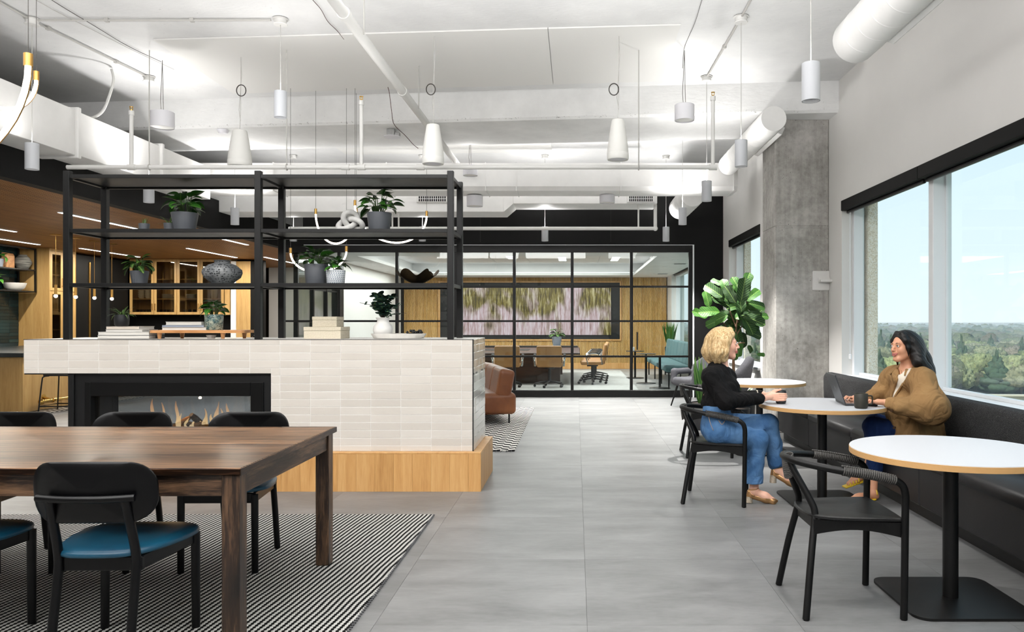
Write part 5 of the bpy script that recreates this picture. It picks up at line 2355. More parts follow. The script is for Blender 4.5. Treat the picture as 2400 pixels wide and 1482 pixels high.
tcx = task_chair((-.55, 16.0, .006), math.radians(90), 'tan task chair at the near side of the meeting table, left of the side row')
tcs = [((-1.42, 16.0, .006), 92, 'tan task chair at the near side of the meeting table, half behind a glazing bar'),
       ((-2.3, 16.0, .006), 88, 'tan task chair at the near side of the meeting table, behind the tiled end'),
       ((.36, 16.85, .006), 180, 'tan task chair of the side row, nearest the glass'), ((.40, 17.55, .006), 180, 'tan task chair of the side row, second from the glass'),
       ((.44, 18.25, .006), 180, 'tan task chair of the side row, third from the glass'), ((.48, 18.95, .006), 180, 'tan task chair of the side row, farthest from the glass')]
for l, a, lb in tcs:
    copy_tree(tcx, l, math.radians(a), lb)

t = thing('wall_screen', 'wide wall display showing blurred pink grass', 'television', (-1.3, CY - .05, 1.6))
m = MB()
m.box(-3.93, 1.27, CY - .02, CY + .02, .86, 2.50, .004)
m.build('recess_panel', MT['firebox'], t)
m = MB()
for (a, b, c, d) in ((-3.98, -3.93, .82, 2.54), (1.27, 1.32, .82, 2.54)):
    m.box(a, b, CY - .03, CY + .02, c, d)
m.box(-3.93, 1.27, CY - .03, CY + .02, 2.50, 2.54)
m.box(-3.93, 1.27, CY - .03, CY + .02, .82, .86)
tag(m.build('frame', MT['oak'], t), 'thin oak edging')
m = MB()
m.box(-3.27, 1.01, CY - .05, CY - .021, .985, 2.345)
m.build('screen', MT['tv'], t)
m = MB()
m.box(-3.29, 1.03, CY - .046, CY - .021, .965, .985)
m.box(-3.29, 1.03, CY - .046, CY - .021, 2.345, 2.36)
m.box(-3.29, -3.27, CY - .046, CY - .021, .985, 2.345)
m.box(1.01, 1.03, CY - .046, CY - .021, .985, 2.345)
m.build('bezel', MT['blackgloss'], t)
for x in (-3.78, 1.12):
    for z in (1.50, 1.62, 1.74):
        m = MB()
        m.cyl((x, CY - .055, z), (x, CY - .02, z), .05, n=16)
        m.build('camera_pod', MT['plastic'], t, 40)
m = MB()
m.box(-1.3, -1.05, CY - .08, CY - .02, .90, .94, .006)
m.build('soundbar_bracket', MT['plastic'], t)

for i, (x, y, lb) in enumerate(((-3.2, 16.9, 'leftmost lit panel in the meeting room ceiling'), (-1.62, 19.0, 'second lit panel in the meeting room ceiling'),
                                (-.35, 19.6, 'lit ceiling panel above the middle of the television'), (1.0, 19.6, 'lit ceiling panel above the right end of the television'))):
    t = thing('ceiling_light', lb, 'light', (x, y, 2.97), group='lit meeting room panels')
    m = MB()
    m.box(x - .11, x + .11, y - .62, y + .62, 2.968, 2.984, .003)
    m.build('housing', MT['trimwhite'], t)
    m = MB()
    m.box(x - .095, x + .095, y - .60, y + .60, 2.964, 2.968)
    m.build('diffuser', MT['panelglow'], t)
for i, (x, y, lb) in enumerate(((2.05, 15.9, 'round downlight nearest the glass at the right of the meeting room'), (2.08, 18.0, 'middle round downlight at the right of the meeting room'), (2.1, 20.3, 'farthest round downlight at the right of the meeting room'),
                                (-4.7, 16.4, 'round downlight at the left of the meeting room, nearer the glass'), (-4.7, 19.3, 'round downlight at the left of the meeting room, farther in'))):
    t = thing('downlight', lb, 'light', (x, y, 2.65), group='round meeting room downlights')
    m = MB()
    m.lathe([(.045, -.004), (.062, -.003), (.064, .004)], (x, y, 2.653), 20)
    m.build('ring', MT['trimwhite'], t, 40)
    m = MB()
    m.lathe([(.0, 0), (.046, 0)][::-1], (x, y, 2.650), 16)
    m.build('lens', MT['downglow'], t)
for (x, y, lb) in ((2.3, 17.0, 'dark slot air grille in the meeting room soffit, nearer one'), (2.32, 20.6, 'dark slot air grille in the meeting room soffit, farther one')):
    t = thing('air_grille', lb, 'vent', (x, y, 2.65))
    m = MB()
    m.box(x - .15, x + .15, y - .10, y + .10, 2.646, 2.654)
    m.build('frame', MT['trimwhite'], t)
    m = MB()
    for q in (-.06, 0, .06):
        m.box(x - .13, x + .13, y + q - .018, y + q + .018, 2.644, 2.647)
    m.build('slot', MT['grillehole'], t)

# teal channel-back bench along the window side
t = thing('teal_bench', 'dusty teal channel-back bench along the meeting room window side', 'sofa', (2.2, 18.0, 0))
n = 8
for i in range(n):
    a, b = 15.5 + 4.4 * i / n, 15.5 + 4.4 * (i + 1) / n
    pillow('back_channel', 2.32, 2.44, a - .004, b + .004, .44, .93, math.radians(8), t, MT['sofateal'], rad=.045)
for i in range(4):
    a, b = 15.5 + 4.4 * i / 4, 15.5 + 4.4 * (i + 1) / 4
    pillow('seat_cushion', 1.80, 2.36, a + .004, b - .004, .34, .47, 0, t, MT['sofateal'], rad=.05)
for y in (15.55, 16.9, 18.3, 19.8):
    for x in (1.88, 2.3):
        m = MB()
        m.cyl((x, y, 0), (x, y, .36), .016, n=8)
        m.build('leg', MT['blackmetal'], t)


def side_table(x, y, label, h=.70):
    t = thing('pedestal_table', label, 'side table', (x, y, 0), group='black pedestal tables before the teal bench')
    m = MB()
    m.lathe([(.22, h - .014), (.226, h - .007), (.22, h), (0, h)], (x, y, 0), 32)
    m.build('tabletop', MT['blackmetal'], t, 40)
    m = MB()
    m.cyl((x, y, .01), (x, y, h - .01), .026, n=14)
    m.build('column', MT['blackmetal'], t, 40)
    m = MB()
    m.lathe([(.215, .0), (.22, .004), (.21, .012), (.03, .016), (0, .016)], (x, y, 0), 32)
    m.build('base', MT['blackmetal'], t, 40)
    return t


side_table(1.72, 15.75, 'black pedestal table nearest the glass', .66)
side_table(1.55, 17.0, 'black pedestal table in the middle of the three', .66)
side_table(1.43, 18.6, 'black pedestal table farthest from the glass, with a white cup on it', .66)
m = MB()
m.lathe([(.0, .0), (.035, .0), (.042, .09), (.038, .09), (.032, .01), (0, .01)], (1.38, 18.6, .661), 16)
tag(m.build('cup', MT['plaster'], None, 40), 'small white cup on the farthest pedestal table', 'cup')

# ================================================================== kitchen beyond the fireplace wall
KX = -10.6


def glass_door(par, x0, x1, z0, z1, place, hside):
    """door in local (u along width, z up, front towards -v); place maps (u0,u1,v0,v1,z0,z1) to box bounds"""
    fr = .06
    m = MB()
    for q in ((x0, x0 + fr, z0, z1), (x1 - fr, x1, z0, z1), (x0 + fr, x1 - fr, z0, z0 + fr), (x0 + fr, x1 - fr, z1 - fr, z1)):
        m.box(*place(q[0], q[1], 0, .022, q[2], q[3]), .002)
    d = m.build('door', MT['oakcab'], par)
    m = MB()
    m.box(*place(x0 + fr, x1 - fr, .009, .013, z0 + fr, z1 - fr))
    m.build('pane', MT['cabglass'], d)
    m = MB()
    hx = x0 + fr / 2 if hside < 0 else x1 - fr / 2
    hz = z0 + .10
    m.box(*place(hx - .006, hx + .006, -.03, -.018, hz, hz + .16), .002)
    m.box(*place(hx - .005, hx + .005, -.03, .0, hz, hz + .012))
    m.box(*place(hx - .005, hx + .005, -.03, .0, hz + .148, hz + .16))
    tag(m.build('handle', MT['brass'], d), 'slim brass handle')
    return d


t = thing('tall_cabinet', 'tall pale oak cabinet with narrow glass doors beside the teal tiles', 'cabinet', (-10.9, 15.87, 0))
m = MB()
m.box(-11.24, KX + .0, 15.46, 15.485, 0, 2.848)
m.box(-11.24, KX, 16.255, 16.28, 0, 2.848)
m.box(-11.24, -11.2, 15.485, 16.255, 0, 2.848)
m.box(-11.2, KX, 15.485, 16.255, 2.80, 2.848)
m.box(-11.2, KX - .03, 15.485, 16.255, 0, .25)
for z in (.75, 1.2, 1.62, 1.99, 2.32, 2.58):
    m.box(-11.2, KX - .04, 15.485, 16.255, z - .012, z + .012)
m.build('body', MT['oakcab'], t)
pl = lambda a, b, c, d, e, f: (KX + .002 - d, KX + .002 - c, a, b, e, f)
pl = lambda a, b, c, d, e, f: (KX - .022 + (.022 - d) + .0, KX - .022 + (.022 - c), a, b, e, f)
for a, b, s in ((15.49, 15.868, 1), (15.872, 16.25, -1)):
    glass_door(t, a, b, 1.995, 2.795, pl, s)
    glass_door(t, a, b, .26, 1.985, pl, s)
for i, (y, z, mt, lb) in enumerate(((15.62, 1.632, 'plaster', 'white jug standing in the tall oak cabinet'), (15.75, 1.632, 'bookblue', 'grey blue jug standing in the tall oak cabinet'))):
    m = MB()
    m.lathe([(.0, 0), (.055, 0), (.07, .08), (.05, .17), (.055, .2), (.045, .2), (.04, .17), (0, .02)], (-10.85, y, z), 16)
    tag(m.build('jug', MT[mt], None, 40), lb, 'jug')

t = thing('pantry_cabinet', 'tall black pantry cabinet with a long brass pull', 'cabinet', (-10.9, 17.2, 0))
m = MB()
m.box(-11.24, KX - .02, 16.29, 18.18, 0, 2.80)
m.build('body', MT['black'], t)
for a, b in ((16.295, 16.80), (16.805, 17.50), (17.505, 18.175)):
    m = MB()
    m.box(KX - .02, KX, a, b, .1, 2.79, .003)
    m.build('door', MT['black'], t)
m = MB()
m.box(KX, KX + .03, 16.70, 16.735, .7, 2.66, .004)
tag(m.build('handle', MT['brass'], t), 'full height brass pull')

t = thing('wall_cabinet', 'row of pale oak wall cabinets with four glass doors', 'cabinet', (-9.4, 18.4, 1.53))
ex = [W(p, 0, 18.2).x for p in (305, 361.7, 415.6, 469.6, 525, 540)]
m = MB()
m.box(ex[0], ex[-1], 18.53, 18.55, 1.53, 2.848)
for x in ex:
    m.box(x - .012, x + .012, 18.2, 18.53, 1.53, 2.848)
for z in (1.545, 1.905, 2.375, 2.835):
    m.box(ex[0], ex[-1], 18.235, 18.53, z - .012, z + .012)
m.box(ex[4], ex[5], 18.2, 18.53, 1.53, 2.848)
m.build('body', MT['oakcab'], t)
pb = lambda a, b, c, d, e, f: (a, b, 18.178 + c, 18.178 + d, e, f)
for i in range(4):
    glass_door(t, ex[i] + .004, ex[i + 1] - .004, 1.535, 2.845, pb, 1 if i % 2 == 0 else -1)


def dish(name, px_, z, prof, mt, label, cat, Y=18.36, group=None, n=18):
    m = MB()
    x = W(px_, 0, Y).x
    m.lathe(prof, (x, Y, z), n)
    return tag(m.build(name, MT[mt], None, 40), label, cat, group)


bp = [(.0, .0), (.05, .0), (.085, .07), (.078, .07), (.045, .01), (0, .01)]
for i in range(4):
    od = ('lowest', 'second lowest', 'second highest', 'topmost')[i]
    dish('bowl', 332, 1.918 + i * .045, bp, 'plaster', od + ' white bowl of the left stack behind the first glass door', 'bowl', group='left stack of white bowls')
    dish('bowl', 348, 1.918 + i * .045, bp, 'plaster', od + ' white bowl of the right stack behind the first glass door', 'bowl', group='right stack of white bowls')
pp = [(.0, .0), (.09, .0), (.13, .016), (.128, .02), (.088, .006), (0, .006)]
for i in range(5):
    od = ('lowest', 'second lowest', 'middle', 'second highest', 'topmost')[i]
    dish('plate', 393, 1.918 + i * .022, pp, 'plaster', od + ' white plate stacked behind the second glass door', 'plate', group='plates behind the second glass door')
    dish('plate', 449, 1.918 + i * .022, pp, 'plaster', od + ' white plate stacked behind the third glass door', 'plate', group='plates behind the third glass door')
dish('pitcher', 502, 1.918, [(.0, 0), (.07, 0), (.085, .1), (.09, .22), (.085, .23), (.08, .2), (0, .03)], 'tray', 'tall pale ribbed pitcher behind the fourth glass door', 'pitcher')
gp = [(.0, 0), (.03, 0), (.036, .1), (.033, .1), (.027, .008), (0, .008)]
for i, p in enumerate((323, 331, 339, 347, 355, 378, 386, 394, 402)):
    dish('drinking_glass', p, 1.558, gp, 'cabglass', ('leftmost', 'second', 'third', 'fourth', 'fifth', 'sixth', 'seventh', 'eighth', 'rightmost')[i] + ' clear drinking glass on the bottom shelf of the oak wall cabinets', 'glass', group='glasses on the bottom cabinet shelf')
for i, p in enumerate((434, 445, 456)):
    dish('cup', p, 1.558, gp, 'mugblack', ('left', 'middle', 'right')[i] + ' dark cup on the bottom shelf behind the third glass door', 'cup', group='dark cups behind the third glass door')

t = thing('base_cabinet', 'black base cabinets along the kitchen end wall', 'cabinet', (-9.2, 18.2, 0))
m = MB()
m.box(-10.55, -8.19, 17.95, 18.54, 0, .88, .004)
m.build('body', MT['black'], t)
m = MB()
m.box(-10.57, -8.19, 17.92, 18.54, .88, .92, .004)
m.build('worktop', MT['darkstone'], t)
t = thing('refrigerator_surround', 'pale oak panel with white and black edges at the right end of the kitchen', 'panel', (-7.9, 18.3, 0))
for (a, b, mt) in ((540.5, 553, 'trimwhite'), (553.5, 587, 'oakcab'), (587.5, 601, 'black')):
    m = MB()
    m.box(W(a, 0, 18.2).x, W(b, 0, 18.2).x, 18.2, 18.54, 0, 2.80, .003)
    m.build('panel', MT[mt], t)

# teal tiled wall with open shelving
m = MB()
m.box(-11.25, -11.22, 13.0, 15.455, 0, 2.85)
tw_ = struct(tag(m.build('wall_tile', MT['tealgrout']), 'teal glazed tile wall of the bar'))
ORG[tw_.name] = tw_.location.copy()
for i in range(6):
    for j in range(29):
        y1 = 15.45 - i * .2525
        z0 = .95 + j * .065
        tile(.249, .0615, Matrix.Translation(Vector((-11.217, y1 - .1262, z0 + .0325)) - tw_.location) @ Matrix.Rotation(PI / 2, 4, 'Z')
             @ Euler((random.uniform(-.02, .02), 0, random.uniform(-.012, .012))).to_matrix().to_4x4(), tw_, 'tealtile', .010)
t = thing('open_shelf', 'black steel open shelf on the teal tiled wall', 'shelf', (-11.0, 14.6, 1.97))
m = MB()
for z in (1.975, 2.405):
    m.box(-11.20, -10.83, 13.4, 15.42, z - .025, z, .003)
    m.build('shelf_board', MT['blackmetal'], t)
    m = MB()
for x in (-11.185, -10.845):
    for y in (15.405, 13.42):
        m = MB()
        m.box(x - .015, x + .015, y - .015, y + .015, 1.95, 2.83, .002)
        m.build('post', MT['blackmetal'], t)
m = MB()
m.box(-10.86, -10.83, 13.4, 15.42, 2.80, 2.83, .002)
m.build('top_rail', MT['blackmetal'], t)
m = MB()
m.lathe([(.0, 0), (.09, 0), (.16, .05), (.195, .15), (.185, .15), (.15, .06), (.08, .015), (0, .015)], (-11.0, 15.05, 1.976), 40, wob=lambda a, z: 1 + (.025 * math.cos(20 * a) if z > .02 else 0))
tag(m.build('ribbed_bowl', MT['plaster'], None, 60), 'white fluted bowl on the lower open shelf by the teal tiles', 'bowl')
m = MB()
m.lathe([(.0, 0), (.08, 0), (.10, .02), (.152, .12), (.155, .15), (.11, .24), (.07, .27), (.075, .29), (.065, .29), (.06, .27), (0, .25)], (-11.0, 15.27, 2.406), 28)
tag(m.build('vase', mat('streaked_grey_stoneware', '8a8a84', .8, col2='3f403e', ns=16, st=(.3, .3, 4)), None, 50), 'streaked grey angular vase on the upper open shelf', 'vase')
for i, (h, L) in enumerate(((.30, .30), (.29, .27), (.27, .25), (.25, .22))):
    m = MB()
    m.box(-11.10 + i * .028, -11.10 + i * .028 + .02, 14.83, 14.83 + L, 2.406, 2.406 + h, .008)
    tag(m.build('serving_board', MT['board']), ('tallest wooden serving board, against the teal tiles', 'second wooden serving board from the teal tiles', 'third wooden serving board from the teal tiles', 'smallest wooden serving board, at the front of its row')[i], 'board', 'serving boards on the open shelf')

# bar island
t = thing('bar_island', 'oak bar island with a dark stone top and brass foot rail', 'bar', (-9.4, 13.2, 0))
m = MB()
m.box(-10.7, -8.30, 11.5, 15.0, 0, .83)
m.build('body', MT['oakcab'], t)
for i in range(4):
    m = MB()
    m.box(-8.30, -8.285, 11.5 + i * .875 + .002, 11.5 + (i + 1) * .875 - .002, .0, .83, .002)
    m.build('panel', MT['oakcab'], t)
m = MB()
m.box(-10.75, -8.22, 11.42, 15.05, .835, .90, .006)
m.build('worktop', MT['darkstone'], t)
m = MB()
m.cyl((-8.13, 11.68, .145), (-8.13, 14.9, .145), .028, n=14)
m.ball((-8.13, 11.68, .145), .045)
fr = m.build('foot_rail', MT['brasspol'], t, 60)
for y in (11.95, 12.9, 13.9):
    m = MB()
    m.cyl((-8.13, y, .145), (-8.29, y, .19), .016, n=10)
    m.cyl((-8.275, y, .19), (-8.288, y, .19), .045, n=16)
    m.cyl((-8.13, y - .03, .145), (-8.13, y + .03, .145), .036, n=14)
    m.build('rail_bracket', MT['brasspol'], fr, 60)

t = thing('bar_stool', 'black low-backed bar stool with a thin steel frame at the oak bar', 'stool', (-7.83, 11.76, 0), math.radians(1), local=True)
m = MB()
q = [(a, b) for a, b in rrect(-.22, .22, -.21, .21, .07, 6)]
m.prism(q, .545, .568)
m.build('seat', MT['blackseat'], t)
for sx in (-1, 1):
    for sy in (-1, 1):
        m = MB()
        m.tube(spline([(sx * .14, sy * .14, .545), (sx * .20, sy * .18, .53), (sx * .215, sy * .195, .45), (sx * .25, sy * .22, 0)], 5), .010, 8)
        m.build('leg', MT['blackmetal'], t, 60)
m = MB()
m.tube([(-.243, -.214, .09), (.243, -.214, .09), (.243, .214, .09), (-.243, .214, .09)], .009, 8, closed=True)
m.build('footrest', MT['blackmetal'], t, 40)
m = MB()
m.tube(spline([(.20, -.2, .55), (.24, -.2, .72), (.25, -.12, .80), (.255, 0, .81), (.25, .12, .80), (.24, .2, .72), (.20, .2, .55)], 5), .012, 8)
m.build('backrest', MT['blackmetal'], t, 60)

# lights of the kitchen
for i, (x, y0, y1, lb) in enumerate(((-6.97, 10.36, 12.25, 'long glowing light strip in the timber ceiling nearest the fascia'), (-9.95, 15.4, 17.5, 'light strip in the timber ceiling above the brass pendants'),
                                     (-9.19, 10.9, 12.6, 'light strip cut by the left edge of the photo, upper one'), (-10.27, 12.4, 14.7, 'light strip cut by the left edge of the photo, lower one'),
                                     (-6.3, 13.7, 14.74, 'short light strip in the timber ceiling above the dimpled vase'), (-7.8, 15.4, 17.65, 'light strip in the timber ceiling over the oak wall cabinets'),
                                     (-7.1, 17.5, 19.6, 'farthest light strip in the timber ceiling, right of the shelf post'))):
    t = thing('light_strip', lb, 'light', (x, (y0 + y1) / 2, 2.84), group='light strips in the timber ceiling')
    m = MB()
    m.box(x - .032, x + .032, y0, y1, 2.838, 2.856)
    m.build('housing', MT['trimwhite'], t)
    m = MB()
    m.box(x - .026, x + .026, y0 + .01, y1 - .01, 2.834, 2.838)
    m.build('diffuser', MT['strip'], t)
    lamp('AREA', 'light_strip_lamp', (x, (y0 + y1) / 2, 2.83), 34 * (y1 - y0), (1, .93, .82), (0, 0, 0), .05, y1 - y0)
for i, (y, lb) in enumerate(((13.08, 'nearest brass tube pendant with a round bulb over the bar'), (13.6, 'second brass tube pendant, partly behind the left shelf post'), (14.13, 'third brass tube pendant before the long brass pull'),
                             (14.66, 'farthest brass tube pendant with a round bulb over the bar'))):
    x = -8.86
    t = thing('bar_pendant', lb, 'pendant lamp', (x, y, 1.78), group='brass pendants over the bar')
    m = MB()
    m.lathe([(0, 2.838), (.09, 2.838), (.09, 2.848), (0, 2.848)], (x, y, 0), 24)
    m.build('canopy', MT['brass'], t, 40)
    m = MB()
    m.cyl((x, y, 1.99), (x, y, 2.84), .003, n=6)
    m.build('rod', MT['brass'], t)
    m = MB()
    m.cyl((x, y, 1.825), (x, y, 1.995), .022, n=16)
    m.build('tube', MT['brass'], t, 40)
    m = MB()
    m.ball((x, y, 1.803), .030, 14, 10)
    m.build('bulb', MT['bulb'], t, 180)
    lamp('POINT', 'bar_pendant_lamp', (x, y, 1.74), 3, (1, .9, .75), radius=.03)
lamp('AREA', 'passage_fill', (-6.4, 18.8, 3.9), 90, (1, .97, .93), (0, 0, 0), 1.2, 2.5)  # fill light without a fixture, added to brighten the passage

# ================================================================== plants and goods on the shelving
def leaf_mesh(name, mt, L, Wd, shape, fold=.25, curl=.5, nx=9, ny=5, wavy=0, tip=1.0):
    m = MB()

    def fn(u, v):
        w = shape(u) * Wd / 2
        s = (v - .5) * 2
        ang = curl * u
        x = L * (math.sin(ang) / curl if abs(curl) > 1e-3 else u)
        z = -L * ((1 - math.cos(ang)) / curl if abs(curl) > 1e-3 else 0)
        z += fold * abs(s) * w + wavy * math.sin(u * 11 + s * 2) * abs(s) * w
        return (x, s * w, z)
    m.grid(lambda v, u: fn(u, v), ny, nx)
    return m.mesh(name, MT[mt], 180)


heart = lambda u: max(.02, (math.sin(PI * min(1, u * 1.02 + .02) ** .62)) ** .8)
oval = lambda u: max(.02, math.sin(PI * (u * .98 + .01)) ** .7)
viol = lambda u: max(.03, (.42 + .58 * u ** .8 + .10 * math.sin(u * 7.5)) * max(0, 1 - max(0, (u - .58) / .42) ** 2.3) ** .5 * min(1, .35 + u * 6))
strap = lambda u: max(.04, (1 - u ** 3) * min(1, .5 + u * 3))
rnd_ = lambda u: max(.05, math.sin(PI * (u * .96 + .02)) ** .5)
LF = {
    'pothos': [leaf_mesh('pothos_leaf', 'pothos', .108, .076, heart, .25, c) for c in (.6, .95, .3)],
    'lily': [leaf_mesh('lily_leaf', 'ficus', .095, .036, oval, .3, c) for c in (.5, 1.0)],
    'ficus': [leaf_mesh('fiddle_leaf', 'ficus', .30, .20, viol, .22, c, 13, 7, .07) for c in (.45, .8, .2)],
    'spider': [leaf_mesh('strap_leaf', 'spider', .13, .014, strap, .4, c, 10, 3) for c in (1.3, 1.9, .8)],
    'snake': [leaf_mesh('sword_leaf', 'yucca', .50, .055, strap, .35, c, 10, 3) for c in (.12, -.1, .25)],
    'euc': [leaf_mesh('coin_leaf', 'euc', .036, .036, rnd_, .1, .3, 6, 5)],
}


def leafat(par, kind, i, p, az, pitch, roll=0, sc=1.0):
    M = Matrix.Translation(p) @ Matrix.Rotation(az, 4, 'Z') @ Matrix.Rotation(-pitch, 4, 'Y') @ Matrix.Rotation(roll, 4, 'X') @ Matrix.Scale(sc, 4)
    return inst('leaf', LF[kind][i % len(LF[kind])], par, M)


def pot_mb(r0, r1, h, th=.006, lip=0):
    m = MB()
    m.lathe([(0, 0), (r0 * .96, 0), (r0, .004), (r1, h - .003), (r1 - .002, h), (r1 - th, h), (r1 - th - .003, h - .02), (0, h - .024)], (0, 0, 0), 32)
    return m


def potted(name, label, loc, r0, r1, h, potmat, kind, n, seed, spread=.7, ht=.10, sc=1.0, group=None, prof=None, lean=0):
    rr = random.Random(seed)
    t = thing(name, label, 'plant', loc, 0, group, local=True)
    if prof:
        m = MB()
        m.lathe(prof, (0, 0, 0), 32)
    else:
        m = pot_mb(r0, r1, h)
    m.build('pot', MT[potmat], t, 40)
    m = MB()
    m.lathe([(0, h - .010), (r1 - .007, h - .014)][::-1], (0, 0, 0), 20)
    m.build('soil', MT['soil'], t)
    st = MB()
    for i in range(n):
        az = 2 * PI * (i * .618 + rr.uniform(-.05, .05))
        q = (i + .5) / n
        if kind in ('spider', 'snake'):
            b = Vector((math.cos(az), math.sin(az), 0)) * r1 * .35 * rr.random() + Vector((0, 0, h - .015))
            pit = math.radians(rr.uniform(30, 80)) if kind == 'spider' else math.radians(rr.uniform(72, 88))
            leafat(t, kind, i, b, az, pit, rr.uniform(-.4, .4) if kind == 'spider' else rr.uniform(0, PI), sc * rr.uniform(.75, 1.1))
            continue
        rad = r1 * spread * (.35 + .9 * q) * rr.uniform(.8, 1.2)
        hh = h + ht * (1.05 - .75 * q) * rr.uniform(.7, 1.2)
        b = Vector((math.cos(az) * rad + lean, math.sin(az) * rad, hh))
        a = Vector((math.cos(az) * r1 * .3, math.sin(az) * r1 * .3, h - .015))
        st.tube([a, a.lerp(b, .5) + Vector((0, 0, ht * .25)), b], .0022, 4)
        leafat(t, kind, i, b, az + rr.uniform(-.6, .6), math.radians(35 - 55 * q + rr.uniform(-15, 15)), rr.uniform(-.5, .5), sc * rr.uniform(.75, 1.15))
    if st.v:
        st.build('stem', MT['stem'], t, 180)
    return t


YS = 6.5
z2, z3, z1 = 2.1175, 1.6765, BT + .0015
X_ = lambda px: W(px, 0, YS).x
potted('succulent', 'tiny spiky succulent in a small grey pot at the left of the upper shelf', (X_(338), 6.5, z2), .036, .044, .075, 'potgrey', 'snake', 9, 1, sc=.15)
potted('potted_plant', 'small trailing plant in a grey pot half behind the large leafy pot', (X_(390), 6.56, z2), .042, .052, .085, 'potgrey', 'spider', 16, 2, sc=.95)
potted('potted_pothos', 'leafy pothos in a large grey pot on the upper shelf, left bay', (X_(433), 6.5, z2), .082, .108, .165, 'potgrey', 'pothos', 30, 3, .85, .15, 1.05)
potted('potted_pothos', 'leafy pothos in a dark grey pot on the upper shelf beside the knot', (X_(889), 6.5, z2), .085, .103, .165, 'potgrey', 'pothos', 34, 4, 1.0, .16, 1.0)
potted('potted_plant', 'peace lily in a grey pot on the middle shelf, left bay', (X_(327), 6.5, z3), .058, .074, .115, 'potgrey', 'lily', 26, 5, .75, .10, 1.1)
potted('potted_pothos', 'leafy pothos in a large grey pot on the middle shelf, right bay', (X_(741), 6.5, z3), .083, .1, .17, 'potgrey', 'pothos', 24, 6, .95, .11, 1.05)
potted('potted_pothos', 'small pothos in a white pot with blue dashes', (X_(793), 6.43, z3), .072, .079, .118, 'dashpot', 'pothos', 16, 7, .7, .09, .78)
potted('potted_plant', 'arching narrow-leaved plant in a round black pot on the stacked books', (X_(292), 6.46, z1 + .1035), .05, .05, .10, 'potblack', 'spider', 30, 8, sc=1.0,
       prof=[(0, 0), (.044, 0), (.055, .012), (.057, .06), (.052, .098), (.047, .098), (.045, .08), (0, .078)])
potted('potted_plant', 'bushy green plant in a patterned teal glazed pot on the wooden riser', (X_(508), 6.45, z1 + .0735), .07, .074, .13, 'tealpot', 'pothos', 24, 9, .8, .10, .72)

# knot of white clay
m = MB()
c = Vector((X_(823), 6.48, z2))
kp = []
for i in range(90):
    a = 2 * PI * i / 90
    kp.append(c + Vector((.0385 * (math.sin(a) + 2 * math.sin(2 * a)), -.030 * math.sin(3 * a), -.0285 * (math.cos(a) - 2 * math.cos(2 * a)) + .08)))
m.tube(kp, .0235, 14, closed=True)
zmin = min(v[2] for v in m.v)
m.v = [(x, y, z - zmin + z2 + .0005) for x, y, z in m.v]
tag(m.build('knot_sculpture', MT['knot'], None, 180), 'chalky white knotted sculpture on the upper shelf beside the dark leafy pot', 'sculpture')
m = MB()
m.lathe([(0, 0), (.07, 0), (.075, .004), (.145, .06), (.160, .10), (.155, .125), (.11, .165), (.062, .182), (.058, .192), (.070, .205), (.060, .206), (.048, .19), (0, .18)], (X_(521), 6.5, z3), 40)
tag(m.build('dimpled_vase', MT['dimple'], None, 60), 'wide squat grey vase with a dimpled surface on the middle shelf', 'vase')
m = MB()
th0 = []


def bowl(u, v):
    a = 2 * PI * u
    r = .03 + .135 * v ** .8
    fl = v * v
    z = .008 + .085 * v ** 1.3 + .028 * fl * math.sin(6 * a + .6)
    r += .020 * fl * math.cos(6 * a)
    return (X_(979) + r * math.cos(a), 6.48 + r * math.sin(a), z3 + z)


m.grid(bowl, 72, 10, True)
m.grid(lambda u, v: tuple(np.array(bowl(u, 1 - v)) + np.array((0, 0, .005 - .002 * v))), 72, 10, True)
m.lathe([(0, .0), (.04, .0), (.04, .014), (0, .014)], (X_(979), 6.48, z3), 24)
tag(m.build('wavy_bowl', MT['bronze'], None, 60), 'bronze bowl with a wavy flared rim at the right end of the middle shelf', 'bowl')


def book(x0, x1, y0, y1, z0, z1, cov, label, group=None):
    t = thing('book', label, 'book', ((x0 + x1) / 2, (y0 + y1) / 2, z0), group=group)
    m = MB()
    m.box(x0, x1, y0, y1, z0, z0 + .0022)
    m.box(x0, x1, y0, y1, z1 - .0022, z1)
    if cov in ('bookcream', 'bookblue'):
        m.box(x0, x1, y0, y0 + .003, z0, z1)
    else:
        m.box(x0, x1, y1 - .003, y1, z0, z1)
        m.box(x1 - .003, x1, y0 + .1, y1, z0, z1)
    m.build('cover', MT[cov], t)
    m = MB()
    m.box(x0 + .003, x1 - .004, y0 + .003, y1 - .004, z0 + .0022, z1 - .0022)
    m.build('pages', MT['paper'], t)


bx = lambda px: W(px, 0, 6.4).x
z = z1 + .0005
for (a, b, h, cov, lb) in ((235, 356, .0285, 'bookdark', 'lowest and darkest book of the left stack on the tiled ledge'), (236, 356, .029, 'bookgrey', 'wide grey book second from the bottom of the left stack'),
                           (254, 340, .018, 'bookwhite', 'thin white book second from the top of the left stack'), (256, 332, .0265, 'bookcream', 'beige book at the top of the left stack, under the black pot')):
    book(bx(a), bx(b), 6.36, 6.60, z, z + h, cov, lb, 'left stack of books')
    z += h + .0003
t = thing('riser_board', 'honey coloured wooden riser board on four small feet', 'board', (bx(467), 6.45, z1))
m = MB()
m.prism(rrect(bx(357), bx(577), 6.34, 6.58, .03, 6), z1 + .048, z1 + .072)
m.build('board', MT['board'], t)
for px_ in (377, 407, 525, 556):
    for y in ((6.38,) if px_ in (377, 525) else (6.54,)):
        m = MB()
        m.cyl((bx(px_), y, z1), (bx(px_), y, z1 + .049), .013, .020, 12)
        m.build('foot', MT['board'], t, 40)
z = z1 + .0725
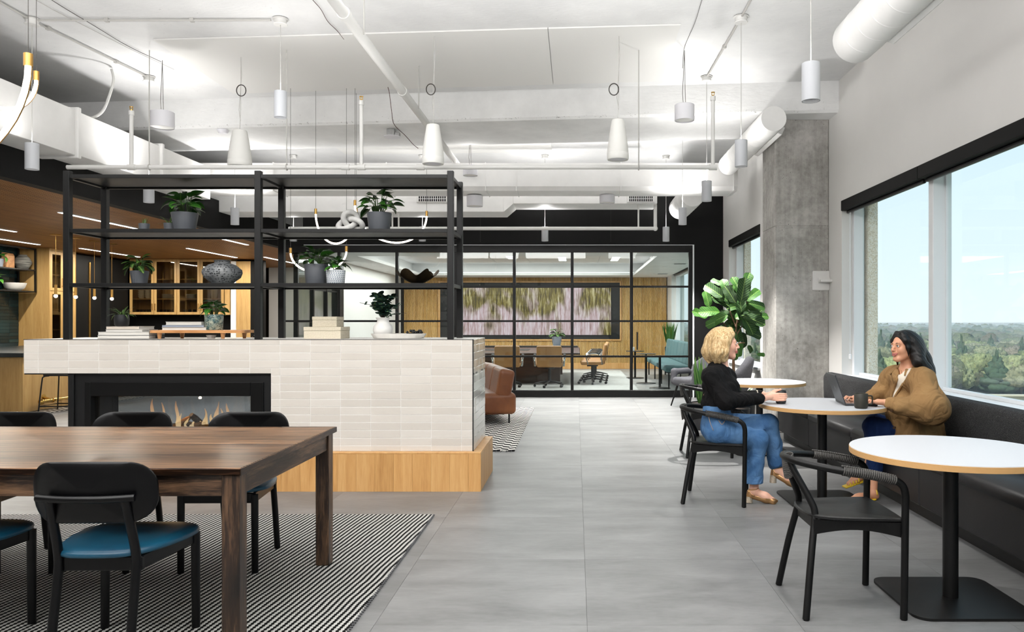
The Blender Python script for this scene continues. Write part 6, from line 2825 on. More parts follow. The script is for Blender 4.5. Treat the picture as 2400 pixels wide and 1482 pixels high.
for (a, b, h, cov, lb) in ((382, 486, .022, 'bookwhite', 'lowest white book of the stack on the wooden riser'), (383, 480, .0195, 'bookblue', 'middle pale grey book of the stack on the wooden riser'),
                           (391, 475, .027, 'bookwhite', 'topmost white book of the stack on the wooden riser')):
    book(bx(a), bx(b), 6.38, 6.56, z, z + h, cov, lb, 'books on the riser')
    z += h + .0003
m = MB()
m.lathe([(0, 0), (.03, 0), (.040, .03), (.037, .03), (.028, .006), (0, .006)], (bx(487), 6.46, z1), 20)
tag(m.build('small_bowl', MT['plaster'], None, 40), 'small white bowl tucked under the wooden riser', 'bowl')
m = MB()
m.lathe([(0, 0), (.022, 0), (.026, .012), (.012, .026), (0, .03)], (bx(595), 6.42, z1), 8)
tag(m.build('crystal', MT['chrome']), 'small faceted crystal beside the middle shelf post', 'ornament')
for (a, b, za, zb, ya, yb, lb) in ((715, 812, 0, .0985, 6.36, 6.62, 'larger cream linen box, under the smaller one'), (732, 800, .099, .184, 6.39, 6.59, 'smaller cream linen box on top of the larger one')):
    t = thing('linen_box', lb, 'box', ((bx(a) + bx(b)) / 2 - .01, (ya + yb) / 2, z1 + za), group='cream linen boxes')
    x0, x1 = bx(a), bx(b) - .035
    h = zb - za
    m = MB()
    m.box(x0 + .002, x1 - .002, ya + .002, yb - .002, z1 + za, z1 + za + h * .66, .002)
    m.build('box_body', MT['linen'], t)
    m = MB()
    m.box(x0, x1, ya, yb, z1 + za + h * .67, z1 + zb, .003)
    m.build('lid', MT['linen'], t)
# tray, vase and beads
m = MB()
tx = bx(931)


def oval_tray(u, v):
    a = 2 * PI * u
    k_ = [(0, .012), (.55, .010), (.86, .012), (.96, .040), (1.0, .043), (1.0, .038), (.90, .004), (.80, 0), (0, 0)][int(round(v * 8))]
    return (tx + .232 * k_[0] * math.cos(a), 6.45 + .13 * k_[0] * math.sin(a), z1 + k_[1])


m.grid(lambda u, v: oval_tray(u, v), 56, 9, True)
m.fix = True
tag(m.build('oval_tray', MT['tray'], None, 50), 'long oval pale stone tray on the tiled ledge', 'tray')
vx = bx(895)
t = thing('vase', 'white ceramic vase with eucalyptus sprigs on the oval tray', 'vase', (vx, 6.44, z1 + .0125), local=True)
m = MB()
m.lathe([(0, 0), (.05, 0), (.072, .02), (.083, .055), (.078, .09), (.055, .118), (.047, .135), (.052, .150), (.062, .163), (.058, .164), (.045, .148), (.040, .135), (.045, .11), (0, .06)], (0, 0, 0), 32)
m.build('vase_body', MT['plaster'], t, 60)
rr = random.Random(5)
for s, (dx, dz, nl) in enumerate(((-.20, .14, 8), (-.08, .20, 10), (-.03, .17, 11), (.03, .18, 11), (.09, .20, 10), (.12, .11, 9), (.20, .05, 8), (-.06, .10, 10), (.06, .10, 10), (-.10, .12, 9), (.0, .22, 9))):
    a = Vector((0, 0, .13))
    b = Vector((dx, rr.uniform(-.06, .06), .15 + dz))
    mid = Vector((dx * .35, b.y * .4, .15 + dz * .72))
    P = spline([a, mid, b], 6)
    m = MB()
    m.tube(P, .0018, 5)
    sp = m.build('sprig', MT['twig'], t, 180)
    for i in range(nl):
        q = .25 + .75 * i / nl
        p = P[min(len(P) - 1, int(q * (len(P) - 1)))]
        for sd in (0, PI):
            o = leafat(sp, 'euc', 0, p, rr.uniform(0, 2 * PI), rr.uniform(-.2, .9), rr.uniform(-.6, .6), rr.uniform(.8, 1.15) * (.7 if abs(dx) > .15 else 1.45))
m = MB()
gx = bx(970)
for i in range(30):
    a = i * 2.4
    r = .062 * math.sqrt((i % 20) / 20)
    m.ball((gx + r * 1.15 * math.cos(a), 6.45 + r * .8 * math.sin(a), z1 + .036 + (.016 if i > 14 else 0) + (.012 if i > 24 else 0)), .0125, 8, 6)
tag(m.build('bead_string', MT['bead'], None, 180), 'coiled string of black beads on the oval tray', 'ornament', kind='stuff')

# potted plant on the meeting table and green plants by the open shelf
potted('potted_plant', 'small green plant in a grey pot on the meeting table', (W(1305, 0, 20.18).x, 20.18, .736), .10, .135, .24, 'bookblue', 'lily', 34, 11, .8, .14, 1.7)
potted('potted_plant', 'trailing plant in a pale pot on the upper open shelf, at the left edge', (-11.0, 14.62, 2.406), .07, .09, .16, 'bookblue', 'pothos', 14, 12, .9, .12, 1.3)
potted('potted_plant', 'trailing plant in a pale pot on the lower open shelf, at the left edge', (-11.0, 14.50, 1.976), .07, .09, .16, 'bookblue', 'pothos', 14, 13, .9, .12, 1.3)
# snake plants along the teal bench and by the lounge chair
for i, (x, y, s) in enumerate(((2.5, 20.2, 1.6), (2.5, 20.7, 1.7))):
    pass
t = potted('snake_plant', 'tall bushy snake plant at the far end of the teal bench', (2.5, 20.45, .0), .12, .14, .70, 'potblack', 'snake', 44, 21, sc=1.35)
t = potted('snake_plant', 'upright snake plant in a black pot before the grey lounge chair', (1.62, 9.75, 0), .15, .17, .34, 'potblack', 'snake', 24, 22, sc=1.1)
t = potted('spider_plant', 'yellow-green arching plant in a black pot beside the fig trunk', (2.02, 9.30, 0), .13, .15, .40, 'potblack', 'spider', 34, 23, sc=2.6)

# fiddle-leaf fig
fx, fy = 1.835, 8.95
t = thing('fiddle_leaf_fig', 'fiddle-leaf fig tree with a bare trunk in front of the black wall and column', 'plant', (fx, fy, 0), local=True)
m = pot_mb(.15, .19, .36)
m.build('pot', MT['potblack'], t, 40)
m = MB()
m.lathe([(.18, .34), (0, .345)], (0, 0, 0), 20)
m.build('soil', MT['soil'], t)
m = MB()
m.tube(spline([(0, 0, .33), (.01, 0, .6), (.0, 0, .9), (.02, .01, 1.15), (.05, 0, 1.45)], 5), [.017] * 11 + [.015, .014, .013, .012, .011, .010, .009, .008, .008, .007][:10], 9)
tr_ = m.build('trunk', MT['bark'], t, 60)
br = [((.02, 0, 1.12), (-.18, -.02, 1.42)), ((.03, 0, 1.2), (.20, .04, 1.40)), ((.05, 0, 1.35), (.06, -.05, 1.75)), ((.0, 0, 1.05), (.12, -.06, 1.12)), ((.03, 0, 1.3), (-.1, .08, 1.62)), ((.05, 0, 1.4), (.22, 0, 1.66))]
m = MB()
for a, b in br:
    a, b = Vector(a), Vector(b)
    m.tube([a, a.lerp(b, .5) + Vector((0, 0, .03)), b], [.009, .007, .005], 7)
m.build('branch', MT['bark'], t, 60)
# leaf bases aimed at where the photograph shows blades: (px, py of blade centre, direction deg in the image, size)
rr = random.Random(8)
spec = [(1672, 680, 140, 1.0), (1700, 672, 100, .85), (1742, 680, 80, 1.15), (1728, 668, 110, .9), (1765, 690, 45, .85), (1690, 706, 150, 1.0), (1664, 730, 175, 1.05), (1680, 748, 200, 1.0), (1716, 716, 120, .9),
        (1752, 716, 20, 1.0), (1776, 722, 10, .9), (1765, 748, -20, 1.2), (1740, 742, -60, 1.0), (1722, 752, 230, .9), (1758, 770, -35, 1.05), (1705, 764, 215, .95), (1745, 800, -70, .85), (1732, 820, -100, .7), (1768, 782, -15, .8),
        (1735, 705, 95, 1.0), (1712, 690, 120, .9), (1782, 740, 5, .85), (1690, 690, 135, .9), (1728, 780, -80, .9), (1750, 660, 70, .9), (1744, 735, 30, .9), (1708, 738, 170, .9), (1730, 690, 60, 1.0), (1760, 820, -50, .5)]
spec += [(a + rr.uniform(-26, 26), b + rr.uniform(-22, 22), c + rr.uniform(-50, 50), d * rr.uniform(.6, .85)) for a, b, c, d in spec]
for i, (px_, py_, dg, s) in enumerate(spec):
    s *= .86
    Y = 8.95 + rr.uniform(-.20, .16)
    c = W(px_, py_, Y) - Vector((fx, fy, 0))
    d = Vector((math.cos(math.radians(dg)), rr.uniform(-.45, .25), math.sin(math.radians(dg)))).normalized()
    n = Vector((rr.uniform(-.3, .3), -1, rr.uniform(.2, .9)))
    n = (n - d * n.dot(d)).normalized()
    yv = n.cross(d)
    R = Matrix((d, yv, n)).transposed().to_4x4()
    L = .30 * s
    inst('leaf', LF['ficus'][i % 3], t, Matrix.Translation(c - d * L * .5) @ R @ Matrix.Scale(s, 4))

# ---- things on the middle round table


def mug(x, y, label, r=.046, h=.105, mt='mug', hand=0.0):
    t = thing('mug', label, 'mug', (x, y, TZ + .0005), hand, local=True)
    m = MB()
    m.lathe([(0, 0), (r * .80, 0), (r * .93, .008), (r, .022), (r, h - .003), (r - .002, h), (r - .005, h - .002), (r - .006, .02), (0, .008)], (0, 0, 0), 32)
    m.build('body', MT[mt], t, 50)
    m = MB()
    m.tube(spline([(r - .004, 0, h * .84), (r + .022, 0, h * .84), (r + .032, 0, h * .76), (r + .032, 0, h * .36), (r + .022, 0, h * .28), (r - .004, 0, h * .28)], 4), .0055, 8)
    m.build('handle', MT[mt], t, 60)
    m = MB()
    m.lathe([(r - .006, h * .78), (0, h * .78)], (0, 0, 0), 24)
    m.build('coffee', MT['soil'], t)
    return t


mug(2.058, 5.545, 'dark olive mug beside the laptop, handle to the right', .0485, .107, 'mug', 0)
mug(1.565, 5.865, 'black mug held by the blonde woman', .040, .102, 'mugblack', math.radians(95))
lt = thing('laptop', 'dark grey laptop open in front of the woman in the tan jacket', 'laptop', (2.02, 5.875, TZ + .001), math.radians(-7), local=True)
m = MB()
m.box(0, .235, -.168, .168, 0, .014, .004)
m.build('base', MT['laptop'], lt)
m = MB()
m.box(.018, .12, -.145, .145, .0141, .0146)
kb = m.build('keyboard', MT['screen'], lt)
tl = math.radians(-19)
m = MB()
m.M = Matrix.Translation((.004, 0, .012)) @ Matrix.Rotation(tl, 4, 'Y')
m.box(-.004, .004, -.168, .168, 0, .228, .003)
ld = m.build('lid', MT['laptop'], lt)
m = MB()
m.M = Matrix.Translation((.004, 0, .012)) @ Matrix.Rotation(tl, 4, 'Y')
m.box(.0040, .0046, -.16, .16, .012, .220)
m.build('screen', MT['screen'], ld)

# pale emblem in the middle of the lid
m = MB()
m.M = Matrix.Translation((.004, 0, .012)) @ Matrix.Rotation(tl, 4, 'Y')
out = [(0.0, .016 - .003), (.006, .0155), (.011, .012), (.0125, .004), (.010, -.006), (.005, -.0135), (0.0, -.012), (-.005, -.0135), (-.010, -.006), (-.0125, .004), (-.011, .012), (-.006, .0155)]
m.prism([(a, .114 + b) for a, b in out], -.0046, -.0041, 'x')
m.prism([(a * .35 + .002, .135 + b * .32) for a, b in out], -.0046, -.0041, 'x')
m.build('emblem', MT['logo'], ld)

# ================================================================== the view from the windows, ten floors up
GZ = -30.0
m = MB()
m.box(4.5, 6000, -3000, 8000, GZ - .5, GZ)
struct(tag(m.build('ground', MT['ground']), 'spring landscape far below the windows'))


def blob(seed, tall=1.0, conifer=False, sub=9):
    rr = random.Random(seed)
    m = MB()
    if conifer:
        for i in range(7):
            q = i / 6
            for j in range(5):
                a = 2 * PI * (j / 5 + rr.random() * .2)
                r = .42 * (1 - q) + .04
                m.ball((r * math.cos(a) * .6, r * math.sin(a) * .6, .25 + 1.15 * q), (r * .62, r * .62, .16), 7, 5)
    else:
        for i in range(16):
            a, e = rr.uniform(0, 2 * PI), rr.uniform(-.35, 1)
            r = rr.uniform(.25, .36)
            k = .55 * math.sqrt(max(.05, 1 - e * e * .7))
            m.ball((k * math.cos(a), k * math.sin(a), .75 + .42 * e * tall), r, 13, 9)
    vs = []
    for (x, y, z) in m.v:
        k = 1 + .16 * math.sin(x * 17 + seed) * math.sin(y * 19 + seed * 2) * math.sin(z * 15) + rr.uniform(-.15, .15)
        vs.append((x * k, y * k, z * (1 + (k - 1) * .4) + rr.uniform(-.03, .03)))
    m.v = vs
    n = len(m.f)
    m.cur = 1
    m.cyl((0, 0, 0), (0, 0, .7), .05, .03, 6)
    return m.mesh('tree_crown', [MT['pine' if conifer else 'crown'], MT['bark']], 180)


TREES = [blob(i) for i in range(6)] + [blob(9, conifer=True), blob(10, conifer=True)]
rt = random.Random(42)
placed = []


def tree(x, y, s, k, lb, grp):
    o = bpy.data.objects.new('tree', TREES[k])
    COL.objects.link(o)
    o.location = (x, y, GZ)
    o.rotation_euler = (0, 0, rt.uniform(0, 6.28))
    o.scale = (s * rt.uniform(.9, 1.15), s * rt.uniform(.9, 1.15), s * rt.uniform(.85, 1.2))
    tag(o, lb, 'tree', grp)
    placed.append((x, y))


n = 0
tries = 0
while n < 270 and tries < 20000:
    tries += 1
    Y = 300 + 300 * rt.random() ** .8
    k = rt.uniform(.20, .24) if rt.random() < .14 else rt.uniform(.37, .62)
    X = k * Y
    if any((X - a) ** 2 + (Y - b) ** 2 < 36 for a, b in placed):
        continue
    if abs(Y - 470 - (X - 200) * .25) < 14 and .45 < k < .66:
        continue
    if abs(Y - 316) < 12 and k > .46:
        continue
    con = rt.random() < .2
    if con:
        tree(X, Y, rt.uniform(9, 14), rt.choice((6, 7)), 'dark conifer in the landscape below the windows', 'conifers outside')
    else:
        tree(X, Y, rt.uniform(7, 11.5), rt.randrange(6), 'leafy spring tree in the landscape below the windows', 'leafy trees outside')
    n += 1
# the mass of woodland beyond
vs0, fs0 = None, None
b = MB()
b.ball((0, 0, .7), (.75, .75, .6), 9, 6)
V0 = np.array(b.v)
F0 = b.f
vv, ff, mi = [], [], []
cnt = 0
rg = np.random.default_rng(4)
for i in range(6500):
    u = rt.random()
    Y = 300 * (3600 / 300) ** (u ** .9)
    k = rt.uniform(.12, 1.0)
    if Y < 560 and (.195 < k < .63):
        if rt.random() < .75:
            continue
    if Y < 330 and k > .40:
        continue
    s = rt.uniform(7, 12) * (1 + Y / 7000)
    X = k * Y
    q = V0 * (s * rt.uniform(.85, 1.3), s * rt.uniform(.85, 1.3), s * rt.uniform(.7, 1.25)) + rg.normal(0, s * .09, V0.shape) + (X, Y, GZ)
    o = cnt * len(V0)
    vv.append(q)
    ff.extend([tuple(j + o for j in f) for f in F0])
    mi.extend([rt.randrange(4)] * len(F0))
    cnt += 1
m = MB()
m.v = [tuple(p) for p in np.concatenate(vv).tolist()]
m.f = ff
m.m = mi
fm = []
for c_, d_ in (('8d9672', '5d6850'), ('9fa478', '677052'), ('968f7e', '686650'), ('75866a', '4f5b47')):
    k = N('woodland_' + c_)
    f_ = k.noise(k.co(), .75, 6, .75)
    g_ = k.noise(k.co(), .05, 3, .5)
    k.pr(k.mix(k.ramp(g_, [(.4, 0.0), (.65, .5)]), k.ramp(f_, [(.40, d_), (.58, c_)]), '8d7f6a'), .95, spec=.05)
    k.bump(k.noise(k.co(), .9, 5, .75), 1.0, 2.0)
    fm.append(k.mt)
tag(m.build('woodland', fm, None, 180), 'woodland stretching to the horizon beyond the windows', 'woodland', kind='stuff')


def house(x, y, w, d, h, lb, rot=0, wall='buff'):
    t = thing('house', lb, 'building', (x, y, GZ), rot, 'flat roofed buildings outside', local=True)
    m = MB()
    m.box(-w / 2, w / 2, -d / 2, d / 2, 0, h)
    wl = m.build('wall', MT[wall], t)
    m = MB()
    m.box(-w / 2 - .5, w / 2 + .5, -d / 2 - .5, d / 2 + .5, h, h + .6)
    m.build('roof', MT['roofgrey'], t)
    k = int(w / 5)
    for i in range(k):
        xx = -w / 2 + (i + .5) * w / k
        m = MB()
        m.box(xx - 1.1, xx + 1.1, -d / 2 - .08, -d / 2 + .02, h * .35, h * .75)
        m.build('window', MT['lens'], wl)


house(252, 480, 46, 14, 5.5, 'long low buff building between the trees, seen left of the conifers', .2)
house(330, 505, 30, 16, 7, 'grey roofed building partly behind conifers at the right', .2)
house(205, 468, 30, 12, 4.5, 'low pale building right of the white window mullion', .2)
house(270, 395, 40, 12, 4, 'brick coloured low building in the lower part of the view', .2)
house(560, 1150, 60, 20, 14, 'distant white building near the horizon', .1)
m = MB()
m.obox((172, 281, GZ + 2.4), (86, 1.0, 4.8), Matrix.Rotation(-.08, 3, 'Z'))
m.obox((172, 279, GZ + 4.6), (86, 2.4, .5), Matrix.Rotation(-.08, 3, 'Z'))
tag(m.build('road_barrier', MT['road']), 'pale concrete road barrier at the bottom of the window view', 'wall')

# thin spring haze over the landscape
m = MB()
m.box(90, 5900, 60, 7900, GZ + .2, -4)
hz = m.build('haze', MT['ground'])
k = N('thin_haze')
k.t.nodes.remove(k.b)
vs_ = k.n('ShaderNodeVolumeScatter')
vs_.inputs['Color'].default_value = lin('dfe9f2')
vs_.inputs['Density'].default_value = .00075
k.l(vs_.outputs[0], k.out.inputs['Volume'])
hz.data.materials.clear()
hz.data.materials.append(k.mt)
tag(hz, 'thin haze over the distant landscape', 'haze', kind='stuff')

# ================================================================== people
def xf(pts, M):
    return [tuple(M @ Vector(p)) for p in pts]


def head(par, M, skin, tag_='', smile=0.0):
    """head in local axes: x forward, y left, z up, origin mid head; M puts it in the room (as local coords of par)"""
    s = SDF(.0034)
    R = M.to_3x3()

    def P(x, y, z):
        return M @ Vector((x, y, z))
    s.ell(P(-.016, 0, .036), (.090, .071, .078), R, .02)
    s.ell(P(.030, 0, -.022), (.058, .056, .084), R, .03)
    for q in (-1, 1):
        s.ell(P(.050, q * .034, -.030), (.030, .026, .030), R, .02)
        s.cap(P(-.005, q * .052, -.055), P(.058, q * .014, -.098), .020, .017, .03)
    s.cap(P(.062, -.010, -.098), P(.062, .010, -.098), .0155, .0155, .02)
    s.cap(P(.080, -.034, .016), P(.080, .034, .016), .010, .010, .016)
    for q in (-1, 1):
        s.ell(P(.092, q * .031, .000), (.012, .015, .011), R, .010, -1)
    s.chain([P(.083, 0, .012), P(.096, 0, -.012), P(.106, 0, -.031)], [.0075, .0085, .0105], .008)
    for q in (-1, 1):
        s.ell(P(.096, q * .011, -.034), (.009, .007, .007), R, .006)
    s.ell(P(.086, 0, -.052), (.012, .020, .014), R, .012)
    s.ell(P(.088, 0, -.071), (.009, .016, .008), R, .008)
    for q in (-1, 1):
        s.ell(P(-.012, q * .073, -.010), (.018, .008, .028), R @ Matrix.Rotation(-q * .35, 3, 'Z'), .006)
        s.ell(P(-.007, q * .081, -.008), (.009, .006, .015), R, .004, -1)
    for q in (-1, 1):
        s.ell(P(.0795, q * .031, .002), (.0125, .0135, .0125), R, .003)
    return s, P


def face_bits(body, P, R, lipmat, brow, smile):
    for q in (-1, 1):
        m = MB()
        c = P(.0812, q * .031, .0005)
        for a in (0,):
            m.ball((0, 0, 0), (.0122, .0122, .0105), 14, 10)
        m.v = [tuple(c + R @ Vector(v)) for v in m.v]
        e = m.build('eye', MT['eyewhite'], body, 180)
        m = MB()
        m.ball((.0085, q * .001, 0), (.0048, .0062, .0062), 12, 8)
        m.v = [tuple(c + R @ Vector(v)) for v in m.v]
        m.build('iris', MT['iris'], e, 180)
        m = MB()
        m.tube([P(.089, q * .014, .0190), P(.0905, q * .026, .0235), P(.083, q * .044, .0195)], [.0032, .0036, .0016], 6, flat=.7)
        m.build('eyebrow', brow, body, 180)
        m = MB()
        m.tube([P(.0880, q * .020, .0058), P(.0935, q * .030, .0095), P(.0870, q * .043, .0050)], [.0016, .0022, .0012], 5)
        m.build('eyelash', MT['iris'], body, 180)
    s_ = smile * .006
    m = MB()
    m.tube(spline([P(.081, -.026, -.061 + s_), P(.095, -.012, -.0595), P(.0985, 0, -.0610), P(.095, .012, -.0595), P(.081, .026, -.061 + s_)], 4), [.002, .003, .0038, .0042, .0042, .0042, .0044, .0046, .0046, .0046, .0044, .0042, .0042, .0042, .0038, .003, .002], 8)
    m.build('upper_lip', lipmat, body, 180)
    m = MB()
    m.tube(spline([P(.081, -.025, -.063 + s_), P(.093, -.012, -.0705), P(.0965, 0, -.0725), P(.093, .012, -.0705), P(.081, .025, -.063 + s_)], 4), [.002, .003, .004, .0046, .005, .005, .005, .005, .005, .005, .005, .005, .005, .0046, .004, .003, .002], 8)
    m.build('lower_lip', lipmat, body, 180)
    if smile > .5:
        m = MB()
        m.tube(spline([P(.083, -.018, -.0645), P(.0945, 0, -.066), P(.083, .018, -.0645)], 5), .0028, 6)
        m.build('teeth', MT['teeth'], body, 180)


def fingers(s, knuck, mids, tips, r=.0078):
    for a, b, c in zip(knuck, mids, tips):
        s.cap(a, b, r * 1.08, r, .004)
        s.cap(b, c, r, r * .82, .003)


def V(px, py, Y):
    return W(px, py, Y)


# ------------------------------------------------------------------ blonde woman in black knit and jeans
p1 = thing('person', 'blonde woman in a black knit top and blue jeans holding a mug, legs crossed', 'person', (1.07, 5.85, 0))
o1 = ORG[p1.name]
L_ = lambda px, py, Y: Vector(V(px, py, Y)) - o1
ORG[p1.name] = Vector((0, 0, 0))
HM = Matrix.Translation(L_(1697, 806, 5.85)) @ Matrix.Rotation(math.radians(-6), 4, 'Z') @ Matrix.Rotation(math.radians(-2), 4, 'Y') @ Matrix.Scale(1.0, 4)
s, P = head(p1, HM, 'skin1')
# neck, chest (skin), arms under the sleeves, hands, lower legs and feet: one surface
s.cap(P(-.028, 0, -.06), L_(1686, 856, 5.85), .050, .055, .03)
s.cap(L_(1686, 856, 5.85), L_(1688, 885, 5.85), .055, .075, .04)
sk = s
sk.cap(L_(1688, 885, 5.85), L_(1682, 930, 5.85), .085, .10, .04)
sk.cap(L_(1682, 930, 5.85), L_(1676, 1000, 5.85), .10, .10, .04)
RS, RE, RW = L_(1668, 884, 5.69), L_(1700, 940, 5.64), L_(1789, 934, 5.765)
LS, LE, LW = L_(1702, 884, 6.01), L_(1722, 938, 6.08), L_(1788, 925, 5.99)
for a, b, c in ((RS, RE, RW), (LS, LE, LW)):
    sk.cap(a, b, .042, .036, .02)
    sk.cap(b, c, .034, .0245, .015)
# right hand round the near side of the mug (mug centre 1.565, 5.865, r .040)
mc = Vector((1.565, 5.865, .79)) - o1


def ringpt(a, z, r):
    return mc + Vector((r * math.cos(a), r * math.sin(a), z))


def cup_hand(sk, wrist, side):
    # side -1: near (-y) hand, +1: far hand
    pc = mc + Vector((-.060, side * .030, .002))
    sk.cap(wrist, pc + Vector((-.03, side * .004, 0)), .022, .024, .012)
    for k, z in enumerate((.026, .009, -.008, -.025)):
        kn = mc + Vector((-.034, side * .042, z * .92))
        sk.cap(pc + Vector((-.025, 0, z * .55)), kn, .0135, .0105, .008)
        a0 = side * math.radians(128)
        a1 = side * math.radians(72 + (6, 0, 0, 10)[k])
        a2 = side * math.radians(38 + (12, 0, 4, 22)[k])
        q1, q2 = ringpt(a1, z * .9, .0475), ringpt(a2, z * .85, .0465)
        sk.cap(kn, q1, .0088, .0082, .003)
        sk.cap(q1, q2, .0082, .0068, .002)
    t0 = pc + Vector((-.012, -side * .012, .022))
    t1 = mc + Vector((-.040, side * .022, .046))
    t2 = mc + Vector((-.012, side * .040, .058)) if side < 0 else mc + Vector((-.016, side * .036, .05))
    sk.cap(pc + Vector((-.03, 0, .008)), t0, .015, .012, .01)
    sk.cap(t0, t1, .0115, .0095, .006)
    sk.cap(t1, t2, .0092, .0072, .003)


cup_hand(sk, RW, -1)
cup_hand(sk, LW, 1)
# legs below the hems, feet
RA, RT = L_(1767, 1150, 5.77), L_(1812, 1173, 5.74)
LA, LT = L_(1823, 1100, 5.86), L_(1868, 1139, 5.80)
for A, T, up in ((RA, RT, L_(1768, 1110, 5.77)), (LA, LT, L_(1815, 1060, 5.87))):
    d = (T - A)
    heel = A + Vector((-.022, 0, -.022))
    sk.cap(up, A, .040, .032, .02)
    sk.cap(A, heel, .030, .026, .02)
    sk.cap(A + Vector((.005, 0, -.012)), A + d * .62, .030, .030, .02)
    sk.cap(A + d * .55, T, .030, .020, .015)
b1 = s.build('body', MT['skin1'], p1)
face_bits(b1, P, HM.to_3x3(), MT['lips'], MT['brow'], .4)
# hair: wavy bob
s = SDF(.0045)
R = HM.to_3x3()
s.ell(P(-.022, 0, .045), (.104, .088, .088), R, .02)
s.ell(P(-.055, 0, -.02), (.082, .090, .095), R, .04)
for q in (-1, 1):
    s.chain([P(.020, q * .070, .075), P(.012, q * .088, .02), P(-.005, q * .094, -.05), P(-.005, q * .085, -.118)], [.026, .028, .032, .020], .03)
    s.chain([P(-.05, q * .075, .03), P(-.06, q * .088, -.06), P(-.058, q * .075, -.135)], [.04, .046, .026], .04)
s.chain([P(-.10, 0, .02), P(-.115, 0, -.06), P(-.105, 0, -.135)], [.045, .05, .03], .04)
s.chain([P(.050, -.010, .108), P(.058, -.045, .072), P(.030, -.075, .03)], [.014, .018, .018], .02)
s.chain([P(.050, -.010, .108), P(.062, .045, .080), P(.035, .075, .03)], [.014, .018, .018], .02)
s.ell(P(.075, 0, -.030), (.062, .064, .095), R, .010, -1)
s.ell(P(.075, -.03, -.06), (.060, .064, .075), R, .012, -1)
s.rbox(P(-.03, 0, -.215), (.2, .2, .065), .01, R, .02, -1)
hc = P(0, 0, 0)
s.disp = lambda X, Y, Z: .0030 * np.sin(np.arctan2(Y - hc.y, X - hc.x + .03) * 15 + 2.2 * np.sin((Z - hc.z) * 42) * np.clip((hc.z - Z) / .06, 0, 1)) * np.clip((hc.z + .10 - Z) / .10, 0.1, 1)
s.build('hair', MT['blonde'], b1)
m = MB()
m.tube([P(-.006, -.083, -.035 + .0) + Vector((.008 * math.cos(a), 0, .009 * math.sin(a))) for a in np.linspace(0, 2 * PI, 13)[:-1]], .0022, 6, closed=True)
m.build('earring', MT['brasspol'], b1, 180)
# top
s = SDF(.006)
s.cap(L_(1683, 862, 5.85), L_(1685, 872, 5.85), .066, .080, .04)
s.cap(L_(1684, 876, 5.85), L_(1684, 900, 5.85), .086, .112, .05)
s.cap(L_(1682, 868, 5.79), L_(1670, 880, 5.72), .050, .060, .04)
s.cap(L_(1688, 868, 5.91), L_(1698, 880, 5.98), .050, .060, .04)
s.ell(L_(1688, 905, 5.85), (.125, .165, .105), None, .05)
s.ell(L_(1704, 912, 5.85), (.085, .135, .075), None, .05)
s.ell(L_(1679, 945, 5.85), (.115, .140, .095), None, .05)
s.cap(RS, LS, .062, .062, .05)
for a, b, c in ((RS, RE, RW), (LS, LE, LW)):
    w = b.lerp(c, .80)
    s.cap(a, b, .066, .066, .04)
    s.cap(b, w, .064, .046, .03)
    s.cap(w, b.lerp(c, .90), .034, .040, .012)
s.rbox(L_(1680, 990, 5.85), (.4, .4, .088), .01, None, .01, -1)
s.cap(L_(1691, 857, 5.85), L_(1698, 838, 5.85), .056, .075, .012, -1)
cz = L_(1684, 960, 5.85).z
s.disp = lambda X, Y, Z: .0045 * np.sin(60 * X + 25 * Z + 8 * np.sin(30 * Y)) * np.sin(48 * Z + 20 * X)
s.build('knit_top', MT['knit'], b1)
m = MB()
nk = [L_(1676, 855, 5.80), L_(1690, 868, 5.77), L_(1704, 876, 5.79), L_(1708, 880, 5.83), L_(1706, 874, 5.88)]
m.tube(spline([p + Vector((.012, -.012, 0)) for p in nk], 6), .0012, 5)
m.ball(L_(1707, 882, 5.81) + Vector((.018, -.008, 0)), .005, 8, 6)
m.build('necklace', MT['brasspol'], b1, 180)
m = MB()
for a in np.linspace(0, 2 * PI, 16)[:-1]:
    c = L_(1774, 925, 5.99)
    m.ball((c.x, c.y + .030 * math.cos(a), c.z + .030 * math.sin(a)), .0055, 6, 4)
m.build('bracelet', MT['cream'], b1, 180)
# jeans
s = SDF(.006)
s.ell(L_(1682, 1002, 5.85), (.130, .165, .125), None, .04)
s.cap(L_(1679, 962, 5.79), L_(1679, 962, 5.91), .100, .100, .06)
RK, LK = L_(1779, 1031, 5.755), L_(1802, 992, 5.86)
s.cap(L_(1684, 1012, 5.765), RK, .100, .070, .04)
s.chain([RK, L_(1769, 1085, 5.76), L_(1764, 1133, 5.765)], [.070, .062, .078], .03)
s.cap(L_(1690, 998, 5.945), LK, .096, .066, .04)
s.chain([LK, L_(1813, 1040, 5.862), L_(1819, 1084, 5.865)], [.066, .058, .064], .03)
RR = Matrix.Rotation(math.radians(2), 3, 'Y')
s.rbox(L_(1764, 1160, 5.765), (.16, .16, .09), .004, RR, 0, -1)
R2 = Matrix.Rotation(math.radians(-22), 3, 'Y')
s.rbox(L_(1834, 1112, 5.865) + Vector((.0, 0, -.02)), (.12, .13, .085), .004, R2, 0, -1)
s.rbox(L_(1680, 930, 5.85), (.4, .4, .062), .01, None, 0, -1)
s.disp = lambda X, Y, Z: .0030 * np.sin(45 * X - 38 * Z + 6 * np.sin(20 * Y)) * np.sin(33 * Z + 14 * Y)
jm = s.build('jeans', MT['denim'], b1)
m = MB()
m.tube(spline([L_(1659, 968, 5.70), L_(1664, 990, 5.672), L_(1672, 1010, 5.664)], 5), .0016, 5)
m.tube(spline([L_(1684, 985, 5.675), L_(1692, 995, 5.668), L_(1700, 985, 5.672)], 5), .0016, 5)
m.build('stitching', MT['stitch'], jm, 180)


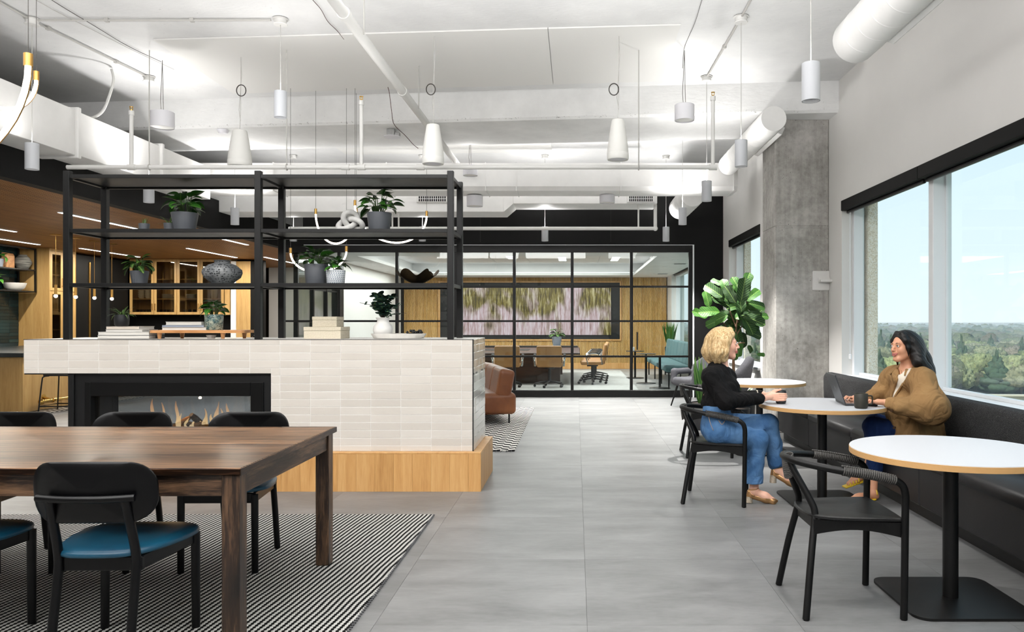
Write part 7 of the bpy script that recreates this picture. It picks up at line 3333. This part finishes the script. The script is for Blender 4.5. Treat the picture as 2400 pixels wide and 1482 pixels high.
def pump(par, A, T, Ysole_z, name, flat=True, rot=0.0, lb=None, strapmat='gold'):
    d = T - A
    s = SDF(.0042)
    tip = T + Vector((.030, 0, -.004))
    s.chain([A + d * .62 + Vector((0, 0, -.016)), T + Vector((0, 0, -.008)), tip], [.032, .024, .008], .015)
    s.cap(A + Vector((-.018, 0, -.038)), A + d * .62 + Vector((0, 0, -.022)), .024, .026, .015)
    s.cap(A + Vector((-.032, 0, -.010)), A + Vector((-.034, 0, -.045)), .020, .024, .015)
    s.ell(A + Vector((.01, 0, .01)), (.034, .026, .036), None, .008, -1)
    s.ell(A + d * .42 + Vector((.008, 0, .020)), (.040, .030, .026), None, .008, -1)
    sh = s.build(name, MT[strapmat], par)
    if lb:
        sh['label'] = lb
    m = MB()
    hb = A + Vector((-.034, 0, -.045))
    m.cyl(hb, (hb.x - .003, hb.y, hb.z - Ysole_z), .025, .026, 14)
    m.build('heel', MT['glitter'], sh, 40)
    m = MB()
    c = A + Vector((-.003, 0, .014))
    m.tube([(c.x + .036 * math.cos(a), c.y + .036 * math.sin(a), c.z + .006 * math.cos(a)) for a in np.linspace(0, 2 * PI, 19)[:-1]], .0042, 6, closed=True)
    m.tube(spline([c + Vector((-.034, -.012, 0)), A + Vector((-.03, -.026, -.02)), A + Vector((.0, -.034, -.035))], 5), .0042, 6)
    m.build('ankle_strap', MT['gold'], sh, 180)
    return sh


zsole = RA.z - .045
pump(b1, RA, RT, max(.01, (o1.z + RA.z - .045 - .004)), 'shoe', lb='gold block heeled slingback on the floor')
pump(b1, LA, LT, .058, 'shoe', lb='gold block heeled slingback raised in the air')

# ------------------------------------------------------------------ woman with long black hair in a tan jacket
p2 = thing('person', 'smiling woman with long black hair in an oversized tan jacket, typing on the laptop', 'person', (2.55, 5.92, 0))
o2 = ORG[p2.name]
Q = lambda px, py, Y: Vector(V(px, py, Y)) - o2
ORG[p2.name] = Vector((0, 0, 0))
yaw = math.radians(180 + 20)
HM2 = Matrix.Translation(Q(2118, 812, 5.90)) @ Matrix.Rotation(yaw, 4, 'Z') @ Matrix.Rotation(math.radians(-2), 4, 'Y')
s, P2 = head(p2, HM2, 'skin2')
s.cap(P2(-.03, 0, -.06), Q(2128, 868, 5.93), .047, .052, .03)
s.cap(Q(2128, 868, 5.93), Q(2132, 890, 5.93), .052, .075, .04)
s.cap(Q(2132, 890, 5.93), Q(2138, 960, 5.95), .10, .10, .04)
s.cap(Q(2138, 960, 5.95), Q(2146, 1015, 5.95), .10, .11, .04)
NS, NE, NW = Q(2160, 892, 5.72), Q(2172, 950, 5.58), Q(2076, 944, 5.63)
FS, FE, FW = Q(2096, 885, 6.10), Q(2064, 925, 6.16), Q(2018, 934, 6.03)
for a, b, c in ((NS, NE, NW), (FS, FE, FW)):
    s.cap(a, b, .042, .036, .02)
    s.cap(b, c, .034, .0235, .015)


def type_hand(s, wrist, fwd, side, lift=.012):
    f = fwd.normalized()
    lat = Vector((-f.y, f.x, 0)).normalized()
    pc = wrist + f * .055 + Vector((0, 0, .004))
    s.cap(wrist, pc, .0215, .022, .012)
    lens = (.062, .072, .068, .052)
    for k in range(4):
        off = (k - 1.5) * .0185
        kn = pc + f * (.028 - abs(k - 1.3) * .004) + lat * off
        s.cap(pc + lat * off * .6 - f * .02, kn, .0135, .0105, .008)
        md = kn + f * lens[k] * .5 + Vector((0, 0, .010))
        tp = md + f * lens[k] * .45 + Vector((0, 0, -.026))
        s.cap(kn, md, .0086, .0080, .003)
        s.cap(md, tp, .0080, .0066, .002)
    th = pc - f * .01 + lat * side * .030 + Vector((0, 0, -.006))
    t2 = th + f * .035 + lat * side * .012 + Vector((0, 0, -.008))
    s.cap(pc - f * .035, th, .014, .0115, .01)
    s.cap(th, t2, .0105, .0085, .005)
    s.cap(t2, t2 + f * .024 - lat * side * .004, .0085, .0068, .003)


type_hand(s, NW, Vector((-1, .16, 0)), -1)
type_hand(s, FW, Vector((-1, -.12, 0)), 1)
# bare ankles and feet
A1, T1 = Q(2046, 1157, 5.86), Q(1994, 1172, 5.78)
A2, T2 = Q(2030, 1108, 6.08), Q(1990, 1134, 6.06)
for A, T, up in ((A1, T1, Q(2046, 1085, 5.9)), (A2, T2, Q(2046, 1060, 6.1))):
    d = T - A
    s.cap(up, A, .040, .032, .02)
    s.cap(A, A + Vector((.02, 0, -.018)), .030, .027, .02)
    s.cap(A + Vector((0, 0, -.008)), A + d * .7, .030, .030, .02)
    s.cap(A + d * .6, T, .031, .020, .015)
b2 = s.build('body', MT['skin2'], p2)
face_bits(b2, P2, HM2.to_3x3(), MT['lips'], MT['browdark'], 1.0)
# long hair
R = HM2.to_3x3()
s = SDF(.0048)
s.ell(P2(-.022, 0, .048), (.100, .084, .080), R, .02)
s.ell(P2(-.055, 0, -.01), (.074, .082, .095), R, .04)
s.chain([P2(-.085, .02, .0), Q(2158, 845, 5.93), Q(2172, 872, 5.90), Q(2184, 892, 5.86)], [.075, .070, .055, .020], .05)
s.chain([P2(-.03, .072, .03), P2(-.055, .080, -.04), Q(2154, 848, 5.80), Q(2172, 868, 5.79), Q(2188, 890, 5.80)], [.030, .040, .040, .034, .012], .05)
s.chain([P2(.045, .030, .098), P2(.046, .066, .045), P2(.030, .076, -.01), P2(.022, .076, -.075)], [.018, .018, .011, .004], .02)
s.chain([P2(.045, -.030, .098), P2(.040, -.070, .035), P2(.0, -.080, -.04), Q(2104, 858, 6.04)], [.018, .018, .016, .006], .02)
s.ell(P2(.080, .0, -.035), (.062, .064, .105), R, .008, -1)
hc2 = P2(0, 0, 0)
s.disp = lambda X, Y, Z: .0011 * np.sin((X * .8 + Y * .5 + (Z - hc2.z) * .55) * 210)
s.build('hair', MT['blackhair'], b2)
m = MB()
m.tube(spline([Q(2112, 868, 5.86), Q(2116, 880, 5.85), Q(2122, 872, 5.83)], 5), .0014, 5)
m.ball(Q(2116, 881, 5.845), .006, 8, 6)
m.build('necklace', MT['brasspol'], b2, 180)
# jacket
s = SDF(.0065)
s.cap(Q(2134, 892, 5.94), Q(2140, 960, 5.95), .125, .165, .06)
s.cap(Q(2140, 960, 5.95), Q(2152, 1018, 5.95), .175, .185, .06)
s.cap(Q(2112, 970, 5.84), Q(2120, 1015, 5.84), .105, .125, .06)
s.cap(NS, FS, .075, .075, .06)
s.cap(Q(2134, 866, 5.95), Q(2136, 885, 5.95), .070, .10, .04)
s.cap(NS, Q(2178, 950, 5.60), .085, .112, .06)
s.ell(Q(2182, 958, 5.62), (.135, .095, .115), None, .06)
s.cap(Q(2180, 955, 5.60), Q(2106, 952, 5.60), .100, .055, .05)
s.cap(Q(2106, 952, 5.60), Q(2086, 948, 5.62), .044, .038, .015)
s.cap(FS, Q(2072, 922, 6.15), .080, .085, .06)
s.cap(Q(2072, 922, 6.15), Q(2040, 930, 6.07), .070, .038, .04)
s.cap(Q(2128, 850, 5.93), Q(2120, 880, 5.90), .064, .050, .015, -1)
s.rbox(Q(2140, 1075, 5.95), (.5, .5, .11), .01, None, .01, -1)


def fold(X, Y, Z):
    return (.0050 * np.sin(24 * X + 30 * Z + 3.0 * np.sin(9 * Y + 5)) * np.sin(13 * Z - 15 * Y + 2) + .0022 * np.sin(50 * (X - Z) + 5 * np.sin(20 * Y)))


s.disp = fold
v, f = s.mesh_data()
v = relax(v, f)
fc = v[f].mean(1)
ratio = (fc[:, 0] + o2.x) / (fc[:, 1] + o2.y)
hgt = (fc[:, 2] + o2.z - EYE) / (fc[:, 1] + o2.y)
a0, a1, b0, b1_ = 769 / FOC, -122 / FOC, 737 / FOC, -188 / FOC
tq = np.clip((hgt - a1) / (b1_ - a1), -1, 2)
dist = np.abs(ratio - (a0 + (b0 - a0) * tq)) * FOC
rv = (v[:, 0] + o2.x) / (v[:, 1] + o2.y)
tv = ((v[:, 2] + o2.z - EYE) / (v[:, 1] + o2.y) - a1) / (b1_ - a1)
inside = (tq > -.35) & (tq < 1.0) & (dist < 10.5 * (1 - np.clip(tq, 0, 1)) + 2) & (fc[:, 1] < .06) & (fc[:, 1] > -.20)
wide = (tq > -.45) & (tq < 1.06) & (dist < 10.5 * (1 - np.clip(tq, 0, 1)) + 6) & (fc[:, 1] < .08) & (fc[:, 1] > -.21)
for msk, nm, mt in ((~inside, 'jacket', 'jacket'), (wide, 'knit_top', 'cream')):
    g_ = MB()
    g_.v = [tuple(q_) for q_ in v.tolist()]
    g_.f = [tuple(q_) for q_ in f[msk].tolist()]
    g_.m = [0] * len(g_.f)
    me = g_.mesh(nm, MT[mt], 180)
    import bmesh
    bm_ = bmesh.new()
    bm_.from_mesh(me)
    bmesh.ops.delete(bm_, geom=[q_ for q_ in bm_.verts if not q_.link_faces], context='VERTS')
    for _ in range(14):
        mv = {}
        for q_ in bm_.verts:
            nb = [e_.other_vert(q_).co for e_ in q_.link_edges if e_.is_boundary]
            if len(nb) == 2:
                mv[q_] = q_.co * .5 + (nb[0] + nb[1]) * .25
        for q_, c_ in mv.items():
            q_.co = c_
    bm_.to_mesh(me)
    bm_.free()
    o_ = bpy.data.objects.new(nm, me)
    COL.objects.link(o_)
    o_.parent = b2
    if nm == 'jacket':
        jk = o_
        so_ = o_.modifiers.new('cloth', 'SOLIDIFY')
        so_.thickness = .008
        so_.offset = 1
# button plackets along both front edges
for sg_ in (-1, 1):
    pl_ = []
    for i_ in range(15):
        q_ = .06 + i_ / 14 * .94
        w_ = (10.5 * (1 - max(0, q_)) + 2) * sg_
        d_ = np.abs(tv - q_) * 12 + np.abs((rv - (a0 + (b0 - a0) * q_)) * FOC - w_) / 6 + np.where((v[:, 1] > .06) | (v[:, 1] < -.22), 50, 0)
        pl_.append(Vector(v[int(d_.argmin())]))
    for _ in range(2):
        pl_ = [pl_[0]] + [(pl_[k_ - 1] + pl_[k_] * 2 + pl_[k_ + 1]) / 4 for k_ in range(1, 14)] + [pl_[-1]]
    m = MB()
    m.tube([p_ + Vector((-.006, -.012, 0)) for p_ in pl_], .0095, 8)
    m.build('placket', MT['jacket'], jk, 180)
# collar
m = MB()


def collar(u, v):
    a = math.radians(-150 + 300 * u) + yaw + PI
    r = .078 + .052 * v
    c = Q(2130, 868, 5.93)
    z = .020 - .046 * v * v + .012 * math.cos(a - yaw - PI)
    return (c.x + r * math.cos(a), c.y + r * 1.12 * math.sin(a), c.z + z)


m.grid(collar, 30, 5)
cl = m.build('collar', MT['jacket'], jk, 180)
md = cl.modifiers.new('thick', 'SOLIDIFY')
md.thickness = .006
for (px_, py_, Y) in ((2096, 1003, 5.70), (2100, 962, 5.70), (2090, 963, 5.57)):
    m = MB()
    c = Q(px_, py_, Y)
    m.cyl(c + Vector((-.006, -.006, 0)), c + Vector((.006, .006, 0)), .010, n=14)
    m.build('button', MT['button'], jk, 40)
# trousers
s = SDF(.0065)
s.ell(Q(2150, 1015, 5.95), (.15, .175, .12), None, .04)
K1, K2 = Q(2046, 1000, 5.84), Q(2052, 992, 6.06)
s.cap(Q(2140, 1018, 5.85), K1, .098, .070, .04)
s.chain([K1, Q(2050, 1050, 5.87), Q(2050, 1100, 5.90)], [.070, .062, .060], .03)
s.cap(Q(2140, 1012, 6.05), K2, .098, .070, .04)
s.chain([K2, Q(2052, 1040, 6.08), Q(2048, 1078, 6.10)], [.070, .062, .058], .03)
s.disp = lambda X, Y, Z: .003 * np.sin(40 * X - 30 * Z + 6 * np.sin(20 * Y)) * np.sin(30 * Z)
s.build('jeans', MT['denimdark'], b2)


def sandal(A, T, lb):
    d = T - A
    s = SDF(.0045)
    s.rbox((A + d * .52) + Vector((0, 0, -.034)), (.118, .036, .007), .006, Matrix.Rotation(math.atan2(d.y, d.x), 3, 'Z') @ Matrix.Rotation(math.atan2(-d.z + .0, d.xy.length) * .55, 3, 'Y'), .0)
    sh = s.build('sandal', MT['yellow'], b2)
    sh['label'] = lb
    n = d.normalized()
    lat = Vector((-n.y, n.x, 0)).normalized()
    for k, (q, r) in enumerate(((.55, .035), (.70, .034), (.85, .031), (1.0, .026), (-.03, .036))):
        c = A + d * q + Vector((0, 0, -.004 - .006 * (q > .3) + (.012 if q < 0 else 0)))
        m = MB()
        m.tube([c + lat * (r * math.cos(a)) + Vector((0, 0, r * .95 * math.sin(a) - .004)) for a in np.linspace(-.35, PI + .35, 13)], .0060, 6, flat=1.4)
        m.build('strap', MT['yellow'], sh, 180)


sandal(A1, T1, 'yellow strappy sandal on the floor')
sandal(A2, T2, 'yellow strappy sandal of the raised crossed foot')
